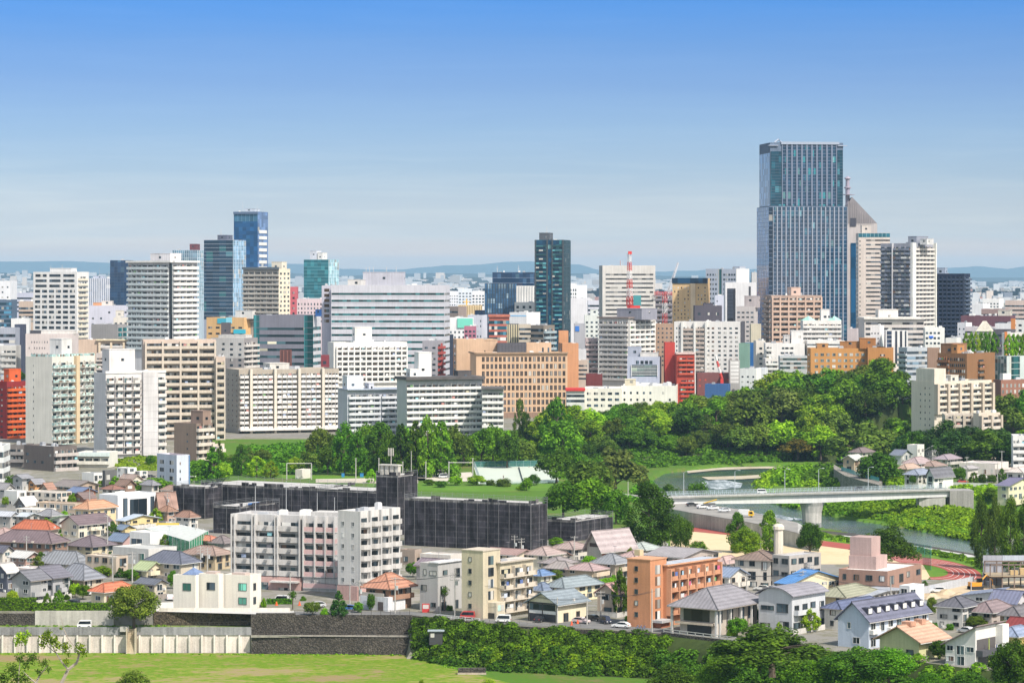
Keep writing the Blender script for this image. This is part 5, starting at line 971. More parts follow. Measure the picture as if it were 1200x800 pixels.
# --- white walled modern trio above the stone wall
for i,(xs,yt,lab)in enumerate((((203,229,233),674,'white cubic house with green glass window and small blue hip roof'),((233,256,262),672.5,'middle white cubic house with black window in a row of three'),((262,293,306),674,'white cubic house with two green windows and balconies at its corner'))):
 h=house(lab,xs,yt,yt,713.5,None if False else 24,'flat',(.74,.70,.63),(.62,.58,.54),nL=0,nR=0,fr=FD)
 g=glassm((.10,.30,.24),.02)if i!=1 else GOFF
 hwin(h.root,'L',h.w,h.d,h.w*(.72 if i==2 else .62),h.ze*.55,2.2,1.7,FD,g)
 if i==2:hwin(h.root,'L',h.w,h.d,h.w*.72,h.ze*.14,2.2,1.6,FD,g);hwin(h.root,'R',h.w,h.d,h.d*.4,h.ze*.55,1.2,1.6,FD,GOFF);hwin(h.root,'R',h.w,h.d,h.d*.4,h.ze*.14,1.2,1.6,FD,GOFF)
 if i==0:mb=MB();mb.poly([(-h.w*.7,1,h.ze),(-.5,1,h.ze),(-h.w*.4,3.5,h.ze+1.6)]);mb.poly([(-.5,1,h.ze),(-.5,6,h.ze),(-h.w*.4,3.5,h.ze+1.6)]);mb.poly([(-h.w*.7,6,h.ze),(-h.w*.7,1,h.ze),(-h.w*.4,3.5,h.ze+1.6)]);mb.poly([(-.5,6,h.ze),(-h.w*.7,6,h.ze),(-h.w*.4,3.5,h.ze+1.6)]);mb.build('hip_roof',roofm((.16,.22,.36)),h.root)
 else:part(h,'roof_light',plain((.5,.4,.35)),(-h.w*.8,-h.w*.3,1.5,4,h.ze-.4,h.ze+.35))
# --- the white apartment house by the wall
def near_apartment():
 pinkb=wall((.55,.36,.33));wl=wall((.58,.56,.54),.35);gr=wall((.56,.55,.54),.3)
 G=glassm((.045,.06,.07),.35,1.3)
 a=B('long wing of the white apartment house',(273.5,395.5,396),605,770,20,(.50,.49,.49),d=11,units=4,zg=8.5,roof=ROOFW,stain=.25,**APT)
 a.root['label']='white seven storey apartment house with curved balconies and pink brick ground floor'
 fh=13.2
 a.balc('L',fh,3,wl,u=(.0,.66),top=5,nf=6,pj=1.5,ph=.45,glass=G,fins=True,gap=.2)
 a.balc('L',fh,3,gr,u=(.69,1.0),top=5,nf=6,pj=1.6,ph=.42,rail=plain((.56,.38,.37)),glass=G,gap=.15)
 for u in(0,.03,.2,.225,.42,.445,.655,.69,.80,.90,.985):mb=MB();a.fb(mb,'L',a.w*u,a.w*u+.28,4.2,a.T+.05,0,1.75);mb.build('pier',gr,a.root)
 for u in(.025,.21,.43,.67):
  mb=MB();a.fb(mb,'L',a.w*(u-.022),a.w*(u+.012),4.5,a.T-2.3,.06,.2);mb.build('glass_strip',glassm((.05,.06,.07),.1,2,1.2),a.root)
 mb=MB();a.fb(mb,'L',a.w*.22,a.w*.665,-1,3.9,0,1.4);mb.build('brick_ground_floor',pinkb,a.root)
 mb=MB();a.fb(mb,'L',a.w*.40,a.w*.66,2.6,3.0,1.4,3.4);mb.build('entrance_canopy',wl,a.root)
 mb=MB();a.fb(mb,'L',a.w*.24,a.w*.36,.2,2.4,1.38,1.48);a.fb(mb,'L',a.w*.46,a.w*.56,0,1.1,1.4,1.5);mb.build('entrance_glazing',GD,a.root)
 mb=MB();a.fb(mb,'L',a.w*.69,a.w,-1,4.0,0,1.0);mb.build('ground_floor',wl,a.root)
 a.win('L',13,4,.5,.7,u=(.7,1),top=83,nf=1,glass=GD,v0=.1)
 for i in range(6):
  for u in(.12,.32,.55):mb=MB();v=a.T-5*a.px-(i+1)*fh*a.px;a.fb(mb,'L',a.w*u,a.w*u+.9,v+.5,v+1.15,1.52,1.8);mb.build('air_conditioner',plain((.25,.25,.25)),a.root)
 b=B('corner wing',(396,419.5,469),599,748,37,(.60,.585,.57),units=3,zg=8.5,roof=ROOFW,stain=.25)
 b.win('L',fh,2,.2,.35,top=8,nf=6,glass=G,frame=FW)
 mb=MB();b.fb(mb,'L',-.1,b.w+.1,-1,4.2,0,.25);b.fb(mb,'R',0,b.d+.2,-1,4.0,0,1.0);mb.build('brick_ground_floor',pinkb,b.root)
 uw=b.d/4
 for j in range(4):
  for i in range(6):
   v=b.T-5*b.px-(i+1)*fh*b.px;mb=MB();n=6;c=uw*(j+.5);hw=uw*.44
   P=[(c-hw+2*hw*k/n,.25+1.5*(1-(2*k/n-1)**2)**.5)for k in range(n+1)]
   mb.prism([(0,c-hw)]+[(x,y)for y,x in P]+[(0,c+hw)],v-.1,v+.08)
   for k in range(n):mb.poly([(P[k][1],P[k][0],v+.08),(P[k+1][1],P[k+1][0],v+.08),(P[k+1][1],P[k+1][0],v+1.2),(P[k][1],P[k][0],v+1.2)])
   mb.build('balcony',wl,b.root);g=MB();b.fb(g,'R',c-hw*.8,c+hw*.8,v+.1,v+2.1,-.02,.05);g.build('window_band',G,b.root)
  mb=MB();b.fb(mb,'R',max(.0,uw*j-.2),uw*j+.25,4,b.T+.02,0,.8);mb.build('pier',gr,b.root)
 # the wing belongs to the same house: hang its parts on the one root
 bpy.context.view_layer.update()
 for o in list(C.objects):
  if o.parent is b.root:
   o.matrix_basis=a.root.matrix_basis.inverted()@b.root.matrix_basis@o.matrix_basis;o.parent=a.root
 bpy.data.objects.remove(b.root)
 mb=MB();
 for x,hgt_ in((-3,5.5),(-8,6.5),(-17,9.5),(-26,8)):mb=MB();mb.tube([(0,0,0),(0,0,hgt_)],[.09,.06],5);[mb.tube([(-.9,0,hgt_-.5-.6*k),(.9,0,hgt_-.5-.6*k)],.05,4)for k in range(3 if x==-17 else 0)];mb.build('antenna',plain((.42,.43,.45)),a.root,(x,5,a.rz))
 mb=MB();mb.box(-9,-1,3,9,a.rz,a.rz+1.6);mb.build('penthouse',wl,a.root)
 ALLB.remove(b);a.finish()
near_apartment()
# --- along the terrace street
h=house('villa with broad rust coloured hipped roof and white garage base',(429,456,482),671,689,715,36,'hip',(.33,.20,.14),(.44,.22,.15),fr=FB,rib=.3,o=1.2)
part(h,'garage_base',wall((.66,.67,.70)),(-h.w-.6,.9,-1.6,2,-1,3.4),(.0,.9,2,h.d*.6,-1,3.4));part(h,'garage_door',plain((.42,.44,.48)),(-h.w*.92,-h.w*.52,-1.72,-1.55,0,2.3));part(h,'garage_shade',plain((.10,.08,.08)),(-h.w*.3,-h.w*.08,-1.7,-1.56,0,2.2))  # flat dark panel paints the shade inside the garage mouth
part(h,'balcony',wall((.5,.46,.42)),(-h.w-.4,-.5,-1.5,-1.35,3.4,4.3))
h=house('bare concrete block house with narrow openings next to the utility poles',(492,513,542),659,660,716,36,'flat',(.44,.43,.42),(.62,.62,.62),st=3,nL=2,nR=2,fr=FD);part(h,'roof_sheet',roofm((.66,.66,.67)),(-h.w*.45,.4,-.2,h.d+.3,h.ze+.02,h.ze+.3))
house('low house with mauve roof behind the bare concrete block',(488,515,531),655,663,690,34,'gable',(.45,.43,.42),(.23,.19,.22))
house('old flat warehouse house with brown walls near black netting',(469,486,494),642,644,662,34,'flat',(.36,.29,.24),(.62,.60,.57),st=1)
house('low white flat roofed hall at the foot of the black netting',(492,528,541),648,650,664,30,'flat',(.60,.56,.52),(.70,.66,.62),st=1)
def low_apartment(label,tower,main,ytT,ytM,Yt,Ym,wc,rc,fh,nf,nb,balcol,pier=None,roof=None,th=36):
 a=B(label,main,ytM,Ym,th,wc,zg=8.7,units=2,roof=roof,**APT)
 w2,d2=solve(*tower,Yt,a.th,d=7);p=Matrix.Rotation(a.th,4,'Z')@(Vector((K(tower[1])*Yt,Yt,8.7))-a.root.location);T=zat(ytT,Yt)-8.7
 mb=MB();mb.box(p.x-w2,p.x,p.y,p.y+d2,-2,T);mb.build('stair_tower',wall(tuple(c*1.02 for c in wc)),a.root)
 cb=MB();cb.box(p.x-w2-.15,p.x+.15,p.y-.15,p.y+d2+.15,T,T+.25);cb.build('tower_coping',wall(rc),a.root)
 for i in range(nf+1):
  z=T-3.2-i*fh*a.px
  if z<.3:break
  hwin(a.root,'L',w2-p.x,0,w2*.4,z+.6,.8,1.0,FD).location.y+=p.y-.02
  mb=MB();mb.box(p.x-.02,p.x+.05,p.y+d2*.3,p.y+d2*.62,z-.2,z+1.9);mb.build('stair_window',GD,a.root)
 a.balc('R',fh,nb,wall(balcol),top=3.5,nf=nf,pj=1.3,ph=.36,pg=.35,glass=glassm((.05,.06,.065),.35,1.1),gap=.2,pier=pier,pw=.35,fins=True)
 for j in range(nb*nf):
  if random.random()<.75:  # washing and planters on the balconies
   i,k=j//nb,j%nb;v=a.T-3.5*a.px-(i+1)*fh*a.px;u=a.d*(k+random.uniform(.2,.8))/nb;s=random.uniform(.5,1.3)
   mb=MB();mb.box(.9,.95,u-s/2,u+s/2,v+.9,v+1.9);mb.build('washing',plain(random.choice([(.7,.7,.7),(.5,.55,.65),(.1,.15,.35),(.55,.1,.2),(.6,.6,.5),(.15,.15,.16),(.3,.45,.55)]),.9),a.root)
 mb=MB();mb.box(-a.w-.5,.6,-.4,a.d+.4,a.T,a.T+.3);mb.build('roof_edge',wall(rc),a.root);mb=MB();mb.box(-a.w,.1,.1,a.d-.1,a.T+.3,a.T+.34);mb.build('roof_sheet',roof or ROOFG,a.root)
 a.win('L',fh,1,.35,.4,top=5,nf=nf,frame=FW,glass=GHOUSE);a.finish();return a
a=low_apartment('weathered cream concrete apartment house with washing balconies and slim stair tower',(541,566,567),(567,586,625),646,660,708,712,(.58,.51,.38),(.5,.44,.36),13.6,4,3,(.62,.55,.46),roof=roofm((.58,.52,.46)))
mb=MB();mb.box(-a.w-2.5,1.5,-3.5,0,-2,4.2);mb.build('podium',wall((.60,.54,.43)),a.root);mb=MB();mb.box(-a.w-1.5,.9,-3.62,-3.45,-1.0,1.7,0);mb.build('garage_shade',plain((.03,.03,.03)),a.root);mb=MB();mb.box(-a.w-1.5,-1,-3.6,-3.4,2.2,3.6);mb.box(1.4,1.58,-3,-.5,2.2,3.6);mb.build('glazing',glassm((.2,.28,.26),.3,1.5),a.root)  # black panel on the podium paints the dark garage interior
a=low_apartment('salmon orange apartment house with lively balconies and blank stair tower',(735,762,763),(763,781,841),656.5,663,690,694,(.56,.265,.145),(.60,.32,.19),13.4,4,6,(.58,.29,.17),pier=wall((.60,.32,.2)),roof=roofm((.42,.45,.50)))
mb=MB();mb.box(-a.w+1,2,-5,-.5,1.6,2.2);mb.build('entrance_roof',wall((.45,.44,.44)),a.root);mb=MB();mb.box(-a.w+2,1.2,-4,-.4,-1,1.6);mb.build('entrance',wall((.36,.15,.09)),a.root)
mb=MB();mb.tube([(-a.w*.8-5,1,a.T+.3),(-a.w*.8-5,1,a.T+3)],.1,5);mb.box(-a.w*.8-5.8,-a.w*.8-4.2,.2,1.8,a.T+2,a.T+3.4,1);mb.build('water_tank',[plain((.4,.36,.3)),plain((.52,.44,.28))],a.root)
h=house('timber framed house on stilts with blue grey roof over a dark carport',(619,653,687),692,707,730,38,'gable',(.68,.63,.47),(.23,.27,.30),ax='y',nL=0,nR=2,st=1,o=.9)
part(h,'carport_shade',plain((.025,.025,.03)),(-h.w+.4,-.5,-.06,.1,-1,h.ze*.42));part(h,'window_band',GOFF,(-h.w+.5,-.6,-.08,.02,h.ze*.62,h.ze*.92));part(h,'white_panel',WB,(-h.w+.3,-.3,-.05,.03,h.ze*.43,h.ze*.60));part(h,'timber_frame',plain((.03,.025,.025)),*[(-h.w+h.w*q-.12,-h.w+h.w*q+.12,-.14,.04,0,h.ze)for q in(.02,.5,.98)],(-h.w,0,-.12,.03,h.ze*.93,h.ze*1.0),(-h.w,0,-.12,.03,h.ze*.60,h.ze*.62))  # dark panel on the wall paints the shade of the open carport
house('pale yellow house with blue grey hipped roof',(641,661,704),675,688,706,42,'hip',(.66,.59,.40),(.24,.28,.30),fr=FD)
house('slim house with glossy blue tiled roof beside the cream apartments',(622,634,647),667,674,696,40,'hip',(.5,.5,.4),(.14,.22,.38))
house('low house with dull blue grey roof below the glossy blue roof',(624,636,648),682,691,706,40,'hip',(.36,.35,.32),(.17,.21,.29),st=1)
house('beige gabled house with pink roof beside the dark cypress',(700,722,738),683,694,722,36,'gable',(.55,.45,.36),(.47,.29,.27),ax='y',nL=1)
h=house('big villa with sweeping grey hipped roof over a glazed hall',(797,838,887),686,712,745,36,'hip',(.5,.44,.38),(.24,.23,.25),nL=0,nR=0,st=2,o=2.2,fr=FD)
part(h,'glass_hall',glassm((.05,.05,.045),.1,3),(-h.w+1,-1.5,-.1,.03,h.ze*.48,h.ze*.92));part(h,'carport_shade',plain((.02,.02,.022)),(-h.w+2,-1,-.08,.04,-.5,h.ze*.36));part(h,'terrace',wall((.55,.46,.38)),(-h.w-.5,.3,-1.6,-.12,h.ze*.38,h.ze*.46));part(h,'post',wall((.6,.58,.56)),(-h.w-1.6,-h.w-1.1,-1.6,-1.1,0,h.ze));part(h,'post',wall((.6,.58,.56)),(.9,1.4,-1.6,-1.1,0,h.ze))  # near-black sheet paints the shade of the carport below the terrace
for q in(.1,.35,.62,.85):hwin(h.root,'R',h.w,h.d,h.d*q,h.ze*.45,2.4,2.6,FD,GOFF)
for q in(0,.25,.5,.75,.98):part(h,'post',wall((.62,.6,.58)),(1.0,1.4,h.d*q,h.d*q+.4,0,h.ze))
h=house('pale grey house with curved grey metal roof',(889,928,967),685,699,742,38,'barrel',(.54,.55,.57),(.26,.25,.28),nL=0,nR=4,fr=FD,balc=[('R',.05,.55,1)])
for u,v,a_,hh in((.27,.60,3.4,.9),(.72,.56,3.0,1.9),(.2,.12,2.6,.9),(.78,.08,2.4,1.9)):hwin(h.root,'L',h.w,h.d,h.w*u,h.ze*v,a_,hh,FD)
house('long cream house with vivid blue metal roof',(911,926,987),668,684,702,48,'gable',(.66,.60,.42),(.10,.24,.50))
h=house('three storey white public bath house with brown hipped roof and white chimney',(861,903,922),645,656,692,26,'hip',(.66,.60,.53),(.22,.165,.14),st=3,fr=FD)
mb=MB();mb.lathe([(1.3,h.zr-1),(1.25,h.zr+5.6),(1.6,h.zr+5.8),(1.5,h.zr+6.6),(.9,h.zr+7.2),(.1,h.zr+7.3)],10,0,(-h.w*.05,h.d*.6));mb.build('chimney',wall((.66,.60,.50)),h.root)
house('grey and cream walk-up flats with iron balconies',(905,925,962),648,651,694,44,'flat',(.45,.42,.39),(.5,.5,.52),st=3,fr=FD,balc=[('R',.45,.62,1),('R',.45,.62,2)])
house('small house with faded pink roof behind the salmon apartments',(838,850,866),651,660,680,36,'hip',(.64,.56,.48),(.44,.32,.30))
house('white house with blue grey roof in front of the bath house',(838,854,875),665,675,700,38,'gable',(.62,.58,.52),(.22,.27,.37))
h=house('brown brick school hall with flat white roof',(983,1040,1080),667,669,702,30,'flat',(.34,.215,.17),(.74,.72,.70),st=2,fr=FD,nR=4)
part(h,'tower',wall((.46,.335,.31)),(-h.w+.5,-h.w+6.5,6,12,0,h.ze+7.8));part(h,'tower',wall((.46,.335,.31)),(-h.w+.4,-h.w+8,5.5,13,0,h.ze+3))
house('low olive roofed house beside the brick school hall',(955,990,1028),685,699,716,34,'hip',(.52,.42,.26),(.30,.30,.22))
house('house with silver grey patched roof below the school hall',(978,1012,1062),691,700,714,34,'gable',(.5,.46,.42),(.36,.38,.42))
house('white walled house with dark violet blue tiled roof',(966,985,1034),701,713,738,40,'hip',(.66,.64,.60),(.12,.14,.23),fr=FD)
house('stepped white block beside the building site',(1054,1066,1083),684,686,716,42,'flat',(.74,.74,.74),(.66,.66,.66),nL=1)
h=house('long pale blue apartment house with violet mansard roof and dormers',(982,1018,1088),700,726,760,40,'gable',(.52,.58,.68),(.14,.145,.20),ax='y',nL=1,nR=0,name='row_house',cat='apartment building',fr=FW)
for i in range(7):
 u=h.d*(i+.5)/7;mb=MB();x0=-h.w*.24;z=h.ze+(h.zr-h.ze)*.28;mb.box(x0-1.5,x0+1.2,u-.9,u+.9,z,z+1.5,0);mb.box(x0+1.2,x0+1.28,u-.7,u+.7,z+.2,z+1.3,1);mb.build('dormer',[plain((.05,.05,.07)),WB],h.root)
 for s_ in(0,1):
  hwin(h.root,'R',h.w,h.d,u,.4+s_*h.fh,1.9,2.0,FW)
 if i%2==0:part(h,'balcony',WB,(0,1.1,u-1.6,u+1.6,h.fh,h.fh+.95))
h=house('pale yellow bungalow with salmon roof and raised ridge vents',(1031,1077,1108),731,750,773,40,'gable',(.62,.60,.34),(.50,.32,.23),ax='y',st=1,fr=FD,nL=2,nR=2,o=1.1)
part(h,'ridge_vent',roofm((.56,.32,.22)),(-h.w*.62,-h.w*.38,h.d*.25,h.d*.45,h.zr-.2,h.zr+.8));part(h,'ridge_vent',roofm((.56,.32,.22)),(-h.w*.6,-h.w*.4,h.d*.7,h.d*.85,h.zr-.2,h.zr+.9))
h=house('white house with mauve brown mono-pitch roof and black slatted balcony',(1108,1143,1174),731,756,781,38,'shed',(.66,.64,.61),(.27,.215,.215),fr=FW,nL=3,nR=0,o=.8)
part(h,'slatted_balcony',plain((.07,.07,.08)),(0,1.6,h.d*.02,h.d*.75,h.fh-.1,h.fh+1.2));part(h,'recess_shade',plain((.10,.09,.09)),(.0,.06,h.d*.05,h.d*.75,h.fh+1.2,h.fh+3.4));part(h,'carport_shade',plain((.05,.05,.05)),(0,.06,h.d*.1,h.d*.8,0,h.fh-.3));part(h,'side_wall',WB,(0,1.7,h.d*.76,h.d*1.0,0,h.zr))  # dark sheets paint the shade behind the balcony and in the carport
for c in((.6,.6,.6),(.5,.2,.2),(.2,.25,.4),(.6,.55,.5)):u=random.uniform(.15,.7)*h.d;part(h,'washing',plain(c,.9),(1.1,1.15,u-.3,u+.3,h.fh+1.0,h.fh+1.9))
house('pale grey three storey house with black hipped roof',(1098,1128,1146),698,711,737,34,'hip',(.60,.58,.55),(.12,.12,.14),st=3,fr=FD)
house('beige house with mauve brown hipped roof above the green hedge',(1136,1162,1187),703,717,736,36,'hip',(.52,.46,.42),(.23,.18,.185))
house('white house roofed with solar panels beside the building site',(1128,1167,1179),690,699,716,26,'shed',(.66,.66,.66),(.22,.25,.33),rib=.5)
house('violet roofed house by the steel skeleton',(1160,1190,1204),692,706,722,34,'gable',(.5,.48,.5),(.17,.18,.26))
house('brown walled house with dark weathered roof',(1172,1194,1216),709,721,740,36,'hip',(.30,.20,.14),(.16,.15,.16))
house('sunny yellow house with blue grey roof cut by the frame edge',(1168,1192,1214),733,745,766,38,'hip',(.68,.56,.24),(.24,.29,.40))
house('dark red roofed little house behind the sunny yellow house',(1180,1198,1212),724,734,750,36,'gable',(.3,.2,.2),(.22,.05,.05),st=1)
house('deep blue roofed house at the frame edge above the brown walled house',(1184,1204,1216),695,702,716,36,'gable',(.4,.4,.42),(.06,.08,.18))
# --- between the black netting and the terrace street
house('cream flat roofed house with rusty roof sheets',(566,604,626),643,650,668,34,'gable',(.62,.54,.42),(.34,.23,.21))
house('white house with two pinkish brown hipped roofs',(617,640,660),640,650,668,36,'hip',(.68,.65,.55),(.37,.29,.27))
house('white house with rose brown roof at the corner of the black netting',(647,672,692),634,643,659,36,'hip',(.68,.64,.56),(.36,.28,.26))
h=house('chapel-like house with steep pale roof and timbered gable',(688,704,742),621,640,662,45,'gable',(.55,.49,.42),(.40,.34,.34),ax='y',nL=0,nR=0,st=1,o=1.2);part(h,'red_wall',wall((.45,.13,.06)),(.0,.08,.6,4,0,3.2));part(h,'timber_gable',plain((.08,.05,.04)),(-h.w*.8,-h.w*.2,-.08,.03,h.ze*.95,h.ze*1.15))
house('house with grey green hipped roof beside the big dark tree',(731,756,774),635,644,656,36,'hip',(.45,.38,.30),(.38,.42,.40))
house('house with plain grey hipped roof and cream wall',(634,656,674),652,660,675,36,'hip',(.55,.48,.38),(.28,.25,.25))
house('beige house with dusty pink hipped roof',(665,694,711),659,668,682,34,'hip',(.52,.43,.33),(.38,.28,.275))
house('house with wide slate grey hipped roof by a small garden tree',(695,721,738),648,660,678,36,'hip',(.48,.40,.31),(.24,.25,.27))
house('low hall with long dull grey metal roof',(757,800,842),642,653,672,36,'gable',(.42,.36,.32),(.32,.30,.31))
house('small pink roofed house behind the slate grey roof',(728,744,758),645,652,664,36,'hip',(.56,.46,.42),(.42,.31,.30),st=1)
house('small house with dark brown roof in front of the netted block',(640,654,668),646,652,662,36,'gable',(.5,.44,.4),(.25,.17,.15),st=1)
house('brick chimneyed house under mottled grey tiles',(640,666,676),657,666,680,30,'hip',(.45,.38,.32),(.30,.27,.26))
# --- beyond the bridge
Z9=9
house('tan house with pale roof on the curved river wall',(988,1001,1012),533,538,553,38,'gable',(.46,.36,.26),(.5,.5,.48),ax='y')
house('white house with dark brown hipped roof at the wood edge',(996,1010,1024),524,530,541,38,'hip',(.64,.60,.56),(.19,.15,.15))
house('house with dark grey blue roof beside a white cube',(1044,1056,1068),527,533,545,38,'gable',(.5,.5,.5),(.17,.19,.24))
house('white cubic house standing above its neighbours',(1063,1075,1083),521,521,543,38,'flat',(.72,.70,.66),(.68,.66,.63),nL=2)
house('black sided house with white metal roof',(1082,1092,1117),522,529,542,42,'shed',(.20,.20,.21),(.66,.66,.66))
house('house with dusty rose hipped roof near the bridge end',(1059,1076,1093),535,543,556,38,'hip',(.62,.55,.5),(.38,.30,.30))
house('house with low brown hipped roof among pale roofs',(1078,1094,1108),540,546,556,38,'hip',(.6,.52,.46),(.30,.22,.19),st=1)
house('house with mauve grey roof below the black sided house',(1094,1110,1126),532,538,550,38,'hip',(.5,.46,.44),(.32,.27,.30))
house('pale cottage with cream roof near the far wood',(1120,1140,1156),528,532,544,36,'hip',(.58,.53,.47),(.42,.38,.35))
house('brown chimney house with antenna among the pale cottages',(1146,1156,1163),529,532,544,38,'flat',(.36,.27,.22),(.4,.33,.3))
house('white gabled house with slate roof right at the bridge end',(1086,1094,1117),548,557,572,46,'gable',(.74,.72,.68),(.15,.15,.17),ax='y',fr=FD)
house('low house with blue grey roof beside the white gabled house',(1060,1076,1094),549,556,567,36,'hip',(.55,.53,.5),(.25,.28,.35))
house('low house with apricot roof behind the round riverside tree',(1053,1062,1077),543,549,559,36,'hip',(.58,.5,.44),(.42,.31,.25),st=1)
house('white row of flats with round doorways and red awning',(1124,1166,1182),541,543,556,30,'flat',(.66,.60,.56),(.6,.55,.53),st=1)
house('light yellow house with violet grey roof beside the tall dark trees',(1169,1182,1214),560,569,586,42,'gable',(.64,.60,.42),(.17,.16,.24))
house('white low house at the frame edge behind the yellow house',(1180,1198,1212),547,553,563,36,'hip',(.62,.6,.58),(.56,.5,.46),st=1)
house('pale brown house with flat roof against the far wood',(1166,1182,1200),548,550,562,36,'flat',(.58,.50,.45),(.55,.5,.46),st=1)
house('grey roofed cottage beside the street trees beyond the bridge',(1124,1134,1146),545,549,561,36,'hip',(.56,.52,.48),(.36,.34,.34),st=1)
# --- the school under black scaffold netting
NET=None
def netm(col):
 m,nt,b=newmat('black_netting');t=N(nt,'ShaderNodeTexCoord').outputs['Object']
 br=N(nt,'ShaderNodeTexBrick');br.inputs['Scale'].default_value=1;br.inputs['Mortar Size'].default_value=.07;br.inputs['Brick Width'].default_value=1.8;br.inputs['Row Height'].default_value=1.75;br.offset=0
 sx=N(nt,'ShaderNodeSeparateXYZ');nt.links.new(t,sx.inputs[0]);cb=N(nt,'ShaderNodeCombineXYZ');nt.links.new(MA(nt,'ADD',sx.outputs[0],sx.outputs[1]),cb.inputs[0]);nt.links.new(sx.outputs[2],cb.inputs[1]);nt.links.new(cb.outputs[0],br.inputs['Vector'])
 a=tuple(col);br.inputs['Color1'].default_value=a+(1,);br.inputs['Color2'].default_value=tuple(c*.6 for c in col)+(1,);br.inputs['Mortar'].default_value=tuple(c*1.45+.006 for c in col)+(1,)
 g=noise(nt,.32,6,t,(1,1,.6),.7);f=N(nt,'ShaderNodeMapRange');nt.links.new(g,f.inputs[0]);f.inputs[1].default_value=.36;f.inputs[2].default_value=.66;f.inputs[3].default_value=.4;f.inputs[4].default_value=2.1  # broad noise paints the light and shade of net folds
 vm=N(nt,'ShaderNodeCombineColor');[nt.links.new(f.outputs[0],vm.inputs[i])for i in range(3)]
 nt.links.new(MIX(nt,1,br.outputs['Color'],vm.outputs[0],'MULTIPLY'),b.inputs['Base Color']);b.inputs['Roughness'].default_value=.75;b.inputs['Specular IOR Level'].default_value=.2
 return m
NET=netm((.032,.030,.036));NETL=netm((.11,.105,.105))
root=thing('scaffolded_school','long school wrapped in black scaffold netting with raised stair tower','school',(K(622)*880,880,8.5),-R(30))
Minv=root.matrix_basis.inverted()if False else Matrix.Rotation(R(30),4,'Z')@Matrix.Translation(-Vector((K(622)*880,880,8.5)))
def net_block(xs,yt,Y,d=None,w=None,poles=True,root=root,wing='netting'):
 th=R(30);w_,d_=solve(*xs,Y,th,d,w);p=Minv@Vector((K(xs[1])*Y,Y,8.5));T=zat(yt,Y)-8.5
 mb=MB();mb.box(p.x-w_,p.x,p.y,p.y+d_,-2,T-1.1);mb.build(wing,NET,root)
 mb=MB();mb.box(p.x-w_+1,p.x-1,p.y+1,p.y+d_-1,T-1.15,T-.5);mb.build('roof',roofm((.52,.50,.48)),root)
 mb=MB();r=.05
 for z in(T-.4,T+.2,T+.7):
  for a,b_ in(((p.x-w_,p.y),(p.x,p.y)),((p.x,p.y),(p.x,p.y+d_)),((p.x-w_,p.y+d_),(p.x,p.y+d_)),((p.x-w_,p.y),(p.x-w_,p.y+d_))):mb.tube([(a[0],a[1],z),(b_[0],b_[1],z)],r,4)
 n=max(2,int(w_/3.6))
 for j in range(n+1):
  x=p.x-w_*j/n;mb.tube([(x,p.y-.1,-1),(x,p.y-.1,T+random.uniform(.6,1.2))],r,4);mb.tube([(x,p.y+d_,T-2),(x,p.y+d_,T+1)],r,4)
 n=max(2,int(d_/3.6))
 for j in range(n+1):
  y=p.y+d_*j/n;mb.tube([(p.x+.1,y,-1),(p.x+.1,y,T+random.uniform(.6,1.2))],r,4)
 mb.build('scaffold_pole',plain((.30,.30,.31),.4,.6),root)
 for f_,L_ in(('x',w_),('y',d_)):
  u=0
  while u<L_-.5:
   q=min(random.uniform(1.2,3.6),L_-u);h_=random.choice([-.6,-.6,-.6,-.15,.1,.35,.6]);c_=MB()
   if h_>-.5:(c_.box(p.x-w_+u,p.x-w_+u+q*.96,p.y-.05,p.y+.01,T-.5,T+h_)if f_=='x' else c_.box(p.x-.01,p.x+.05,p.y+u,p.y+u+q*.96,T-.5,T+h_));c_.build('net_panel',NET if random.random()<.7 else NETL,root)
   u+=q
 bb=MB();n=max(2,int((T+1)/1.75))
 for k in range(n):
  if random.random()<.8:z=k*1.75+.2;bb.box(p.x-w_*random.uniform(.7,1),p.x-.1,p.y-.07,p.y-.012,z,z+.16);bb.box(p.x+.012,p.x+.07,p.y+.1,p.y+d_*random.uniform(.6,.98),z,z+.16)
 bb.build('scaffold_board',netm((.075,.07,.075)),root)
 mb=MB();mb.box(p.x-w_-.02,p.x+.02,p.y-.02,p.y+.05,T-1.1,T-.3);mb.build('top_fringe',netm((.15,.145,.14)),root)  # paler strip paints the top edge of the netting as lit
 return p,w_,d_,T
net_block((474,622,641),588,880);p=net_block((441,466,489),555.5,935)
mb=MB();
for q in range(4):mb.box(p[0].x-8.5+q*1.9,p[0].x-7.4+q*1.9,p[0].y+3,p[0].y+4.5,p[3]-.6,p[3]+2.6)
mb.box(p[0].x-9,p[0].x-1.5,p[0].y+2.6,p[0].y+5,p[3]+2.4,p[3]+2.8);mb.tube([(p[0].x-5,p[0].y+4,p[3]+2.8),(p[0].x-5,p[0].y+4,p[3]+7.5)],.12,5)
for q in(-1,-.4,.2,.8):mb.box(p[0].x-5+q-.12,p[0].x-5+q+.12,p[0].y+3.9,p[0].y+4.1,p[3]+5.5,p[3]+8)
mb.build('roof_plant',plain((.55,.52,.46)),root)
net_block((372,443,444),574,960,d=16);net_block((236,374,375),571,990,d=22);net_block((203,240,241),569,1000,d=10)
q=net_block((250,281,327),592,940);mb=MB();mb.box(q[0].x-1,q[0].x+0-.2,q[0].y+6,q[0].y+12,q[3]-.5,q[3]+.3);mb.build('blue_tarpaulin',plain((.03,.18,.55)),root)
net_block((641,674,718),608,915)
house('small white roofed hut with antenna on the terrace beyond the black netting',(346,354,364),549,550,561,30,'flat',(.64,.60,.55),(.6,.58,.54),st=1,nL=1,nR=0)
house('low white sports hut beside the tennis courts',(515,521,532),548,551,559,35,'gable',(.66,.64,.58),(.62,.6,.56),st=1,nL=0,nR=1)
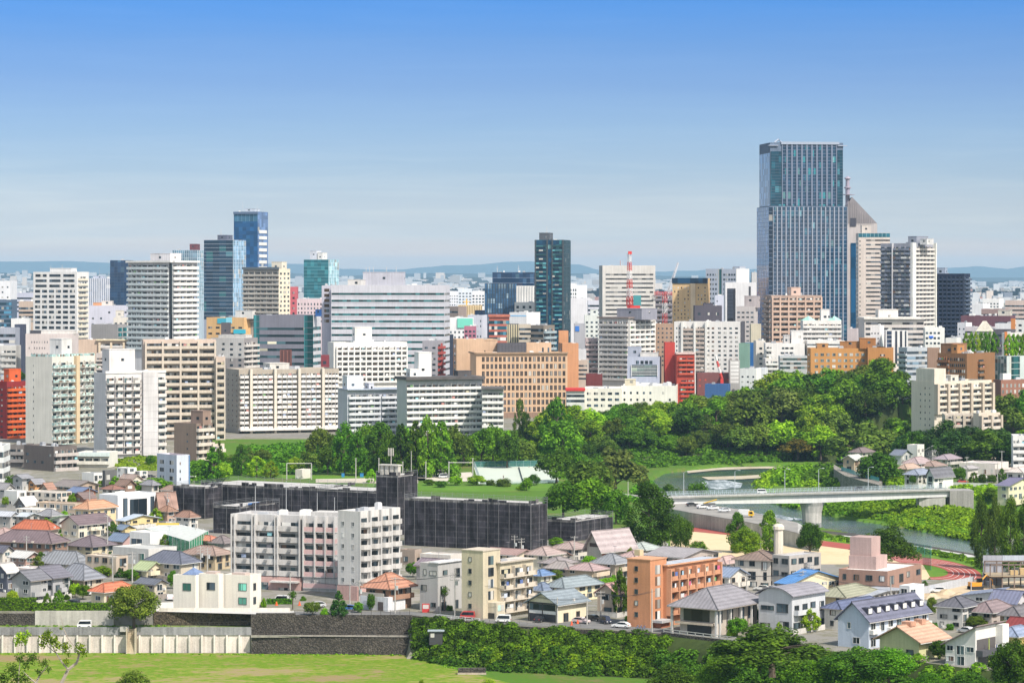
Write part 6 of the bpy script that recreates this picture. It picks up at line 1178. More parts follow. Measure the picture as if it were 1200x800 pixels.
h=house('hall with tan gabled roof half hidden in the cliff trees',(808,838,862),463,474,486,20,'gable',(.62,.58,.5),(.62,.48,.37),zg=17,ax='y',Y=1575);
house('low restaurant with red eave on the wooded cliff',(902,938,941),481,483,496,20,'flat',(.5,.44,.4),(.46,.12,.09),zg=13,st=1,Y=1530)
house('pale pink walled lodge peeping through the cliff trees',(887,897,912),489,491,500,30,'flat',(.56,.44,.40),(.5,.4,.36),zg=13,st=1,nL=0,nR=0,Y=1510)
for q in ALLB:q.finish()if False else None
# ------------------------------------------------------------------ vegetation
def quads_mesh(name,P,Nn,S,mat,rng,asp=1.0):
 """many leaf-clump faces: centres P, facing Nn, half sizes S"""
 n=len(P);r=rng.normal(size=(n,3));a=np.cross(Nn,r);a/=np.linalg.norm(a,axis=1)[:,None]+1e-9;b=np.cross(Nn,a)
 a*=S[:,None];b*=S[:,None]*asp
 k=rng.uniform(.55,1.25,(n,4,1))
 V=np.stack([P-a*k[:,0],P-b*k[:,1],P+a*k[:,2],P+b*k[:,3]],1).reshape(-1,3)
 me=bpy.data.meshes.new(name);me.vertices.add(4*n);me.vertices.foreach_set('co',V.astype(np.float32).ravel())
 me.loops.add(4*n);me.loops.foreach_set('vertex_index',np.arange(4*n,dtype=np.int32))
 me.polygons.add(n);me.polygons.foreach_set('loop_start',np.arange(0,4*n,4,dtype=np.int32));me.polygons.foreach_set('loop_total',np.full(n,4,np.int32))
 me.materials.append(mat);me.update();me.validate();return me
def blob_leaves(blobs,n,s,rng,up=.25,shell=(.72,1.06),jit=.6):
 bl=np.array(blobs);w_=bl[:,3]**2;i=rng.choice(len(bl),n,p=w_/w_.sum())
 d=rng.normal(size=(n,3));d[:,2]+=up;d/=np.linalg.norm(d,axis=1)[:,None]
 P=bl[i,:3]+d*bl[i,3:4]*rng.uniform(*shell,(n,1))*(bl[i,4:7]if bl.shape[1]>4 else 1)
 Nn=d+rng.normal(size=(n,3))*jit*.6;Nn[:,2]+=.25;Nn/=np.linalg.norm(Nn,axis=1)[:,None]
 return P,Nn,rng.uniform(.6,1.3,n)*s
def crown_blobs(kind,rng):
 B_=[]
 if kind=='round':
  for i in range(46):
   d=rng.normal(size=3);d[2]=abs(d[2])*1.3-.7;d/=np.linalg.norm(d);r=rng.uniform(.09,.17);q=rng.uniform(.62,.98)
   B_.append([d[0]*(.5-r)*q,d[1]*(.5-r)*q,.49+d[2]*(.49-r*.8)*q,r])
 elif kind=='broad':
  for i in range(52):
   a=rng.uniform(0,6.28);q=rng.uniform(0,1)**.5;r=rng.uniform(.07,.15);z=.36+.52*(1-q**2)*rng.uniform(.35,1)+rng.uniform(-.12,.06)
   B_.append([math.cos(a)*q*(.5-r*.6),math.sin(a)*q*(.5-r*.6),z,r])
 elif kind=='cone':
  for i in range(64):
   z=rng.uniform(.06,.97);R_=(1-z)**.8*.46+.02;a=rng.uniform(0,6.28);r=.035+.10*(1-z)*rng.uniform(.6,1.1)
   B_.append([math.cos(a)*max(0,R_-r)*rng.uniform(.6,1.1),math.sin(a)*max(0,R_-r)*rng.uniform(.6,1.1),z,r])
 elif kind=='column':
  for i in range(60):
   z=rng.uniform(.08,.96);R_=(.46*math.sin(min(1,(z+.05)/.30)*1.57)*(1-max(0,(z-.5)/.5)**1.6*.8));a=rng.uniform(0,6.28);r=rng.uniform(.06,.12)
   B_.append([math.cos(a)*max(0,R_-r)*rng.uniform(.7,1.1),math.sin(a)*max(0,R_-r)*rng.uniform(.7,1.1),z,r])
 elif kind=='tall':
  for i in range(56):
   z=rng.uniform(.10,.95);R_=.46*math.sin(max(.2,min(1,(z+.02)/.98))*3.0)**.7;a=rng.uniform(0,6.28);r=rng.uniform(.08,.15)
   B_.append([math.cos(a)*max(0,R_-r)*rng.uniform(.5,1.1),math.sin(a)*max(0,R_-r)*rng.uniform(.5,1.1),z,r])
 elif kind=='bush':
  for i in range(30):
   d=rng.normal(size=3);d[2]=abs(d[2]);d/=np.linalg.norm(d);r=rng.uniform(.13,.22);q=rng.uniform(.5,1)
   B_.append([d[0]*(.5-r)*q,d[1]*(.5-r)*q,d[2]*(.85-r)*q+.05,r])
 return B_
TONES={
'deep green':leafm((0.027,0.060,0.006),(0.064,0.141,0.010),(0.108,0.210,0.014)),
'dark bluish green':leafm((0.022,0.057,0.010),(0.048,0.123,0.019),(0.087,0.170,0.025)),
'mid green':leafm((0.046,0.115,0.008),(0.103,0.243,0.012),(0.186,0.368,0.018)),
'bright green':leafm((0.091,0.200,0.008),(0.195,0.398,0.012),(0.322,0.557,0.021)),
'yellow green':leafm((0.098,0.190,0.009),(0.227,0.361,0.016),(0.389,0.512,0.029)),
'olive green':leafm((0.054,0.093,0.010),(0.122,0.196,0.021),(0.200,0.279,0.037)),
'grey olive':leafm((0.063,0.099,0.016),(0.150,0.207,0.037),(0.237,0.307,0.061)),
'rusty olive':leafm((0.070,0.085,0.010),(0.194,0.179,0.021),(0.350,0.247,0.032)),
}
BARK=plain((.10,.075,.055),.9,name='bark',grain=.4);BARKP=plain((.30,.26,.22),.9,name='bark',grain=.3)
PROTO={}
def proto(kind,i,big=False):
 k=(kind,i,big)
 if k not in PROTO:
  rng=np.random.default_rng(abs(hash((kind,i)))%1000 if False else 17*i+len(kind)*131+(7 if big else 0));bl=crown_blobs(kind,rng)
  n,s=(9000,.017)if big else(3600,.027)
  if kind in('cone','column','tall'):s*=.85
  P,Nn,S=blob_leaves(bl,n,s,rng);Pi,Ni,Si=blob_leaves(bl,n//5,s*1.5,rng,shell=(.2,.65),jit=1.2)
  P=np.concatenate([P,Pi]);Nn=np.concatenate([Nn,Ni]);S=np.concatenate([S,Si])
  mb=MB();top=.9 if kind in('cone','column','tall')else .62
  lean=rng.uniform(-.04,.04,2);mb.tube([(0,0,-.05),(lean[0]*.3,lean[1]*.3,top*.4),(lean[0],lean[1],top)],[.030,.022,.006],6)
  for q in range(7):
   z=rng.uniform(.25,.6)*(1.2 if top>.8 else .8);a=rng.uniform(0,6.28);L=rng.uniform(.2,.36)*(.6 if top>.8 else 1)
   mb.tube([(0,0,z),(math.cos(a)*L*.5,math.sin(a)*L*.5,z+L*.35),(math.cos(a)*L,math.sin(a)*L,z+L*.5)],[.013,.009,.004],5)
  PROTO[k]=(P,Nn,S,mb,{},n)
 return PROTO[k]
TREES=[];PEND=[]
def crown_mesh(kind,i,tone,big):
 P,Nn,S,mb,cache,n=proto(kind,i,big)
 if tone not in cache:cache[tone]=quads_mesh('crown',P,Nn,S,TONES[tone],np.random.default_rng(3))
 if 'trunk' not in cache:cache['trunk']=mb.mesh('trunk',BARK)
 return cache[tone],cache['trunk']
trng=random.Random(11)
def tree(label,kind,px,py,wp,hp,tone,Y=None,group=None,big=False,name=None,place=None,base=None,cat=None,dy=0):
 """px, py: foot of the trunk; wp, hp: width and height as they read from the terrace"""
 if Y is None:p=gp(px,py)
 else:p=Vector((K(px)*Y,Y,base if base is not None else H(K(px)*Y,Y)))
 s=p.y/F;c,t=crown_mesh(kind,trng.randrange(5),tone,big)
 name=name or('conifer' if kind=='cone' else 'bush' if kind=='bush' else 'tree')
 cat=cat or('bush' if kind=='bush' else 'tree')
 r=thing(name,label,cat,p,trng.uniform(0,6.28),group)
 wv=wp*s*{'cone':1.75,'tall':1.3,'column':1.5,'round':1.12,'broad':1.1}.get(kind,1.0);sc=(wv,wv*trng.uniform(.9,1.1),hp*s)
 put('crown',c,r,scale=sc)
 if kind!='bush':put('trunk',t,r,scale=sc)
 if label is None:PEND.append((r,tone,kind,place,px))
 return r
SHAPE={'round':'rounded','broad':'spreading','cone':'pointed','column':'slender','tall':'tall','bush':'bushy'}
def label_pending():
 g={}
 for r,tone,kind,place,px in PEND:g.setdefault((tone,SHAPE[kind],place),[]).append((px,r))
 for(tone,shape,place),L in g.items():
  L.sort(key=lambda q:q[0]);what='shrub' if shape=='bushy' else 'tree'
  for i,(px,r)in enumerate(L):
   r['label']=f'{tone} {shape} {what} {place}' if len(L)==1 else f'{ORD[i]} {tone} {shape} {what} from the west {place}'
# wooded river cliff: rows from the water up to the plateau
ZON=[(600,690,'below the peach office'),(690,730,'below the hospital wing'),(730,790,'below the hospital hall'),(790,850,'below the tan hall'),(850,895,'below the white offices'),(895,945,'near the red restaurant'),(945,1010,'below the orange flats'),(1010,1066,'below the endmost flats'),(1066,1300,'by the beige flats')]
def zone(px):return next((z for a,b_,z in ZON if a<=px<b_),ZON[-1][2])
def forest_row(rowname,x0,x1,step,off,hp,wp,tones,kinds,group='trees on the wooded river cliff',jy=8,Yf=None):
 x=x0
 while x<x1:
  px=x+trng.uniform(-.3,.3)*step;Y=(Yf(px)if Yf else float(np.interp(px,CLX,CLY)))+off+trng.uniform(-jy,jy)
  s=trng.uniform(.78,1.25)*(float(np.interp(px,[640,800,860,920,1000,1080],[.78,.76,.85,1.08,1.0,.9]))if 'cliff' in rowname else 1);tree(None,trng.choice(kinds),px,0,wp*s*trng.uniform(.9,1.2),hp*s,trng.choice(tones),Y=Y,group=group,place=rowname if 'cliff' not in rowname else f'{rowname} {zone(px)}')
  x+=step*trng.uniform(.85,1.15)
DG,MG,BG_,YG,OL,GO,RO,DB='deep green','mid green','bright green','yellow green','olive green','grey olive','rusty olive','dark bluish green'
forest_row('at the cliff foot',640,1065,22,20,36,44,[DG,MG,MG,OL,BG_],['round','broad','round'])
forest_row('low on the cliff',632,1060,21,46,40,46,[DG,MG,MG,OL,YG,GO],['round','broad','tall'])
forest_row('high on the cliff',628,1066,21,72,42,46,[DG,MG,OL,YG,BG_,BG_,MG,DB],['round','broad','tall'])
forest_row('on the cliff top',660,1070,23,100,38,44,[DG,MG,YG,OL,BG_,BG_],['round','broad'])
forest_row('at the front of the far wood',1070,1215,17,0,34,38,[DG,MG,MG,DB],['round','broad','tall'],'trees of the wood behind the riverside houses',Yf=lambda p:1268 if p>1100 else 1330)
forest_row('behind the front of the far wood',1075,1215,18,0,40,40,[DG,MG,DB],['round','tall'],'trees of the wood behind the riverside houses',Yf=lambda p:1308)
forest_row('at the back of the far wood',1085,1220,17,0,48,42,[DG,MG,OL,MG],['round','broad','tall'],'trees of the wood behind the riverside houses',Yf=lambda p:1395)
forest_row('beside the beige flats',1024,1078,13,70,44,40,[DG,MG,BG_],['round','tall'])
forest_row('behind the pointed school yard row',372,590,16,0,46,32,[DG,MG,DG,OL],['round','tall','broad'],'trees on the slope behind the school yard',Yf=lambda p:1275,jy=14)
forest_row('on the slope under the long white slab',262,380,17,0,18,22,[MG,OL,BG_],['round','broad'],'trees on the slope behind the school yard',Yf=lambda p:1290,jy=20)
# single trees that stand out
T=lambda*a,**k:tree(*a,**k)
G1='tall pointed trees along the school yard'
for i,(px,py,wp,hp,tn,lab)in enumerate([
(404,556,24,50,MG,'pointed green tree at the start of the school yard row, beside the bluish twin apartments'),(420,557,22,46,MG,'narrow lighter green pointed tree between two fuller ones below the bluish twin apartments'),
(440,557,17,37,DG,'shortest dark pointed tree of the school yard row'),(455,558,22,45,MG,'mid height pointed tree next to the shortest one in the school yard row'),
(470,559,27,55,DG,'broad dark pointed tree below the joint of the white slab'),(487,559,25,58,DG,'tall pointed tree with dark trunk in front of the long white slab'),
(502,559,25,60,MG,'tallest pointed tree of the school yard row'),(517,559,30,58,MG,'full pointed tree ending the school yard row before the ivy slope')]):
 T(lab,'cone' if i%3 else 'column',px,py,wp*1.1,hp*1.18,tn,group=G1)
for a in[
('round shrub tree on the yellow green bank below the white balcony block','round',176,546,14,14,MG,None),('dark leafy tree between the glassy block and the dark apartment wing','round',14,574,18,20,DG,None),('light tree in the gap under the brown stepped house','round',212,560,18,22,BG_,None),('broad green tree below the brown stepped house beside the pale blue flats','broad',232,562,26,24,MG,None),
('yellowish green pointed tree behind the black netting beside the brown stepped house','cone',249,566,24,44,MG,None),
('slim dark conifer close behind the yellowish pointed tree','cone',257,562,14,46,DG,None),
('autumn tinted bushy tree at the corner of the black netting','round',261,566,24,26,YG,None),
('dark column shaped tree above the black netting roof','column',283,557,17,36,DG,None),
('light green young tree above the black netting roof','column',301,559,20,24,BG_,None),
('small yellow green tree beside the light green young tree','column',317,560,16,20,YG,None),
('yellow green feathery tree below the podium of the long white slab','round',347,556,22,22,YG,None),
('olive tree with drooping crown on the ivy slope','broad',362,556,30,30,OL,None),
('dark tree in the corner before the pointed row','round',384,556,26,40,DG,None),
('rounded yellowish tree above the tennis courts','round',608,545,40,34,OL,None),
('bright tree on the tennis court corner','round',591,528,22,26,BG_,None),
('deep green tree leaning over the tennis court fence','broad',652,567,46,48,DG,None),
('olive rounded tree behind the netted block','round',690,590,58,54,OL,None),
('big grey olive willow-like tree on the riverbank','broad',722,580,72,60,GO,None),
('low dense green tree hugging the netted block','round',660,608,54,50,MG,None),
('second low dense green tree nearer the sports ground path','round',694,610,56,54,MG,None),
('small tree between netted block and big dark tree','round',722,614,34,44,MG,None),
('bright little tree on the court lawn','round',617,575,16,16,BG_,None),
('small yellow green tree beside the school stair tower','column',435,566,11,16,BG_,None),
('biggest dark green tree, standing at the sports ground corner','tall',761,646,62,78,DG,None),
('smaller dark companion of the biggest tree','round',798,652,32,52,DG,None),
('low olive shrub tree at the edge of the sand ground','round',818,654,26,22,OL,None),
('yellow green dense tree by the white bath house chimney','round',874,656,44,40,YG,None),
('thin dark tree behind the yellow green dense tree','tall',864,648,26,46,DG,None),
('loose tall tree behind the white bath house chimney','tall',902,648,26,48,MG,None),
('dark full tree between sand ground and school hall','round',949,653,38,44,DG,None),
('wide dark canopy tree over the red track','broad',1038,668,70,54,DG,None),
('large round tree beyond the bridge railing','round',1031,571,58,44,DG,None),
('rounded street tree beside the bridge end','round',1124,566,16,22,DG,None),
('conical street tree near the long parking fence','column',1141,569,9,16,DG,None),
('globe shaped street tree in the middle of the parking fence','round',1151,569,11,15,DG,None),
('pair-leading street tree near the yellow riverside house','round',1162,568,12,14,DG,None),
('taller street tree next to the yellow riverside house','column',1174,567,10,18,DG,None),
('small dark tree on the green slope below the parking fence','bush',1160,583,22,12,DG,None),
('bushy green tree in front of the white modernist hall','round',180,579,48,20,MG,None),
('green bush beside the plum gabled house','bush',76,628,20,12,BG_,None),
('big round tree over the stepped stair of the river wall','round',157,739,62,56,OL,None),
('small garden tree with light crown by the grey gables','round',88,700,16,18,BG_,None),
('dark garden tree near the red tiled bungalow','round',97,702,18,20,MG,None),
('blue green conifer in the garden of the white roofed long house','cone',140,677,10,12,DB,None),
('green garden tree next to the blue green conifer','round',152,680,20,14,MG,None),
('yellowish garden tree behind the white roofed long house','round',119,676,26,14,YG,None),
('green tree beside the white cubic villa row','round',203,690,16,22,MG,None),
('tall dark cypress beside the salmon apartment tower','column',727,722,17,54,DG,None),
('dark blue green conifer on the lawn of the white apartments','cone',397,727,18,30,DB,None),
('rust tinged bush on the bank below the white apartments','round',366,727,22,18,OL,None),
('young thin tree near the blue car','round',420,718,14,14,MG,None),
('green climbing tree between white apartments and mauve roof','round',484,676,18,20,MG,None),
('second leafy garden tree by the mauve roof','round',497,678,14,16,MG,None),
('small leafy tree at the pink roofed house corner','round',652,642,20,14,BG_,None),
('round garden shrub between grey and pink roofs','round',691,664,18,14,BG_,None),
('ivy covered garden tree behind the yellow hipped house','round',660,676,18,14,MG,None),
('second garden tree beside the low dull blue roof','round',652,682,18,16,OL,None),
('green shrub tree beside the pale yellow house','round',712,690,22,14,BG_,None),
('lush tree in the garden of the grey villa','round',864,746,26,26,MG,None),
('dark tree between the grey villa and the curved roof house','column',882,735,16,28,DG,None),
('young yellow green tree before the curved roof house','column',913,747,8,18,YG,None),
('shrub tree at the side of the curved roof house','round',954,728,20,18,DG,None),
('leafy tree in front of the beige mauve roofed house','round',1144,736,30,16,OL,None),
('tree between violet mansard row and black roofed house','round',1092,720,16,22,OL,None),
('dark tree beside the salmon roofed bungalow','round',1100,772,24,24,DG,None),
('pointed conifer among the wood by the blue grey office','cone',1072,440,13,26,DG,1500),
('dark twin conifer on the ridge, the nearer of two','cone',934,458,26,38,DB,1510),
('dark twin conifer on the ridge, the farther of two','cone',921,455,22,34,DB,1535),
('bluish small conifer below the white blue shuttered house','cone',896,462,16,22,DB,1515),
('bright ginkgo-like tree before the orange brick apartments','column',987,462,16,30,BG_,1548),
('second bright tree before the orange brick apartments','column',1002,462,15,28,BG_,1548),
('great bright green tree above the wood before the plain orange block','round',1025,470,44,50,BG_,1548),
('yellow tinged tree beside the great bright green tree','round',1048,470,22,30,YG,1548),
('dark round tree before the brown brick hall','round',1103,455,18,32,DG,1440),
('rounded mid green tree near the blue grey office','round',1084,455,18,32,MG,1455),
('large olive topped tree at the middle of the wooded cliff','broad',1012,520,92,66,OL,1410),
('wide olive tree hanging over the cliff below the tan hall','broad',876,505,62,62,OL,1470),
('yellow green tree glowing above the cliff near the restaurant','round',946,490,40,48,YG,1455),
('bright yellow green lower tree beneath the glowing one','round',962,505,40,40,BG_,1440),
('rusty edged tree below the restaurant terrace','broad',935,520,44,26,RO,1440),
('tall deep green pair of trees before the peach office, the higher one','column',653,520,36,74,MG,1330),
('darker tall tree at the side of the peach office','column',640,500,22,34,DG,1420),
('big bright tree in front of the tall deep green one','tall',660,545,48,60,MG,1295),
('slim bare-stemmed tree before the peach office','column',609,500,12,44,OL,1430),
('slim dark cypress before the peach office','column',617,502,11,30,DG,1425),
('green tree between orange wing and white hospital','round',678,462,22,18,MG,1600),
('palm-headed roof garden tree on the grey tower roof line','bush',760,372,8,5,MG,None)if False else('round dark tree on the roof edge of the orange red apartments','round',20,448,22,14,DG,1560),
]:
 if a is None:continue
 lab,kind,px,py,wp,hp,tn,Y=a
 if Y and kind!='bush':tree(lab,kind,px,py,wp,hp,tn,Y=Y,base=zat(py,Y)if px<30 or 'roof' in lab else min(zat(py,Y),H(K(px)*Y,Y)+1.5))
 else:tree(lab,kind,px,py,wp,hp,tn,big=(py>640 and wp>28))
# avenue of street trees in the right quarter
for i in range(7):tree(None,'column',1133+i*5.5,0,9,26,trng.choice([MG,YG]),Y=1500+i*2,base=zat(416,1500),group='avenue trees before the mauve office',place='in the avenue before the mauve office')
for i in range(4):tree(None,'column',1182+i*6,0,10,26,trng.choice([MG,BG_]),Y=1510+i*2,base=zat(418,1510),group='avenue trees by the orange pillar block',place='in the avenue by the orange edged apartments')
# tall dark trees by the building site
for i,(px,py,wp,hp,tn)in enumerate([(1150,667,26,82,DG),(1166,668,26,86,OL),(1184,669,30,84,DG),(1200,668,28,80,DG)]):
 T(['deep green tall tree standing nearest the track bend','tall tree with yellow tinged top above the grey hoarding','dark tall tree with bare lower trunk above the steel skeleton','dark tall tree cut by the frame edge above the steel skeleton'][i],'tall',px,py,wp,hp,tn,group='tall trees beside the building site',big=True)
# dark trees and shrubs at the foot of the terrace
for a in[
(905,790,150,62,DG,'broad','broad dark tree spreading before the curved roof house'),(842,800,60,40,MG,'bush','mid green shrub mass below the stone wall'),(1000,806,90,50,DG,'round','dark rounded tree below the pale blue mansard row'),
(1042,800,60,44,MG,'round','green rounded tree before the yellow bungalow'),(1188,812,60,70,DG,'round','dark lush tree in the lower corner before the white mono-pitch house'),(1090,806,50,24,MG,'bush','low green shrub under the yellow bungalow'),
(1136,806,60,26,DG,'bush','dark low shrub before the white mono-pitch house'),(948,806,70,40,MG,'bush','mid green shrub in front of the broad dark tree'),(790,812,80,46,DG,'bush','deep green shrub mass at the end of the vine slope')]:
 px,py,wp,hp,tn,kind,lab=a;Yq={905:628,842:640,1000:612,1042:612,1188:585,1090:606,1136:600,948:615,790:655}[px]
 tree(lab,kind,px,0,wp,hp,tn,Y=Yq,base=zat(py,Yq),big=True,group='trees at the foot of the terrace')
# street shrubs
for lab,px,py,wp,hp,tn in[('clipped conical topiary beside the long hedge, larger of the cones',69,714,12,22,MG),('smaller clipped conical topiary beside the larger cone',55,713,8,18,MG),('low clipped ball shrub under the conical topiaries',80,714,9,10,MG),('silvery flowering shrub behind the long hedge',92,714,15,8,GO),('loose shrub behind the thick hedge',38,714,18,15,MG),('green shrub at the cream bungalow lawn',60,714,11,8,BG_),
('sprawling shrub on the bank beside the dark conifer',381,728,14,12,BG_),('red tinted azalea before the white apartments',399,702,10,8,RO),('yellow flowering shrub before the white apartments',411,702,12,10,YG),('green shrub by the entrance of the white apartments',355,704,10,8,MG),('bush at the corner of the white cubic trio',309,712,10,16,BG_),('green bush at the foot of the salmon apartment tower',738,729,16,12,BG_),
('bush beside the parked yellow truck',867,604,18,8,MG),('thick bush beside the river road bend',786,590,34,30,DG),('second thick bush at the river road bend',818,588,32,34,MG),('low bush on the stone quay across from the parked cars',935,622,12,8,MG),('bush by the pergola of the grey villa garden',858,746,18,18,BG_),
('leafy bush before the brick garage villa',476,712,12,22,MG),('bush beside the cream podium house',527,716,10,10,MG)]:
 tree(lab,'column' if 'conical' in lab else 'bush',px,py,wp,hp,tn,name='shrub',cat='shrub')
for i in range(11):tree(None,trng.choice(['bush','bush','round']),446+i*18+trng.uniform(-5,5),571+trng.uniform(-3,3),trng.uniform(14,24),trng.uniform(7,14),trng.choice([MG,BG_,DG,OL]),place='on the lawn behind the netted school',group='shrubs on the lawn behind the netted school')
label_pending()
# masses of growth nobody could count
def thicket(name,poly,dens,r,leaf,tone,hscale=.8,seed=1,per=70,world=None,lift=0):
 rng=np.random.default_rng(seed);Wp=[gp(x,y)for x,y in poly]if world is None else world;P=np.array([[p[0],p[1]]for p in Wp]);lo,hi=P.min(0),P.max(0)
 n=int((hi-lo).prod()*dens)+1;q=rng.uniform(lo,hi,(n,2));ins=np.zeros(n,bool);j=len(P)-1
 for i in range(len(P)):
  c=(P[i,1]>q[:,1])!=(P[j,1]>q[:,1]);xx=(P[j,0]-P[i,0])*(q[:,1]-P[i,1])/(P[j,1]-P[i,1]+1e-9)+P[i,0];ins^=c&(q[:,0]<xx);j=i
 q=q[ins];z=hgt(q[:,0],q[:,1])+lift;keep=z>-.6;q,z=q[keep],z[keep]
 rr=rng.uniform(r[0],r[1],len(q));bl=np.column_stack([q,z-rr*.15,rr,np.ones((len(q),2)),np.full(len(q),hscale)])
 A,Nn,S=blob_leaves(bl,len(bl)*per,leaf,rng,up=.7)
 return tag(put(name,quads_mesh(name,A,Nn,S,TONES[tone],rng)),kind='stuff')
thicket('riverside_thicket',[(1006,600),(1010,592),(1060,586),(1128,586),(1150,606),(1160,636),(1120,628),(1060,616),(1010,606)],.11,(1.2,3.4),.55,'bright green',.75,2,90)
thicket('riverside_thicket',[(1000,603),(1010,597),(1040,606),(1120,622),(1160,630),(1160,638),(1090,624)],.12,(1.2,2.6),.5,'mid green',.8,12,90)
thicket('riverside_thicket',[(858,588),(880,584),(940,583),(1000,588),(1002,606),(935,600),(885,592)],.10,(1.,2.4),.55,'bright green',.7,3,90)
thicket('riverside_thicket',[(950,604),(960,590),(1010,588),(1060,590),(1010,600),(1000,607)],.07,(1.5,3.6),.55,'mid green',.9,4,90)
thicket('riverside_thicket',[(880,568),(890,556),(950,552),(1000,552),(1060,556),(1060,571),(960,573)],.06,(1.2,3.4),.6,'bright green',.9,5,80)
thicket('riverside_thicket',[(905,570),(915,556),(950,553),(940,571)],.03,(3,6),.7,'bright green',1.0,15,160)
thicket('riverside_thicket',[(935,566),(960,553),(1000,553),(990,571)],.03,(3,6),.7,'mid green',1.0,16,160)
thicket('riverside_thicket',[(826,574),(850,570),(880,562),(912,562),(905,573),(850,578)],.10,(.9,2.2),.5,'bright green',.7,6,50)
thicket('bank_growth',[(1108,588),(1110,572),(1170,572),(1196,590),(1150,596)],.09,(1.2,3),.5,'bright green',.8,7,90)
thicket('bank_growth',[(808,612),(870,617),(950,627),(1010,634),(1075,643),(1150,655),(1150,660),(1075,648),(950,631),(808,616)],.10,(.5,1.1),.4,'bright green',.7,8,40)
thicket('bank_growth',[(740,575),(790,565),(815,572),(812,586),(760,590),(720,588)],.05,(1.5,3.2),.55,'mid green',.8,17,80)
thicket('cliff_undergrowth',[(640,560),(700,549),(790,546),(870,543),(1000,543),(1075,534),(1075,500),(900,500),(640,510)],.05,(1.6,4.2),.8,'mid green',.8,9,60)
thicket('ivy_slope',[(262,556),(275,528),(330,522),(395,522),(395,553),(330,556)],.07,(1.4,3.4),.6,'mid green',.8,10,70)
thicket('ivy_slope',[(395,553),(395,522),(470,520),(530,514),(590,514),(592,544),(525,550)],.07,(1.4,3.2),.6,'mid green',.8,11,70)
thicket('ivy_slope',[(590,546),(590,510),(640,500),(660,530),(655,546)],.06,(1.4,3.4),.6,'mid green',.8,18,70)
thicket('bank_growth',[(136,553),(138,538),(186,535),(186,552)],.09,(.9,2.2),.5,'yellow green',.7,31,60)
thicket('bank_growth',[(196,568),(205,545),(262,535),(262,556),(240,566)],.06,(1.0,2.6),.5,'mid green',.75,32,70)
thicket('riverside_thicket',[(1004,606),(1050,612),(1110,624),(1165,636),(1170,628),(1110,612),(1010,600)],.10,(1.2,2.8),.5,'mid green',.85,33,90)
thicket('bank_growth',[(940,622),(1000,630.5),(1060,640),(1130,651.5),(1205,666),(1205,672),(1130,658),(1060,645),(940,627)],.14,(.7,1.7),.42,'mid green',.8,34,60)
thicket('ivy_patch',None,.5,(.3,.8),.2,'mid green',.7,35,60,[Vector((K(395)*713.2,713.2,0)),Vector((K(480)*712,712,0)),Vector((K(480)*710.6,710.6,0)),Vector((K(395)*712,712,0))])
# vines and scrub all over the slope below the terrace street
def edge_poly(x0,x1,o0,o1,n=14):return[edge_pt(x0+(x1-x0)*i/n,o0)for i in range(n+1)]+[edge_pt(x1-(x1-x0)*i/n,o1)for i in range(n+1)]
thicket('vine_slope',None,.45,(.7,1.9),.28,'mid green',.8,21,140,edge_poly(486,782,-.5,-12))
thicket('vine_slope',None,.05,(1.2,2.2),.32,'bright green',.85,22,220,edge_poly(560,780,-3,-13))
thicket('vine_slope',None,.14,(1.4,2.8),.34,'deep green',.85,23,220,edge_poly(500,700,-7,-15))
thicket('vine_slope',None,.5,(.7,1.9),.28,'deep green',.8,29,140,edge_poly(486,782,-.5,-12))
thicket('vine_slope',None,.50,(.9,2.4),.34,'deep green',.9,24,130,edge_poly(775,1230,-5,-22))
thicket('vine_slope',None,.10,(1.2,2.6),.34,'mid green',.9,25,180,edge_poly(880,1230,.5,-10))
thicket('vine_slope',None,.05,(1.6,3.0),.36,'olive green',.9,26,200,edge_poly(486,560,-6,-13))
# grass tufts along the meadow edge
thicket('rough_grass',None,.5,(.25,.6),.20,'bright green',.6,27,26,[Vector((K(-20)*714,714,0)),Vector((K(480)*712,712,0)),Vector((K(560)*680,680,0)),Vector((K(555)*677,677,0)),Vector((K(470)*709,709,0)),Vector((K(-20)*712.5,712.5,0))])
thicket('rough_grass',None,.3,(.3,.7),.22,'mid green',.7,28,30,[Vector((K(-20)*717,717,0)),Vector((K(195)*717,717,0)),Vector((K(195)*723.5,723.5,0)),Vector((K(-20)*723.5,723.5,0))])
# clipped hedges on the upper terrace
def hedge(label,x0,x1,Y,w_,h_,tone,z=9.):
 r=thing('hedge',label,'hedge',(K((x0+x1)/2)*Y,Y,z));L=K(x1)*Y-K(x0)*Y;rng=np.random.default_rng(int(x1));n=int(L*(w_+h_*2)*26)
 u=rng.uniform(0,1,n);s=rng.integers(0,3,n);X=rng.uniform(-L/2,L/2,n);t=rng.uniform(0,1,n)
 P=np.stack([X,np.where(s==0,-w_/2,np.where(s==1,w_/2,(t-.5)*w_)),np.where(s==2,h_,t*h_)],1)+rng.normal(size=(n,3))*.07
 Nn=np.stack([0*X,np.where(s==0,-1.,np.where(s==1,1,0)),np.where(s==2,1.,0)],1)+rng.normal(size=(n,3))*.4;Nn/=np.linalg.norm(Nn,axis=1)[:,None]
 put('foliage',quads_mesh('foliage',P,Nn,rng.uniform(.6,1.3,n)*.22,TONES[tone],rng),r)
 mb=MB();mb.box(-L/2+.1,L/2-.1,-w_/2+.1,w_/2-.1,-.2,h_-.1);mb.build('inner_twigs',plain((.02,.035,.012),.9),r)
hedge('thick tall clipped hedge on the upper wall at the frame edge',-20,42,727,2.4,3.0,MG);hedge('long low clipped hedge along the upper concrete wall',38,129,725.6,1.4,1.9,MG);hedge('low clipped hedge at the entrance of the white apartments',313,343,741,1.4,1.2,MG)

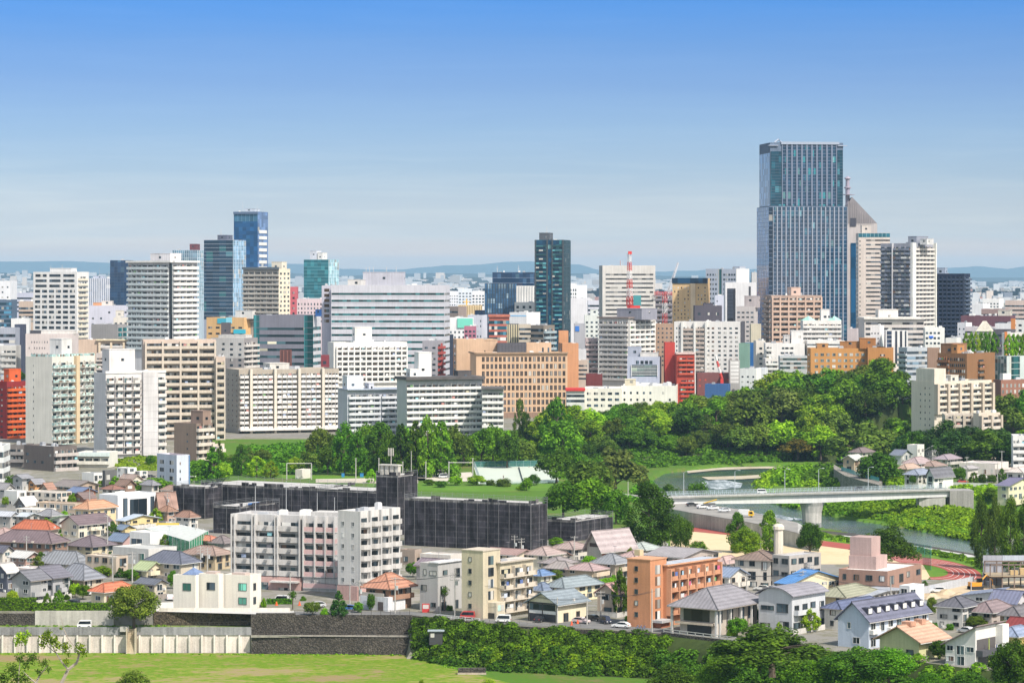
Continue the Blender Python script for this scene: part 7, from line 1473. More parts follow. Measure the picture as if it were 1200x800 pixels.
# a garden tree or shrub at many of the houses
grd=random.Random(23);ngt=0
for h in ALLH:
 lab=h.root['label']
 if len(lab.split())>11 or h.Y>1180 or grd.random()<.2:continue
 f=grd.random()<.5;o_=1.6+grd.random()*1.6;lx,ly=(-h.w*grd.uniform(.1,1),-o_)if f else(o_,h.d*grd.uniform(.1,1.1))
 q=Matrix.Translation(h.root.location)@Matrix.Rotation(-h.th,4,'Z')@Vector((lx,ly,0));px=600+F*q.x/q.y;hit=False
 for g in ALLH:
  v=Matrix.Rotation(g.th,4,'Z')@(q-g.root.location)
  if-g.w-.8<v.x<.8 and-.8<v.y<g.d+.8:hit=True
 if hit:continue
 tn=grd.choice([MG,BG_,DG,OL,YG]);kd=grd.choice(['bush','bush','round','column']);s_=F/q.y;hh=grd.uniform(1.3,2.2)if kd=='bush' else grd.uniform(3,5.2)
 tree(f"{tn.split()[0] if tn != BG_ else 'bright'} garden {'shrub' if kd == 'bush' else 'tree'} at the {lab}",kd,px,0,hh*s_*grd.uniform(.7,1.3)*(1.2 if kd=='bush' else .7),hh*s_,tn,Y=q.y,base=9.0,group='garden plants among the houses',name='shrub' if kd=='bush' else 'tree',cat='shrub' if kd=='bush' else 'tree')

for h in ALLH:  # low block walls along some plots
 lab=h.root['label']
 if len(lab.split())>10 or h.Y>1150 or grd.random()<.45:continue
 mb=MB();cb=MB();a,b_=-h.w-1.5,1.8
 mb.box(a,b_,-2.3,-2.15,-.2,1.2);mb.box(b_-.15,b_,-2.14,h.d*.8,-.2,1.2);cb.box(a-.03,b_+.03,-2.33,-2.12,1.2,1.28)
 clear=all(not(-g.w<v.x<0 and 0<v.y<g.d)for g in ALLH if g is not h for q in((a,-2.2),(b_,-2.2),(b_,h.d*.8),((a+b_)/2,-2.2))for v in[Matrix.Rotation(g.th,4,'Z')@(Matrix.Translation(h.root.location)@Matrix.Rotation(-h.th,4,'Z')@Vector((*q,0))-g.root.location)])
 if not clear:continue
 r=thing('garden_wall','low plot wall before the '+lab,'wall',h.root.location,-h.th,'low plot walls before the houses');mb.build('wall_face',wall(grd.choice([(.46,.45,.43),(.55,.52,.47),(.34,.30,.27),(.62,.60,.57)]),.4),r);cb.build('coping',wall((.42,.41,.40)),r)
# ------------------------------------------------------------------ walls, stairs, bridge
STONE=None
def stonem(a,b_,sc=1.6):
 m,nt,b=newmat('stone_wall');t=N(nt,'ShaderNodeTexCoord').outputs['Object']
 v=N(nt,'ShaderNodeTexVoronoi');v.inputs['Scale'].default_value=sc;nt.links.new(t,v.inputs[0]);n=noise(nt,.25,4,t)
 f=MA(nt,'ADD',MA(nt,'MULTIPLY',v.outputs['Distance'],.6),MA(nt,'MULTIPLY',n,.5));sp=N(nt,'ShaderNodeSeparateColor');nt.links.new(v.outputs['Color'],sp.inputs[0])
 rp=ramp(N(nt,'ShaderNodeValToRGB'),[(.2,b_),(.55,a),(.8,tuple(c*.5 for c in a))]);nt.links.new(MA(nt,'ADD',f,MA(nt,'MULTIPLY',MA(nt,'SUBTRACT',sp.outputs[0],.5),.25)),rp.inputs[0]);nt.links.new(rp.outputs[0],b.inputs['Base Color'])
 bp=N(nt,'ShaderNodeBump');bp.inputs['Strength'].default_value=.8;bp.inputs['Distance'].default_value=.2;nt.links.new(MA(nt,'MULTIPLY',v.outputs['Distance'],-1),bp.inputs['Height']);nt.links.new(bp.outputs[0],b.inputs['Normal']);b.inputs['Roughness'].default_value=.95
 return m
SDARK=stonem((.046,.040,.034),(.115,.10,.085),2.6);SBRN=stonem((.075,.058,.038),(.15,.12,.08),2.4);SGRY=stonem((.22,.20,.17),(.36,.33,.29))
PANEL=wall((.70,.63,.58),.55);CONCW=wall((.50,.48,.44),.45);CONCD=wall((.20,.20,.20),.5)
def slabwall(mb,x0,x1,Y0,Y1,z0,z1,t=.8,m=0,bat=0.):
 a=Vector((K(x0)*Y0,Y0,0));b_=Vector((K(x1)*Y1,Y1,0));mb.poly([(a.x,a.y-bat,z0),(b_.x,b_.y-bat,z0),(b_.x,b_.y,z1),(a.x,a.y,z1)],m);mb.poly([(a.x,a.y,z1),(b_.x,b_.y,z1),(b_.x,b_.y+t,z1),(a.x,a.y+t,z1)],m)
 mb.poly([(b_.x,b_.y-bat,z0),(b_.x,b_.y+t,z0),(b_.x,b_.y+t,z1),(b_.x,b_.y,z1)],m);mb.poly([(a.x,a.y+t,z0),(a.x,a.y-bat,z0),(a.x,a.y,z1),(a.x,a.y+t,z1)],m)
YW0=715.6
rw=thing('retaining_wall','pale panelled concrete river wall with buttress ribs and grey parapet above the meadow','wall',(K(150)*YW0,YW0,0))
def rwp(name,mat,f):mb=MB();f(mb);o=mb.build(name,mat);o.matrix_basis=Matrix.Translation((-K(150)*YW0,-YW0,0));o.parent=rw;return o
rwp('wall_panel',PANEL,lambda mb:[slabwall(mb,x0,x1,YW0,YW0,-.3,4.3)for x0,x1 in((-60,149.5),(160.5,293))])
rwp('parapet',wall((.30,.30,.31),.6),lambda mb:[slabwall(mb,x0,x1,YW0-.25,YW0-.25,4.3,6.2,.6)for x0,x1 in((-60,141),(160.5,294.5))])
rwp('wall_cap',wall((.5,.48,.45)),lambda mb:(mb.box(K(141)*YW0,K(151)*YW0,YW0-.9,YW0+.5,5.2,6.4),))
x=-55
while x<296:
 if not 146<x<162:rwp('buttress',wall((.76,.71,.65),.35),lambda mb:mb.box(K(x)*YW0-.2,K(x)*YW0+.2,YW0-.75,YW0-.02,-.3,4.28))
 x+=14.6
st=thing('stone_stair','narrow stepped stair set into the pale panelled wall','stairs',(K(155)*YW0,YW0,0));mb=MB()
for i in range(14):mb.box(-.92,.92,-2.9+i*.21,.3,i*.42,i*.42+(.40 if i<13 else .3))
mb.build('steps',wall((.55,.46,.33),.4),st);mb=MB();mb.box(-1.15,-.93,-2.95,.5,-.3,6.1);mb.box(.93,1.15,-2.95,.5,-.3,6.1);mb.build('side_wall',wall((.56,.49,.38),.4),st)
def wobj(label,mat,segs,name='retaining_wall',t=.8,bat=0.):
 r=thing(name,label,'wall',(K(segs[0][0])*segs[0][2],segs[0][2],segs[0][4]));mb=MB()
 for s_ in segs:slabwall(mb,*s_,t=t,bat=bat)
 o=mb.build('wall_face',mat);o.matrix_basis=Matrix.Translation(-r.location);o.parent=r;return r
wobj('weathered concrete wall below the long clipped hedge',CONCW,[(41,133,723.8,723.8,5.4,9.2)]);wobj('dark brown stone wall under the thick hedge at the frame edge',SDARK,[(-60,41,723.9,723.9,5.4,8.6)])
wobj('brown stone wall below the white cubic trio',SBRN,[(180,300,723.7,723.7,5.4,9.0)]);wobj('low dark stone wall at the ramp before the white apartments',SDARK,[(300,346,715.6,715.6,8.0,9.6)])
h_=wobj('high dark stone wall above the ledge, beneath the terrace street',SDARK,[(294,483,715.7,715.6,4.25,9.15)],bat=.3);wobj('lower dark stone wall between the ledge and the meadow',SDARK,[(294.6,483,713.8,711.4,-.3,4.3)],t=3.2,bat=.6)
wobj('dark stone wall below the grey villa',SDARK,[(775,862,float(np.interp(775,EDX,EDY))-.4,float(np.interp(862,EDX,EDY))-.4,2.5,9.3)],bat=.4)
wobj('vine hung stone wall under the terrace street',SDARK,[(483,600,715.2,694.6,3.5,9.0),(600,775,694.6,float(np.interp(775,EDX,EDY))-.4,3.0,9.0)],bat=.4)
wobj('low white boundary wall beside the white cubic house',WB,[(183,203,726,727,9,11)],'garden_wall',.3)
wobj('long white retaining kerb in front of the white cubic trio',wall((.66,.62,.56)),[(186,340,723.9,724,8.9,9.9)],'garden_wall',.4)
lw=thing('stone_ledge','pale mossy ledge running along the middle of the dark stone walls','ledge',(K(294)*713.4,713.4,4.3));mb=MB();mb.poly([(0,0,0.02),(K(483)*711.2-K(294)*713.4,-2.2,.02),(K(483)*715.4-K(294)*713.4,2.0,.02),(K(294)*715.5-K(294)*713.4,2.1,.02)]);mb.box(0,K(483)*711.2-K(294)*713.4,-.35,-.1,-.3,.22);mb.build('ledge',wall((.34,.32,.28),.5),lw)
# fences on the stone walls
def fence(label,pts,h,step,col,rails=2,name='fence',mesh=False,cat='fence',pr=.05):
 r=thing(name,label,cat,pts[0]);rb=MB();o=Vector(pts[0]);mb=MB();mb.tube([(0,0,0),(0,0,h)],pr,4);pme=mb.mesh('post',plain(col,.5));seen=set()
 for a,b_ in zip(pts[:-1],pts[1:]):
  a,b_=Vector(a),Vector(b_);L=(b_-a).length;n=max(1,int(L/step))
  for i in range(n+1):p=a.lerp(b_,i/n)-o;put('post',pme,r,p)if tuple(round(q,1)for q in p)not in seen else None;seen.add(tuple(round(q,1)for q in p))
  for k in range(rails):z=Vector((0,0,h*(k+1)/rails));rb.tube([a-o+z,b_-o+z],pr*.8,4)
  if mesh:rb.poly([a-o+Vector((0,0,.05)),b_-o+Vector((0,0,.05)),b_-o+Vector((0,0,h)),a-o+Vector((0,0,h))],1)
 rb.build('rail',[plain(col,.5),mesh]if mesh else plain(col,.5),r);return r
FDARK=(.06,.055,.05)
fence('thin dark fence along the top of the high stone wall',[edge_pt(345,.6),edge_pt(480,.6)],1.2,2.2,FDARK);fence('thin dark fence along the ledge of the stone wall',[Vector((K(296)*714.6,714.6,4.3)),Vector((K(480)*712.4,712.4,4.3))],1.1,2.5,FDARK)
fence('dark fence along the ramp over the brown stone wall',[Vector((K(200)*719,719,5.7)),Vector((K(290)*718,718,6.2)),Vector((K(344)*717,717,8.6))],1.1,2.3,FDARK)
fence('white guard rail at the edge of the terrace street',[edge_pt(512,.6),edge_pt(562,.6)],.9,2,(.70,.70,.68),2,'guard_rail',cat='guard rail',pr=.09);fence('grey fence on the terrace street edge below the timber framed house',[edge_pt(565,.6),edge_pt(680,.6)],1.0,2,(.22,.2,.19));fence('concrete posted fence before the grey villa',[edge_pt(778,.2),edge_pt(862,.2)],1.1,2.4,(.5,.48,.45),pr=.14)
# the bridge
br=thing('road_bridge','pale grey girder road bridge crossing the river on a flared concrete pier','bridge',(0,1100,0))
BA,BB=(770,1074.),(1113,1114.);bz=10.6
def bp_(t,off):px=BA[0]+(BB[0]-BA[0])*t;Y=BA[1]+(BB[1]-BA[1])*t;return(K(px)*Y,Y+off-1100)
mb=MB();ga=MB();kb=MB();NS=24
for i in range(NS):
 t0,t1=i/NS,(i+1)/NS;a0,a1,b0,b1=bp_(t0,0),bp_(t1,0),bp_(t0,10),bp_(t1,10);dep=lambda t:2.3+.9*max(0,1-abs(t-.53)/.4)
 q=[a0,a1,b1,b0];mb.prism(q,bz-.55,bz);kb.prism([bp_(t0,-.05),bp_(t1,-.05),bp_(t1,.35),bp_(t0,.35)],bz,bz+.25)
 g0,g1,h0,h1=bp_(t0,1.2),bp_(t1,1.2),bp_(t0,8.8),bp_(t1,8.8);za,zb=bz-.56-dep(t0),bz-.56-dep(t1)
 ga.poly([(*g0,za),(*g1,zb),(*g1,bz-.56),(*g0,bz-.56)]);ga.poly([(*g0,za),(*h0,za),(*h1,zb),(*g1,zb)]);ga.poly([(*h1,zb),(*h0,za),(*h0,bz-.56),(*h1,bz-.56)])
mb.build('deck',wall((.36,.355,.34),.35),br);ga.build('girder',wall((.60,.60,.60),.2),br);kb.build('kerb',wall((.62,.61,.59)),br)
rd=MB();rd.poly([(*bp_(0,.6),bz+.012),(*bp_(1,.6),bz+.012),(*bp_(1,9.4),bz+.012),(*bp_(0,9.4),bz+.012)]);rd.build('carriageway',ASPH,br)
for nm,off in(('railing',.15),('railing',9.8)):
 rb=MB()
 for k in(.55,1.0,1.35):rb.tube([(*bp_(0,off),bz+k),(*bp_(1,off),bz+k)],.06,4)
 for i in range(75):p=bp_(i/74,off);rb.tube([(*p,bz),(*p,bz+1.4)],.07 if i%5 else .12,4)
 rb.build(nm,plain((.42,.50,.54),.45),br)
p=bp_((953-770)/343,5);mb=MB();n=16
prof=[(3.6,-4),(3.6,-.2),(3.7,3),(4.3,5.6),(4.9,6.9)];V0=len(mb.v)
for r_,z in prof:
 for j in range(n):a=2*math.pi*j/n;mb.v.append((p[0]+math.cos(a)*r_*1.0,p[1]+math.sin(a)*r_*.8,z))
for k in range(len(prof)-1):
 for j in range(n):mb.f.append((k*n+j,k*n+(j+1)%n,(k+1)*n+(j+1)%n,(k+1)*n+j));mb.m.append(0)
mb.build('pier',wall((.52,.50,.46),.45),br)
p2=bp_((1093-770)/343,5);mb=MB();mb.prism([(p2[0]-5,p2[1]-4),(p2[0]+5,p2[1]-4),(p2[0]+5,p2[1]+4),(p2[0]-5,p2[1]+4)],0,7.4);mb.build('pier',wall((.46,.45,.42),.4),br)
p3=bp_(1,0);mb=MB();mb.prism([(p3[0],p3[1]-.5),(p3[0]+9,p3[1]-.5),(p3[0]+9,p3[1]+11),(p3[0],p3[1]+11)],3,10.2);mb.build('abutment',wall((.36,.35,.33),.45),br)
for i,px in enumerate((803,863.5,922.5,962.5,1021)):
 t=(px-770)/343;q=bp_(t,9.5);r=thing('street_lamp',['street lamp at the near end of the bridge by the parked cars','second street lamp on the bridge, above the rapids side gravel','bridge street lamp before the bright willow thicket','bridge street lamp above the concrete pier','bridge street lamp beside the large round tree'][i],'street lamp',(q[0],q[1]+1100,bz),0,'street lamps on the bridge')
 mb=MB();mb.tube([(0,0,0),(0,0,8.2)],[.13,.09],6);mb.build('pole',plain((.45,.50,.52),.4),r);mb=MB();mb.tube([(0,0,8.1),(.5,-.3,8.6),(1.4,-.8,8.7)],.06,5);mb.build('arm',plain((.45,.5,.52),.4),r);mb=MB();mb.box(1.2,2.0,-1.1,-.7,8.6,8.78);mb.build('lamp_head',plain((.5,.53,.55),.4),r)
# quay and river walls
def quay(label,near,far,z0,z1,zt,mat,name='quay_wall'):
 P=[at(x,y,zt)for x,y in near]+[at(x,y,zt)for x,y in far[::-1]];c=P[0].copy();r=thing(name,label,'wall',(c.x,c.y,z0));mb=MB();mb.prism([(p.x-c.x,p.y-c.y)for p in P],z0-z0,z1-z0);mb.build('wall_face',mat,r);return r
quay('pale grey river wall carrying the road with parked cars',[(690,583),(760,591),(808,600),(870,610),(900,616),(935,624),(960,628)],[(690,574),(760,581),(808,588),(870,597),(900,604),(935,612),(960,626)],0,7.9,8.0,wall((.50,.49,.46),.5))
quay('dark stone quay along the water before the red track',[(930,622),(1000,629),(1060,638),(1130,650.5),(1210,664)],[(930,618.5),(1000,624.5),(1060,634),(1130,646.5),(1210,660)],-3,.3,.3,SDARK)
quay('curved stone river wall below the tan riverside house',[(977,549),(990,557),(1010,563),(1030,568)],[(977,544),(992,552),(1013,559),(1034,564)],0,9.3,9.3,SGRY)
fence('teal fence on the curved river wall',[at(986,551,9.3),at(1008,558,9.3),at(1030,564,9.3)],1.6,2,(.05,.30,.32),2,mesh=netting((.05,.33,.36),.75));fence('pale panel fence along the long parking beyond the bridge',[at(1117,569,9),at(1170,571,9)],1.5,2,(.66,.64,.6),1,mesh=WB)
fence('low pale balustrade on the stone terrace above the ivy slope',[Vector((K(690)*1560,1560,15)),Vector((K(725)*1560,1560,15))],1.2,2.5,(.6,.58,.55),2)
# ------------------------------------------------------------------ sports fences, cage
def cage(label,px,col,h,pm,top=None):
 P=[at(x,y,9)for x,y in px];r=thing('sports_cage',label,'sports cage',P[0]);o=P[0];mb=MB();nb=MB()
 for i in range(len(P)):
  a,b_=P[i]-o,P[(i+1)%len(P)]-o;L=(b_-a).length;n=max(1,int(L/4))
  for k in range(n):q=a.lerp(b_,k/n);mb=MB();mb.tube([(0,0,0),(0,0,h+.3)],.09,4);mb.build('post',plain((.5,.5,.5),.5),r,q)
  nb.poly([a,b_,b_+Vector((0,0,h)),a+Vector((0,0,h))])
 nb.build('net',pm,r)
 if top:tb=MB();tb.poly([p-o+Vector((0,0,h+.02))for p in P]);tb.build('roof_net',top,r)
 return r
c=cage('green netted practice cage with white roof sheet among the houses',[(170,638),(222,654),(244,641),(200,630)],0,5.0,netting((.03,.36,.17),.6),netting((.62,.64,.62),.75))
mb=MB();mb.box(2,9,13,13.6,4.6,5.6);mb.build('yellow_handrail',plain((.55,.40,.06)),c)
def posts_fence():
 for i,px in enumerate((417,444,472,499,526,554)):
  p=gp(px,565);r=thing('net_post',['bare net post behind the black netting roof, first from the ivy slope','net post beside the blue bins of the school yard','slim net post next to the netted stair tower','net post in front of the pale car park','net post before the white sports hut','thick net post at the tennis court corner'][i],'post',p,0,'net posts along the school yard');h=28*p.y/F if i in(0,1,5)else 24*p.y/F
  mb=MB();mb.tube([(0,0,0),(0,0,h)],[.22,.16],6);mb.build('pole',plain((.45,.43,.40)),r);mb=MB();mb.tube([(-.4,0,h),(.4,0,h)],.1,4);mb.build('cap',plain((.4,.4,.4)),r)
posts_fence()
def portal(label,x0,x1,py,yt):
 a=gp(x0,py);b_=Vector((K(x1)*a.y,a.y,a.z));h=(py-yt)*a.y/F;r=thing('steel_portal',label,'portal',a);mb=MB();d=b_-a;mb.tube([(0,0,0),(0,0,h)],.2,5);mb.build('pole',plain((.45,.44,.42)),r);mb=MB();mb.tube([d,d+Vector((0,0,h))],.2,5);mb.build('pole',plain((.45,.44,.42)),r);mb=MB();mb.tube([(0,0,h),d+Vector((0,0,h))],.16,5);mb.build('crossbar',plain((.5,.49,.46)),r)
portal('tall steel portal frame above the black netting roof',336,365,562,543);portal('steel net frame beside the white sports hut',526,554,566,542)
GF=netting((.03,.14,.13),.8)
A0=[at(655,546,9),at(555,547.5,9)];fence('green windscreen fence behind the tennis courts',A0,2.6,3,(.3,.4,.4),2,mesh=GF);fence('wire fence at the side of the tennis courts',[at(556,547.5,9),at(563,567,9)],2.6,3,(.42,.48,.5),3);fence('net fence along the near side of the tennis courts',[at(563,568,9),at(650,566,9)],1.1,3,(.42,.52,.5),2,mesh=netting((.30,.42,.38),.4))
nt_=thing('tennis_net','dark low net dividing the pale tennis courts','net',at(608,548,9));mb=MB();d=at(613,565,9)-at(608,548,9);mb.poly([(0,0,.05),(d.x,d.y,.05),(d.x,d.y,1),(0,0,1)]);mb.box(-.1,.1,-.1,.1,0,1.1);mb.build('net',plain((.05,.06,.06),.9),nt_)
fence('tall teal net beside the red track',[at(1068,652,3),at(1091,655,3),at(1091,668,3)],4.2,3,(.05,.30,.28),3,mesh=netting((.02,.26,.22),.45));fence('white hoarding beside the building site',[at(1080,697,9),at(1112,690,9),at(1141,684,9)],2.1,2,(.5,.5,.52),2,mesh=wall((.46,.48,.52)))
# ------------------------------------------------------------------ vehicles
TYRE=plain((.02,.02,.02),.8);RIM=plain((.5,.5,.52),.3,.7);CARG=glassm((.012,.016,.02),.0,3,60,.06);LMP=plain((.7,.7,.68),.2);LRED=plain((.4,.02,.02),.3)
def car(label,px,py,ang,col,kind='car',z=None,cat=None,group=None,p=None):
 p=p or(gp(px,py)if z is None else at(px,py,z));r=thing({'van':'van','truck':'truck'}.get(kind,'car'),label,cat or{'van':'van','truck':'truck'}.get(kind,'car'),p+Vector((0,0,.06)),R(ang),group)
 L,Wd,Hh={'car':(4.3,1.72,1.46),'van':(3.5,1.5,1.9),'truck':(5.2,1.9,2.1)}[kind];paint=plain(col,.25,0,'car_paint',.04);w2=Wd/2
 def lathe_side(prof,hw,inset):  # side profile extruded across, upper points pulled in
  mb=MB();n=len(prof);A=[(x,-(hw-inset(z)),z)for x,z in prof];Bq=[(x,(hw-inset(z)),z)for x,z in prof];mb.poly(A);mb.poly(Bq[::-1])
  for i in range(n):j=(i+1)%n;mb.poly([A[j],A[i],Bq[i],Bq[j]])
  return mb
 if kind=='car':prof=[(-L/2,.35),(L/2,.35),(L/2+.03,.62),(L/2-.12,.78),(L/2-1.05,.92),(L/2-1.75,1.42),(-.5,Hh),(-L/2+.9,1.40),(-L/2+.1,.98),(-L/2-.02,.6)];win=[(L/2-1.18,.95),(L/2-1.76,1.36),(-.5,1.39),(-L/2+.92,1.34),(-L/2+.35,.98)]
 elif kind=='van':prof=[(-L/2,.35),(L/2,.35),(L/2+.03,.8),(L/2-.12,1.0),(L/2-.55,1.78),(L/2-.8,Hh),(-L/2+.1,Hh),(-L/2-.02,1.0)];win=[(L/2-.25,1.02),(L/2-.62,1.70),(-L/2+.2,1.70),(-L/2+.15,1.02)]
 else:prof=[(L/2-1.6,.45),(L/2,.45),(L/2+.02,1.1),(L/2-.2,1.9),(L/2-.4,Hh),(L/2-1.6,Hh)];win=[(L/2-.1,1.15),(L/2-.28,1.85),(L/2-1.3,1.85),(L/2-1.3,1.15)]
 ins=lambda z:max(0,z-.9)*.22;lathe_side(prof,w2,ins).build('body',paint,r)
 mb=MB();A=[(x,-(w2-ins(z))-.012,z)for x,z in win];Bq=[(x,(w2-ins(z))+.012,z)for x,z in win];mb.poly(A);mb.poly(Bq[::-1]);mb.build('side_window',CARG,r)
 (x0,z0),(x1,z1)=win[0],win[1];mb=MB();dx=.10;mb.poly([(x0+dx,-w2+.12,z0+.02),(x0+dx,w2-.12,z0+.02),(x1+dx*.7,w2-.25,z1),(x1+dx*.7,-w2+.25,z1)]);mb.build('windscreen',CARG,r)
 if kind=='truck':mb=MB();mb.box(-L/2,L/2-1.7,-w2-.05,w2+.05,.75,2.55);mb.build('cargo_box',plain((.68,.68,.68),.5),r)
 for sx in(-1,1):
  for sy in(-1,1):
   mb=MB();c0=Vector((sx*L*.32,sy*(w2-.1),.3));mb.tube([c0-Vector((0,.1,0)),c0+Vector((0,.1,0))],.30,12);wl=mb.build('wheel',TYRE,r);mb=MB();q=c0+Vector((0,sy*.105,0));mb.tube([q-Vector((0,.01,0)),q+Vector((0,.01,0))],.18,10);mb.build('rim',RIM,wl)
 for sy in(-1,1):
  mb=MB();mb.box(L/2-.12,L/2+.045,sy*(w2-.3)-.18,sy*(w2-.3)+.18,.6,.76);mb.build('headlight',LMP,r);mb=MB();mb.box(-L/2-.045,-L/2+.1,sy*(w2-.22)-.1,sy*(w2-.22)+.1,.68,.9);mb.build('tail_light',LRED,r)
 return r
car('white minivan parked on the road above the panelled wall',99,740,182,(.72,.72,.71),'van',p=Vector((K(99)*718.4,718.4,5.66)))
PL=edge_pt
car('white sports car parked beside the salmon apartment forecourt',728,0,155,(.72,.72,.72),p=PL(728,5.2));car('rosy white hatchback in the small parking lot',681,0,-35,(.62,.50,.48),p=PL(681,11));car('black car parked behind the rosy hatchback',697,0,-40,(.02,.02,.025),p=PL(696,17));car('dark blue car under the beige gabled house',709,0,-60,(.03,.04,.07),'van',p=PL(709,12))
for i,(px,py,a,c_,k,lab)in enumerate([(811,593,15,(.02,.02,.022),'car','black car on the riverside road under the bush'),(822.5,595.5,40,(.66,.66,.66),'car','white car parked between black car and yellow crane car'),(835,597,200,(.70,.70,.70),'car','white car with open rear on the riverside road'),(848.5,599.5,195,(.60,.62,.64),'car','silver car nearest the box truck'),(874.5,605.5,-18,(.70,.42,.02),'truck','small yellow cabbed box truck on the riverside road')]):car(lab,px,py,a,c_,k,z=8.02,group='vehicles on the riverside road')
cr=thing('mobile_crane','small yellow crane arm vehicle between the parked white cars','crane',at(831,594,8.0));mb=MB();mb.box(-2.2,2.2,-.9,.9,.5,1.5);mb.build('body',plain((.10,.10,.10)),cr);mb=MB();mb.tube([(-2,0,1.4),(2.8,0,2.8)],.25,5);mb.build('boom',plain((.62,.38,.02)),cr)
for q in(-1.3,1.3):mb=MB();mb.tube([(q,-.95,.4),(q,.95,.4)],.4,10);mb.build('wheel',TYRE,cr)
car('white car in front of the low white terrace house',172,559,30,(.62,.62,.62),z=9);car('silver car on the pale car park by the sports hut',519,560,190,(.52,.54,.55),'van');car('white car on the building site soil',1099,694,175,(.68,.68,.68),z=9.1);car('white car by the small pale blue apartment house',224,560,60,(.7,.7,.7),z=9);car('pale car parked in the lane behind the bath house',893,692,160,(.66,.66,.64));car('second pale car in the lane beside the bath house',905,693,150,(.55,.55,.56));car('dark car under the timber framed house',634,0,60,(.03,.03,.035),p=PL(634,10));car('white car by the red tiled bungalow',103,697,120,(.62,.62,.62));car('dark car before the low white terrace house',176,560,40,(.05,.05,.06),z=9)
for lab,px,py,a,c_,k in[('white compact car in the lane before the cream orange roofed house',140,622,30,(.7,.7,.7),'van'),('silver car beside the yellow blue roofed house',190,622,60,(.5,.51,.53),'car'),('dark car in the lane by the grey plastered houses',86,712,150,(.04,.04,.05),'van'),('white car before the slate and carport house',199,703,100,(.68,.68,.68),'car'),('white kei van on the forecourt of the white apartments',330,706,170,(.7,.7,.7),'van'),('silver car at the entrance of the white apartments',372,712,190,(.48,.49,.5),'car'),
('blue car under the young thin tree',408,716,175,(.05,.14,.35),'car'),('red car on the street before the bare concrete block',548,0,170,(.4,.04,.04),'van'),('white van driving along the terrace street below the cream apartments',590,0,168,(.7,.7,.7),'van'),('grey car beside the stepped white block',1088,712,60,(.3,.31,.33),'car'),('white car in the yard of the beige mauve roofed house',1132,742,130,(.68,.68,.68),'car'),('white car before the white row of flats',1150,560,20,(.7,.7,.7),'car'),('red car on the parking beyond the bridge',1128,566,15,(.42,.05,.04),'car'),('blue car on the parking beyond the bridge',1160,565,200,(.06,.13,.3),'car'),('white delivery van crossing the bridge deck',0,0,0,(.72,.72,.72),'van'),('dark car crossing the bridge deck',0,0,0,(.05,.05,.06),'car')]:
 if 'bridge deck' in lab:q=bp_(.36 if 'van' in lab else .7,3 if 'van' in lab else 6.5);car(lab,0,0,4,c_,k,p=Vector((q[0],q[1]+1100,bz+.02)))
 else:car(lab,px,py,a,c_,k,p=PL(px,4.5)if py==0 else None)
# ------------------------------------------------------------------ poles, cones, small street things
PTOP={}
def pole(label,px,py,yt,arms=2,tr=False,col=(.40,.385,.36),green=False):
 p=gp(px,py);h=(py-yt)*p.y/F;PTOP[px]=p+Vector((0,0,h-.6));r=thing('utility_pole',label,'utility pole',p,R(random.uniform(-40,40)),'utility poles among the houses');mb=MB();mb.tube([(0,0,-.3),(0,0,h)],[.19,.12],7);mb.build('pole',plain(col,.8),r)
 for k in range(arms):mb=MB();z=h-.5-.8*k;mb.box(-1.1,1.1,-.06,.06,z,z+.12);[mb.tube([(q,0,z+.1),(q,0,z+.4)],.06,4)for q in(-1,-.5,.5,1)];mb.build('crossarm',plain((.35,.34,.33)),r)
 if tr:mb=MB();mb.tube([(.45,0,h-3.2),(.45,0,h-2.2)],.32,8);mb.build('transformer',plain((.45,.47,.48)),r)
 return r
for a in[('utility pole at the corner of the brick garage villa',421,718,680,2,True),('utility pole before the bare concrete block house',463,719,676,2,True),('utility pole with transformer before the weathered cream apartments',533,722,670,3,True),('short utility pole in the gap by the bare concrete block',577-461+400,719,697,0,False),('thick white pole before the brick entrance of the white apartments',340,708,672,0,False),('slim pole behind the lawn of the white apartments',410,714,683,1,False),
('twin utility pole in front of the tan hipped house',235,668,640,3,True),('utility pole partnering the twin pole by the tan hipped house',243,672,641,3,True),('tall pole in front of the rose pink house',126,652,603,1,True),('pole beside the orange tiled roof',105,602,572,0,False),('pole next to the white flat roofed long house',132,680,648,2,False),('utility pole with transformer by the grey beige garden',155,682,646,2,True),('utility pole in front of the little rust roofed house',196,612,577,2,True),('pole at the corner of the practice cage',229,640,611,0,False),('pole before the cream gabled house',31,660,628,2,False),
('dark pole at the timber framed house',653,731,700,0,False),('pole in the small parking lot',688,732,704,0,False),('utility pole at the beige gabled house',704,724,692,2,True),('pole in front of the salmon apartment house',764,741,690,0,False),('utility pole beside the red walled chapel-like house',673,664,628,1,False),('utility pole before the grey green hipped roof',780,650,628,2,True),('utility pole in front of the grey walk-up flats',941,700,668,2,True),('utility pole at the end of the walk-up flats',949,696,660,2,False),('pole rising before the silver grey patched roof',1044,714,684,0,False),('pole on the building site edge',1138,698,682,0,False),('utility pole on the lane by the pink low row',875,700,672,2,False),
('pole between the parking fence and the round street tree',1133,569,535,1,False),('pole beside the yellow riverside house',1169,568,542,1,False),('pole near the white row of flats',1174,556,528,1,False),('dark lamp mast in front of the pointed tree row',482,563,528,0,False),('pole by the riverside path behind the big dark tree',736,600,564,0,False),('pole at the foot of the netted block corner',603,648,627,2,True),('second utility pole at the netted corner',611,648,630,2,True)]:pole(*a)
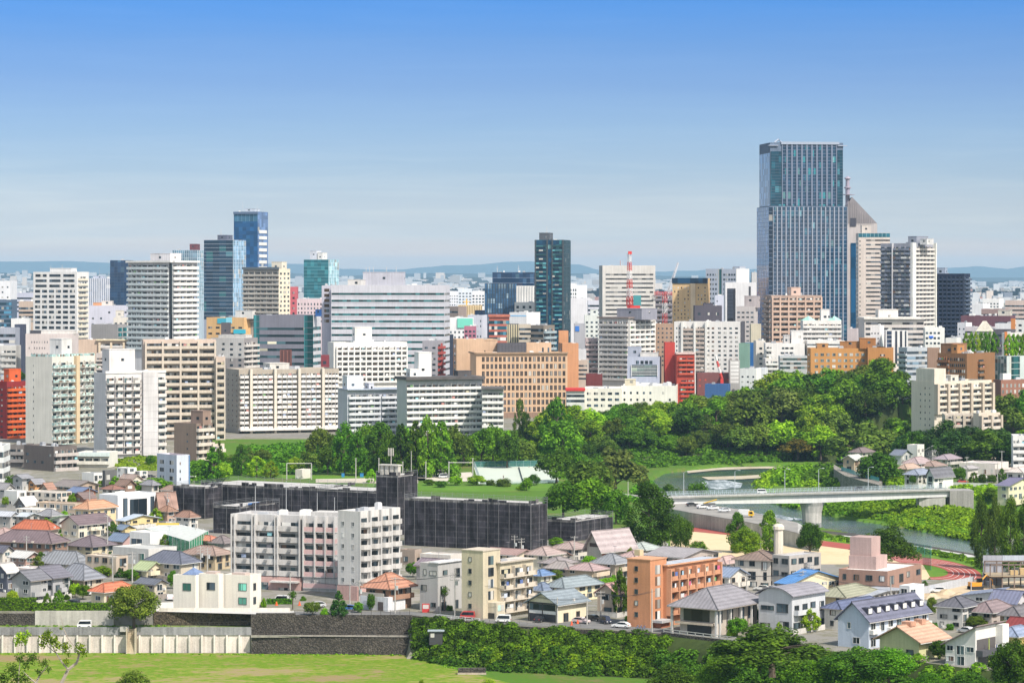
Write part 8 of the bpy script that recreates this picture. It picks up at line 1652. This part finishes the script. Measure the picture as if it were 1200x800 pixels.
for a,b_,lab in[(421,463,'overhead wires between the brick garage villa and the bare concrete block'),(463,533,'overhead wires passing the bare concrete block and the cream apartments'),(533,653,'overhead wires in front of the cream apartments towards the timber framed house'),(653,704,'overhead wires above the small parking lot'),(704,764,'overhead wires in front of the dark cypress'),(340,410,'overhead wires across the lawn of the white apartments'),(410,421,'overhead wires beside the rust roofed villa'),(235,196,'overhead wires above the practice cage'),(155,132,'overhead wires behind the white cubic trio'),(126,105,'overhead wires above the plum gabled house'),(603,673,'overhead wires along the rose brown roofs'),(673,780,'overhead wires above the grey green roof'),(780,875,'overhead wires over the long dull metal roof'),(875,941,'overhead wires above the bath house lane'),(941,1044,'overhead wires over the school hall forecourt'),(1133,1169,'overhead wires along the parking fence beyond the bridge')]:
 p,q=PTOP[a],PTOP[b_];r=thing('overhead_wire',lab,'wire',p)
 for k in(-.8,0,.8):mb=MB();d=(q-p);sd=Vector((-d.y,d.x,0)).normalized()*k;mb.tube([d*t+sd-Vector((0,0,1.2*4*t*(1-t)*d.length/40))for t in[i/8 for i in range(9)]],.035,3);mb.build('cable',plain((.04,.04,.045),.6),r)
gpole=pole('yellow green painted pole before the white mono-pitch house',1159,780,748,0,False,(.30,.36,.10))
for lab,px,py in[('orange traffic cone by the clipped entrance hedge',324,709),('orange traffic cone beside the thick white pole',351,709),('red traffic cone before the timber framed house',670,733),('red traffic cone beside the rosy hatchback',677,731)]:
 r=thing('traffic_cone',lab,'traffic cone',gp(px,py),0,'traffic cones along the terrace');mb=MB();mb.lathe([(.34,.05),(.09,1.0),(.02,1.02)],10);mb.build('cone_body',plain((.70,.10,.02),.5),r);mb=MB();mb.box(-.42,.42,-.42,.42,0,.06);mb.build('foot_plate',plain((.6,.1,.03),.6),r)
vm=thing('vending_machine','red vending machine beside the bare concrete block house','vending machine',gp(499,717));mb=MB();mb.box(-.9,.9,-.4,.4,0,2.1);mb.build('cabinet',plain((.50,.04,.04),.4),vm);mb=MB();mb.box(-.7,.7,-.43,-.39,.9,1.9);mb.build('display_panel',plain((.55,.5,.48),.3),vm)
hut=thing('garden_shed','tiny dark shed with pale roof in the vine slope','shed',Vector((K(511)*703,703,4.6)));mb=MB();mb.box(-1.6,1.6,-1,1,-1,2.2);mb.build('wall',plain((.05,.05,.055)),hut);mb=MB();mb.box(-2,2,-1.4,1.4,2.2,2.4);mb.build('roof',roofm((.34,.40,.44)),hut);mb=MB();mb.box(-1.3,-.3,-1.06,-1.0,.8,1.8);mb.build('window',GOFF,hut)
pm=gp(521,716);r=thing('palm_tree','small fan palm above the vine slope by the street','palm tree',pm);mb=MB();mb.tube([(0,0,0),(0,0,4.6)],[.16,.13],6);mb.build('trunk',BARK,r);rng=np.random.default_rng(5);P,Nn,S=blob_leaves([[0,0,4.8,1.2]],260,.32,rng,shell=(.3,1.1));put('crown',quads_mesh('crown',P,Nn,S,TONES['deep green'],rng,.35),r)
pm=gp(343,714);r=thing('palm_tree','small palm before the entrance of the white apartments','palm tree',pm);mb=MB();mb.tube([(0,0,0),(0,0,3.4)],[.15,.12],6);mb.build('trunk',BARK,r);P,Nn,S=blob_leaves([[0,0,3.6,1.1]],260,.32,rng,shell=(.3,1.1));put('crown',quads_mesh('crown',P,Nn,S,TONES['deep green'],rng,.35),r)
blk=thing('concrete_block','long low concrete block lying at the edge of the meadow','block',Vector((K(553)*676.5,676.5,0)));mb=MB();mb.box(-3.3,3.3,-.5,.5,-.1,.45);mb.box(-3.2,3.2,-.2,1.4,.46,1.4,1);mb.build('block',[wall((.42,.36,.29)),SDARK],blk)
for i in range(3):  # bicycles by the salmon apartments
 p=PL(747+i*4,3.4);r=thing('bicycle',['blue bicycle nearest the white sports car','blue bicycle parked between two others','blue bicycle nearest the terrace corner'][i],'bicycle',p+Vector((0,0,.06)),R(60),'bicycles before the salmon apartments')
 for sx in(-.5,.5):
  mb=MB();mb.tube([(sx+.33*math.cos(a),0,.33+.33*math.sin(a))for a in[2*math.pi*k/12 for k in range(13)]],.03,4,cap=False);mb.build('wheel',TYRE,r)
 mb=MB();mb.tube([(-.5,0,.33),(-.1,0,.85),(.4,0,.9),(.5,0,.33)],.035,4);mb.tube([(-.1,0,.85),(.05,0,.35),(.4,0,.9)],.03,4);mb.build('frame',plain((.05,.22,.45),.4),r);mb=MB();mb.box(-.22,.02,-.07,.07,.92,.98);mb.build('saddle',TYRE,r);mb=MB();mb.tube([(.4,-.25,1.05),(.4,.25,1.05)],.025,4);mb.tube([(.4,0,.9),(.4,0,1.05)],.025,4);mb.build('handlebar',RIM,r)
for lab,px,w_ in(('blue bin under the pointed trees of the school yard',402,1.2),('second blue bin of the school yard beside the net post',424,1.4)):
 r=thing('rubbish_bin',lab,'bin',gp(px,559));mb=MB();mb.box(-w_/2,w_/2,-.4,.4,0,1.5);mb.build('bin_body',plain((.03,.20,.45)),r);mb=MB();mb.box(-w_/2-.05,w_/2+.05,-.45,.45,1.5,1.62);mb.build('lid',plain((.02,.12,.3)),r)
for lab,px,py in(('blue tarpaulin heap on the shrubs before the yellow bungalow',1059,785),('blue tarpaulin on the building site',1093,689)):
 p=gp(px,py)if py<700 else Vector((K(px)*622,622,zat(py,622)));r=thing('tarpaulin',lab,'tarpaulin',p);mb=MB();mb.lathe([(1.3,-.2),(1.1,.5),(.5,.8),(.05,.9)],8);mb.build('cover',plain((.02,.16,.60),.5),r)
# ------------------------------------------------------------------ building site
ex=thing('excavator','orange excavator standing on the bare soil of the building site','excavator',at(1143,690,9.1),R(20));OR_=plain((.60,.26,.02),.4)
for q in(-1,1):mb=MB();mb.box(-1.7,1.7,q*1.1-.3,q*1.1+.3,0,.8);mb.build('track',TYRE,ex)
mb=MB();mb.box(-1.6,1.3,-1.2,1.2,.85,1.9);mb.build('body',OR_,ex);mb=MB();mb.box(.2,1.5,-1.2,-.2,1.9,2.9);mb.build('cab',CARG,ex);mb=MB();mb.tube([(1.2,.2,1.6),(3.4,.2,3.6),(5.2,.2,2.2),(5.3,.2,.8)],[.28,.24,.2,.16],5);mb.build('boom',OR_,ex);mb=MB();mb.box(4.9,5.7,-.2,.7,.1,.9);mb.build('bucket',plain((.15,.13,.1)),ex)
sk=thing('construction_frame','half built steel frame with grey hoarding and scaffold deck','construction',at(1182,690,9));mb=MB()
for i in range(6):
 for j in range(2):mb.box(-5+i*3.2,-4.7+i*3.2,j*9,j*9+.3,0,6.5)
for z in(3,6.3):mb.box(-5,13,0,.3,z,z+.35);mb.box(-5,13,9,9.3,z,z+.35)
mb.build('steel_frame',plain((.16,.12,.10),.6),sk);mb=MB();mb.box(-5.2,13,-.3,9.6,3.36,3.5);mb.build('deck',plain((.34,.27,.18)),sk);mb=MB();mb.box(-5.2,-.1,9.8,10,0,8.0);mb.build('hoarding',wall((.36,.37,.42)),sk);mb=MB();mb.box(0,13,9.8,10,6.6,8.0);mb.build('scaffold_sheet',wall((.42,.46,.52)),sk)
for i in range(4):mb=MB();mb.box(1+i*2.6,3+i*2.6,3,5,3.5,4.6+(i%2)*.6);mb.build('timber_stack',plain((.50,.36,.18)),sk)
for i,(px,py)in enumerate(((1110,696),(1125,700),(1090,701))):
 r=thing('soil_heap',['low heap of pale soil at the middle of the building site','heap of brown soil near the black roofed house','flat soil heap beside the white stepped block'][i],'heap',gp(px,py),0,'soil heaps on the building site');rng=np.random.default_rng(i);mb=MB();mb.lathe([(3.2,-.1),(2.4,.5),(1.2,1.1),(.2,1.3)],9);mb.v=[(x+rng.normal()*.25,y+rng.normal()*.25,z+rng.normal()*.1)for x,y,z in mb.v];mb.build('soil',SOIL,r)
# ------------------------------------------------------------------ tower cranes
def lattice(mb,a,b_,s0,s1,n,cols=1):
 a,b_=Vector(a),Vector(b_);d=(b_-a).normalized();u=d.orthogonal().normalized();v=d.cross(u)
 def P(t,i):s=s0+(s1-s0)*t;return a.lerp(b_,t)+(u*(1 if i in(0,3)else-1)+v*(1 if i<2 else-1))*s
 for k in range(n):
  t0,t1=k/n,(k+1)/n;m=(k*cols//n)%2
  for i in range(4):
   mb.tube([P(t0,i),P(t1,i)],.16,4,m,False);mb.tube([P(t0,i),P(t1,(i+1)%4)],.11,4,m,False);mb.tube([P(t1,i),P(t1,(i+1)%4)],.11,4,m,False)
CRR,CRW=plain((.60,.04,.03),.5),plain((.75,.74,.73),.5)
Yc=1960;cr=thing('tower_crane','tall red and white lattice crane with raised boom before the striped ministry','crane',(K(738)*Yc,Yc,60));zz0=60
mb=MB();lattice(mb,(0,0,0),(0,0,zat(340,Yc)-zz0),1.3,1.3,10,1);mb.build('mast',[CRR,CRW],cr)
mb=MB();lattice(mb,(0,0,zat(358,Yc)-zz0),(-.4,-3,zat(297,Yc)-zz0),1.6,.8,24,6);mb.build('boom',[CRR,CRW],cr)
mb=MB();mb.box(2.5,7.5,-1,1,zat(359,Yc)-zz0,zat(346,Yc)-zz0);mb.build('machine_house',plain((.05,.24,.26)),cr);mb=MB();mb.box(-1.5,7,-1.2,1.2,zat(361,Yc)-zz0,zat(358,Yc)-zz0);mb.build('slewing_deck',CRR,cr);mb=MB();mb.box(-1.8,1.8,-1.8,1.8,zat(368,Yc)-zz0,zat(362,Yc)-zz0);mb.build('climbing_frame',plain((.05,.15,.38)),cr);mb=MB();mb.box(-1.2,1.2,-4.2,-1.8,zat(298,Yc)-zz0,zat(294.5,Yc)-zz0);mb.build('boom_head',CRR,cr)
Yc=2200;cr=thing('tower_crane','smaller red crane with a long pale jib beside the golden hotel','crane',(K(779)*Yc,Yc,40));zz0=40
mb=MB();lattice(mb,(0,0,0),(0,0,zat(343,Yc)-zz0),1.2,1.2,10,5);mb.build('mast',[CRR,CRW],cr);mb=MB();lattice(mb,(2,0,zat(346,Yc)-zz0),(10,0,zat(308,Yc)-zz0),1.0,.4,14,1);mb.build('jib',[plain((.6,.58,.6),.5)],cr);mb=MB();lattice(mb,(-8,0,zat(344,Yc)-zz0),(9,0,zat(344,Yc)-zz0),.9,.9,8,1);mb.build('counter_jib',CRR,cr)
b=B('dark half built block beneath the smaller red crane',(768,788,789),344,2230,0,(.28,.25,.28),d=16,yb=378,units=2);b.balc('L',6,3,plain((.2,.19,.22)),pj=1,top=2).finish()
Yc=1585;cr=thing('tower_crane','thin red and white luffing crane leaning over the maroon building','crane',(K(846)*Yc,Yc,20));mb=MB();lattice(mb,(0,0,zat(444,Yc)-20),(-3.5,0,zat(416,Yc)-20),.5,.3,12,4);mb.build('boom',[CRR,CRW],cr);mb=MB();mb.box(-.8,.8,-.8,.8,-9,zat(444,Yc)-20);mb.build('mast',CRR,cr)
# ------------------------------------------------------------------ players on the tennis courts
def person(label,px,py,shirt,trousers,ang,h=1.7):
 p=gp(px,py);r=thing('person',label,'person',p+Vector((0,0,.08)),R(ang),'players on the tennis courts')
 J=[(0,0,.95),(0,0,1.2),(0,0,1.42),(0,0,1.5),(0,0,1.66),(.19,0,1.40),(.38,-.08,1.2),(.5,-.3,1.25),(-.19,0,1.40),(-.27,.02,1.12),(-.24,-.12,.88),(.1,0,.9),(.14,-.08,.48),(.15,.02,.06),(.15,-.14,.03),(-.1,0,.9),(-.14,.06,.48),(-.16,.14,.06),(-.16,-.02,.03)]
 E=[(0,1),(1,2),(2,3),(3,4),(2,5),(5,6),(6,7),(2,8),(8,9),(9,10),(0,11),(11,12),(12,13),(13,14),(0,15),(15,16),(16,17),(17,18)]
 Rr=[.15,.15,.13,.06,.10,.07,.05,.04,.07,.05,.04,.10,.07,.05,.04,.10,.07,.05,.04]
 me=bpy.data.meshes.new('body');me.from_pydata(J,E,[]);me.materials.append(plain((.45,.28,.2),.7));o=put('body',me,r);o.modifiers.new('skin','SKIN')
 for i,q in enumerate(Rr):me.skin_vertices[0].data[i].radius=(q,q)
 me.skin_vertices[0].data[0].use_root=True
 o.modifiers.new('smooth','SUBSURF').levels=1
 mb=MB();mb.lathe([(.20,.92),(.19,1.1),(.21,1.36),(.10,1.46)],10);mb.build('shirt',plain(shirt,.9),r);mb=MB();mb.lathe([(.22,.62),(.2,.8),(.18,.97)],10);mb.build('shorts',plain(trousers,.9),r);mb=MB();mb.lathe([(.115,1.64),(.12,1.72),(.07,1.79),(.01,1.8)],10);mb.build('hair',plain((.03,.025,.02),.8),r);return r
person('player in a dark shirt at the far end of the tennis courts',611,548,(.03,.03,.04),(.04,.04,.05),20);person('player in black standing near the big tree over the courts',620,551,(.04,.04,.05),(.03,.03,.03),120);person('player in grey near the middle of the pale courts',590,562,(.12,.12,.14),(.06,.06,.07),200);person('player in a red shirt at the back fence',612,547.6,(.4,.06,.05),(.05,.05,.06),300)
# ------------------------------------------------------------------ near branches in front of the meadow
def near_branch():
 Yb=500.;P=lambda x,y,dy=0:Vector((K(x)*(Yb+dy),Yb+dy,zat(y,Yb+dy)));o=P(70,830);r=thing('small_tree','bare curving young tree with sparse leaf tufts before the meadow','tree',o);mb=MB()
 for pts,rad in(([(70,830),(72,800),(80,784),(90,776),(93,766),(88,758)],[.36,.34,.30,.26,.2,.1]),([(80,784),(73,776),(66,765),(60,755)],[.2,.16,.12,.06]),([(88,758),(80,748),(74,735),(71,720)],[.1,.08,.07,.04]),([(66,765),(56,757),(52,752)],[.1,.07,.04]),([(93,766),(98,760),(100,757)],[.08,.06,.03])):mb.tube([P(x,y,i*.4)-o for i,(x,y)in enumerate(pts)],rad,6)
 mb.build('trunk',BARKP,r);rng=np.random.default_rng(9)
 tufts=[(94,759,8,7),(98,764,5,4),(77,758,7,6),(80,766,4,3),(62,751,8,6),(52,748,8,6),(50,755,5,4),(57,742,6,4),(68,757,6,4),(77,775,5,4),(72,736,2.5,6)]
 bl=[[*(P(x,y,rng.uniform(-.6,.6))-o),w_*Yb/F]for x,y,w_,h_ in tufts];A,Nn,S=blob_leaves(bl,1500,.17,rng,shell=(.2,1.05),jit=1.2);put('foliage',quads_mesh('foliage',A,Nn,S,TONES['yellow green'],rng),r)
 o=P(40,830);r=thing('small_tree','leafy young tree with twisted stems at the lower frame corner','tree',o);mb=MB()
 for pts,rad in(([(40,830),(42,800),(47,790),(53,783),(56,778)],[.28,.22,.17,.1,.05]),([(42,800),(33,792),(26,785)],[.14,.1,.05]),([(36,830),(20,808),(10,800)],[.2,.15,.06])):mb.tube([P(x,y,i*.4)-o for i,(x,y)in enumerate(pts)],rad,6)
 mb.build('trunk',BARKP,r);tufts=[(38,771,9,6),(30,778,7,5),(52,777,7,5),(57,784,4,3),(24,770,7,5),(14,785,10,8),(20,795,10,6),(4,796,9,6),(30,796,7,4),(45,787,5,4)]
 bl=[[*(P(x,y,rng.uniform(-.6,.6))-o),w_*Yb/F]for x,y,w_,h_ in tufts];A,Nn,S=blob_leaves(bl,1700,.17,rng,shell=(.2,1.05),jit=1.2);put('foliage',quads_mesh('foliage',A,Nn,S,TONES['olive green'],rng),r)
 o=P(27,735);r=thing('small_tree','leaf tuft sapling rising before the panelled wall','tree',P(20,830));o=P(20,830);mb=MB();mb.tube([P(20,830)-o,P(22,790)-o,P(26,748)-o,P(28,742)-o],[.1,.09,.05,.03],5);mb.build('trunk',BARKP,r)
 bl=[[*(P(x,y)-o),w_*Yb/F]for x,y,w_ in((24,746,7),(32,743,5),(20,752,5),(28,750,6))];A,Nn,S=blob_leaves(bl,520,.17,rng,shell=(.2,1.05),jit=1.2);put('foliage',quads_mesh('foliage',A,Nn,S,TONES['yellow green'],rng),r)
 for lab,px,py,w_,h_,tn in(('grey green round bush rising from the lower frame edge',155,822,66,46,'olive green'),('yellow leaf sprig at the bottom of the meadow',573,812,34,22,'yellow green'),('tiny yellow sprig at the bottom of the meadow',494,806,12,14,'yellow green')):
  tree(lab,'bush',px,0,w_,h_,tn,Y=520.,base=zat(py,520.),big=True)
near_branch()
# ------------------------------------------------------------------ the hazy spread of the far city, and the air itself
def far_city():
 rg=random.Random(5);mb=MB()
 cols=[wall(c,.1)for c in((.52,.53,.55),(.42,.43,.46),(.36,.34,.33),(.30,.28,.28),(.62,.54,.48),(.20,.22,.27),(.36,.20,.17))]+[leafm((.02,.04,.012),(.04,.07,.02),None,0)]
 for i in range(15000):
  py=326+(rg.random()**1.35)*36;Y=min(10000,max(2600,83*F/(py-HZ)*rg.uniform(.9,1.1)))
  X=K(rg.uniform(-60,1260))*Y;w_=rg.uniform(7,26);d_=rg.uniform(8,22);r=rg.random()
  h=rg.uniform(5,14)if r<.7 else rg.uniform(12,28)if r<.95 else rg.uniform(25,42)
  if rg.random()<.13:h=rg.uniform(5,9);m=7;w_*=1.5
  else:m=rg.choice([0,0,0,1,1,2,3,4,5,6])
  mb.box(X-w_/2,X+w_/2,Y,Y+d_,8,9+h,m)
  if h>14 and m<7 and Y<6000:
   for k in range(int(h//3.4)):mb.box(X-w_*.44,X+w_*.44,Y-.2,Y+.1,10.2+k*3.4,11.6+k*3.4,5)
 hx=[p[0]for p in HP];hy=[p[1]for p in HP]
 for i in range(3000):  # suburbs on the slopes of the near hills
  px=rg.uniform(-60,1260);t=rg.random()**.8;Y=13500+6400*t;top=zat(float(np.interp(px,hx,hy))+1.5,20000)-8;z=8+max(0,top)*float(np.interp(t,(0,.4,.75,1),(0,.35,.75,.97)))
  if math.sin(px*.045)+math.sin(px*.113+2)+rg.uniform(-1,1)+t*.9>1.1:continue
  X=K(px)*Y;w_=rg.uniform(16,60);h=rg.uniform(7,18)if rg.random()<.9 else rg.uniform(24,50);mb.box(X-w_/2,X+w_/2,Y,Y+18,z-8,z+h,rg.choice([0,0,0,1,1,2,4]))
 return tag(mb.build('distant_city',cols),kind='stuff')
far_city()
mb=MB();mb.box(-52000,52000,-60,43500,-6,HAZETOP)
me=bpy.data.meshes.new('haze');me.from_pydata(mb.v,[],mb.f)
hm=bpy.data.materials.new('haze');hm.use_nodes=True;nt=hm.node_tree;nt.nodes.remove(nt.nodes['Principled BSDF'])
pv=N(nt,'ShaderNodeVolumePrincipled');pv.inputs['Color'].default_value=(.48,.76,1.0,1);pv.inputs['Density'].default_value=HAZE;pv.inputs['Anisotropy'].default_value=0
nt.links.new(pv.outputs[0],nt.nodes['Material Output'].inputs['Volume']);me.materials.append(hm)
tag(put('haze',me),kind='stuff')
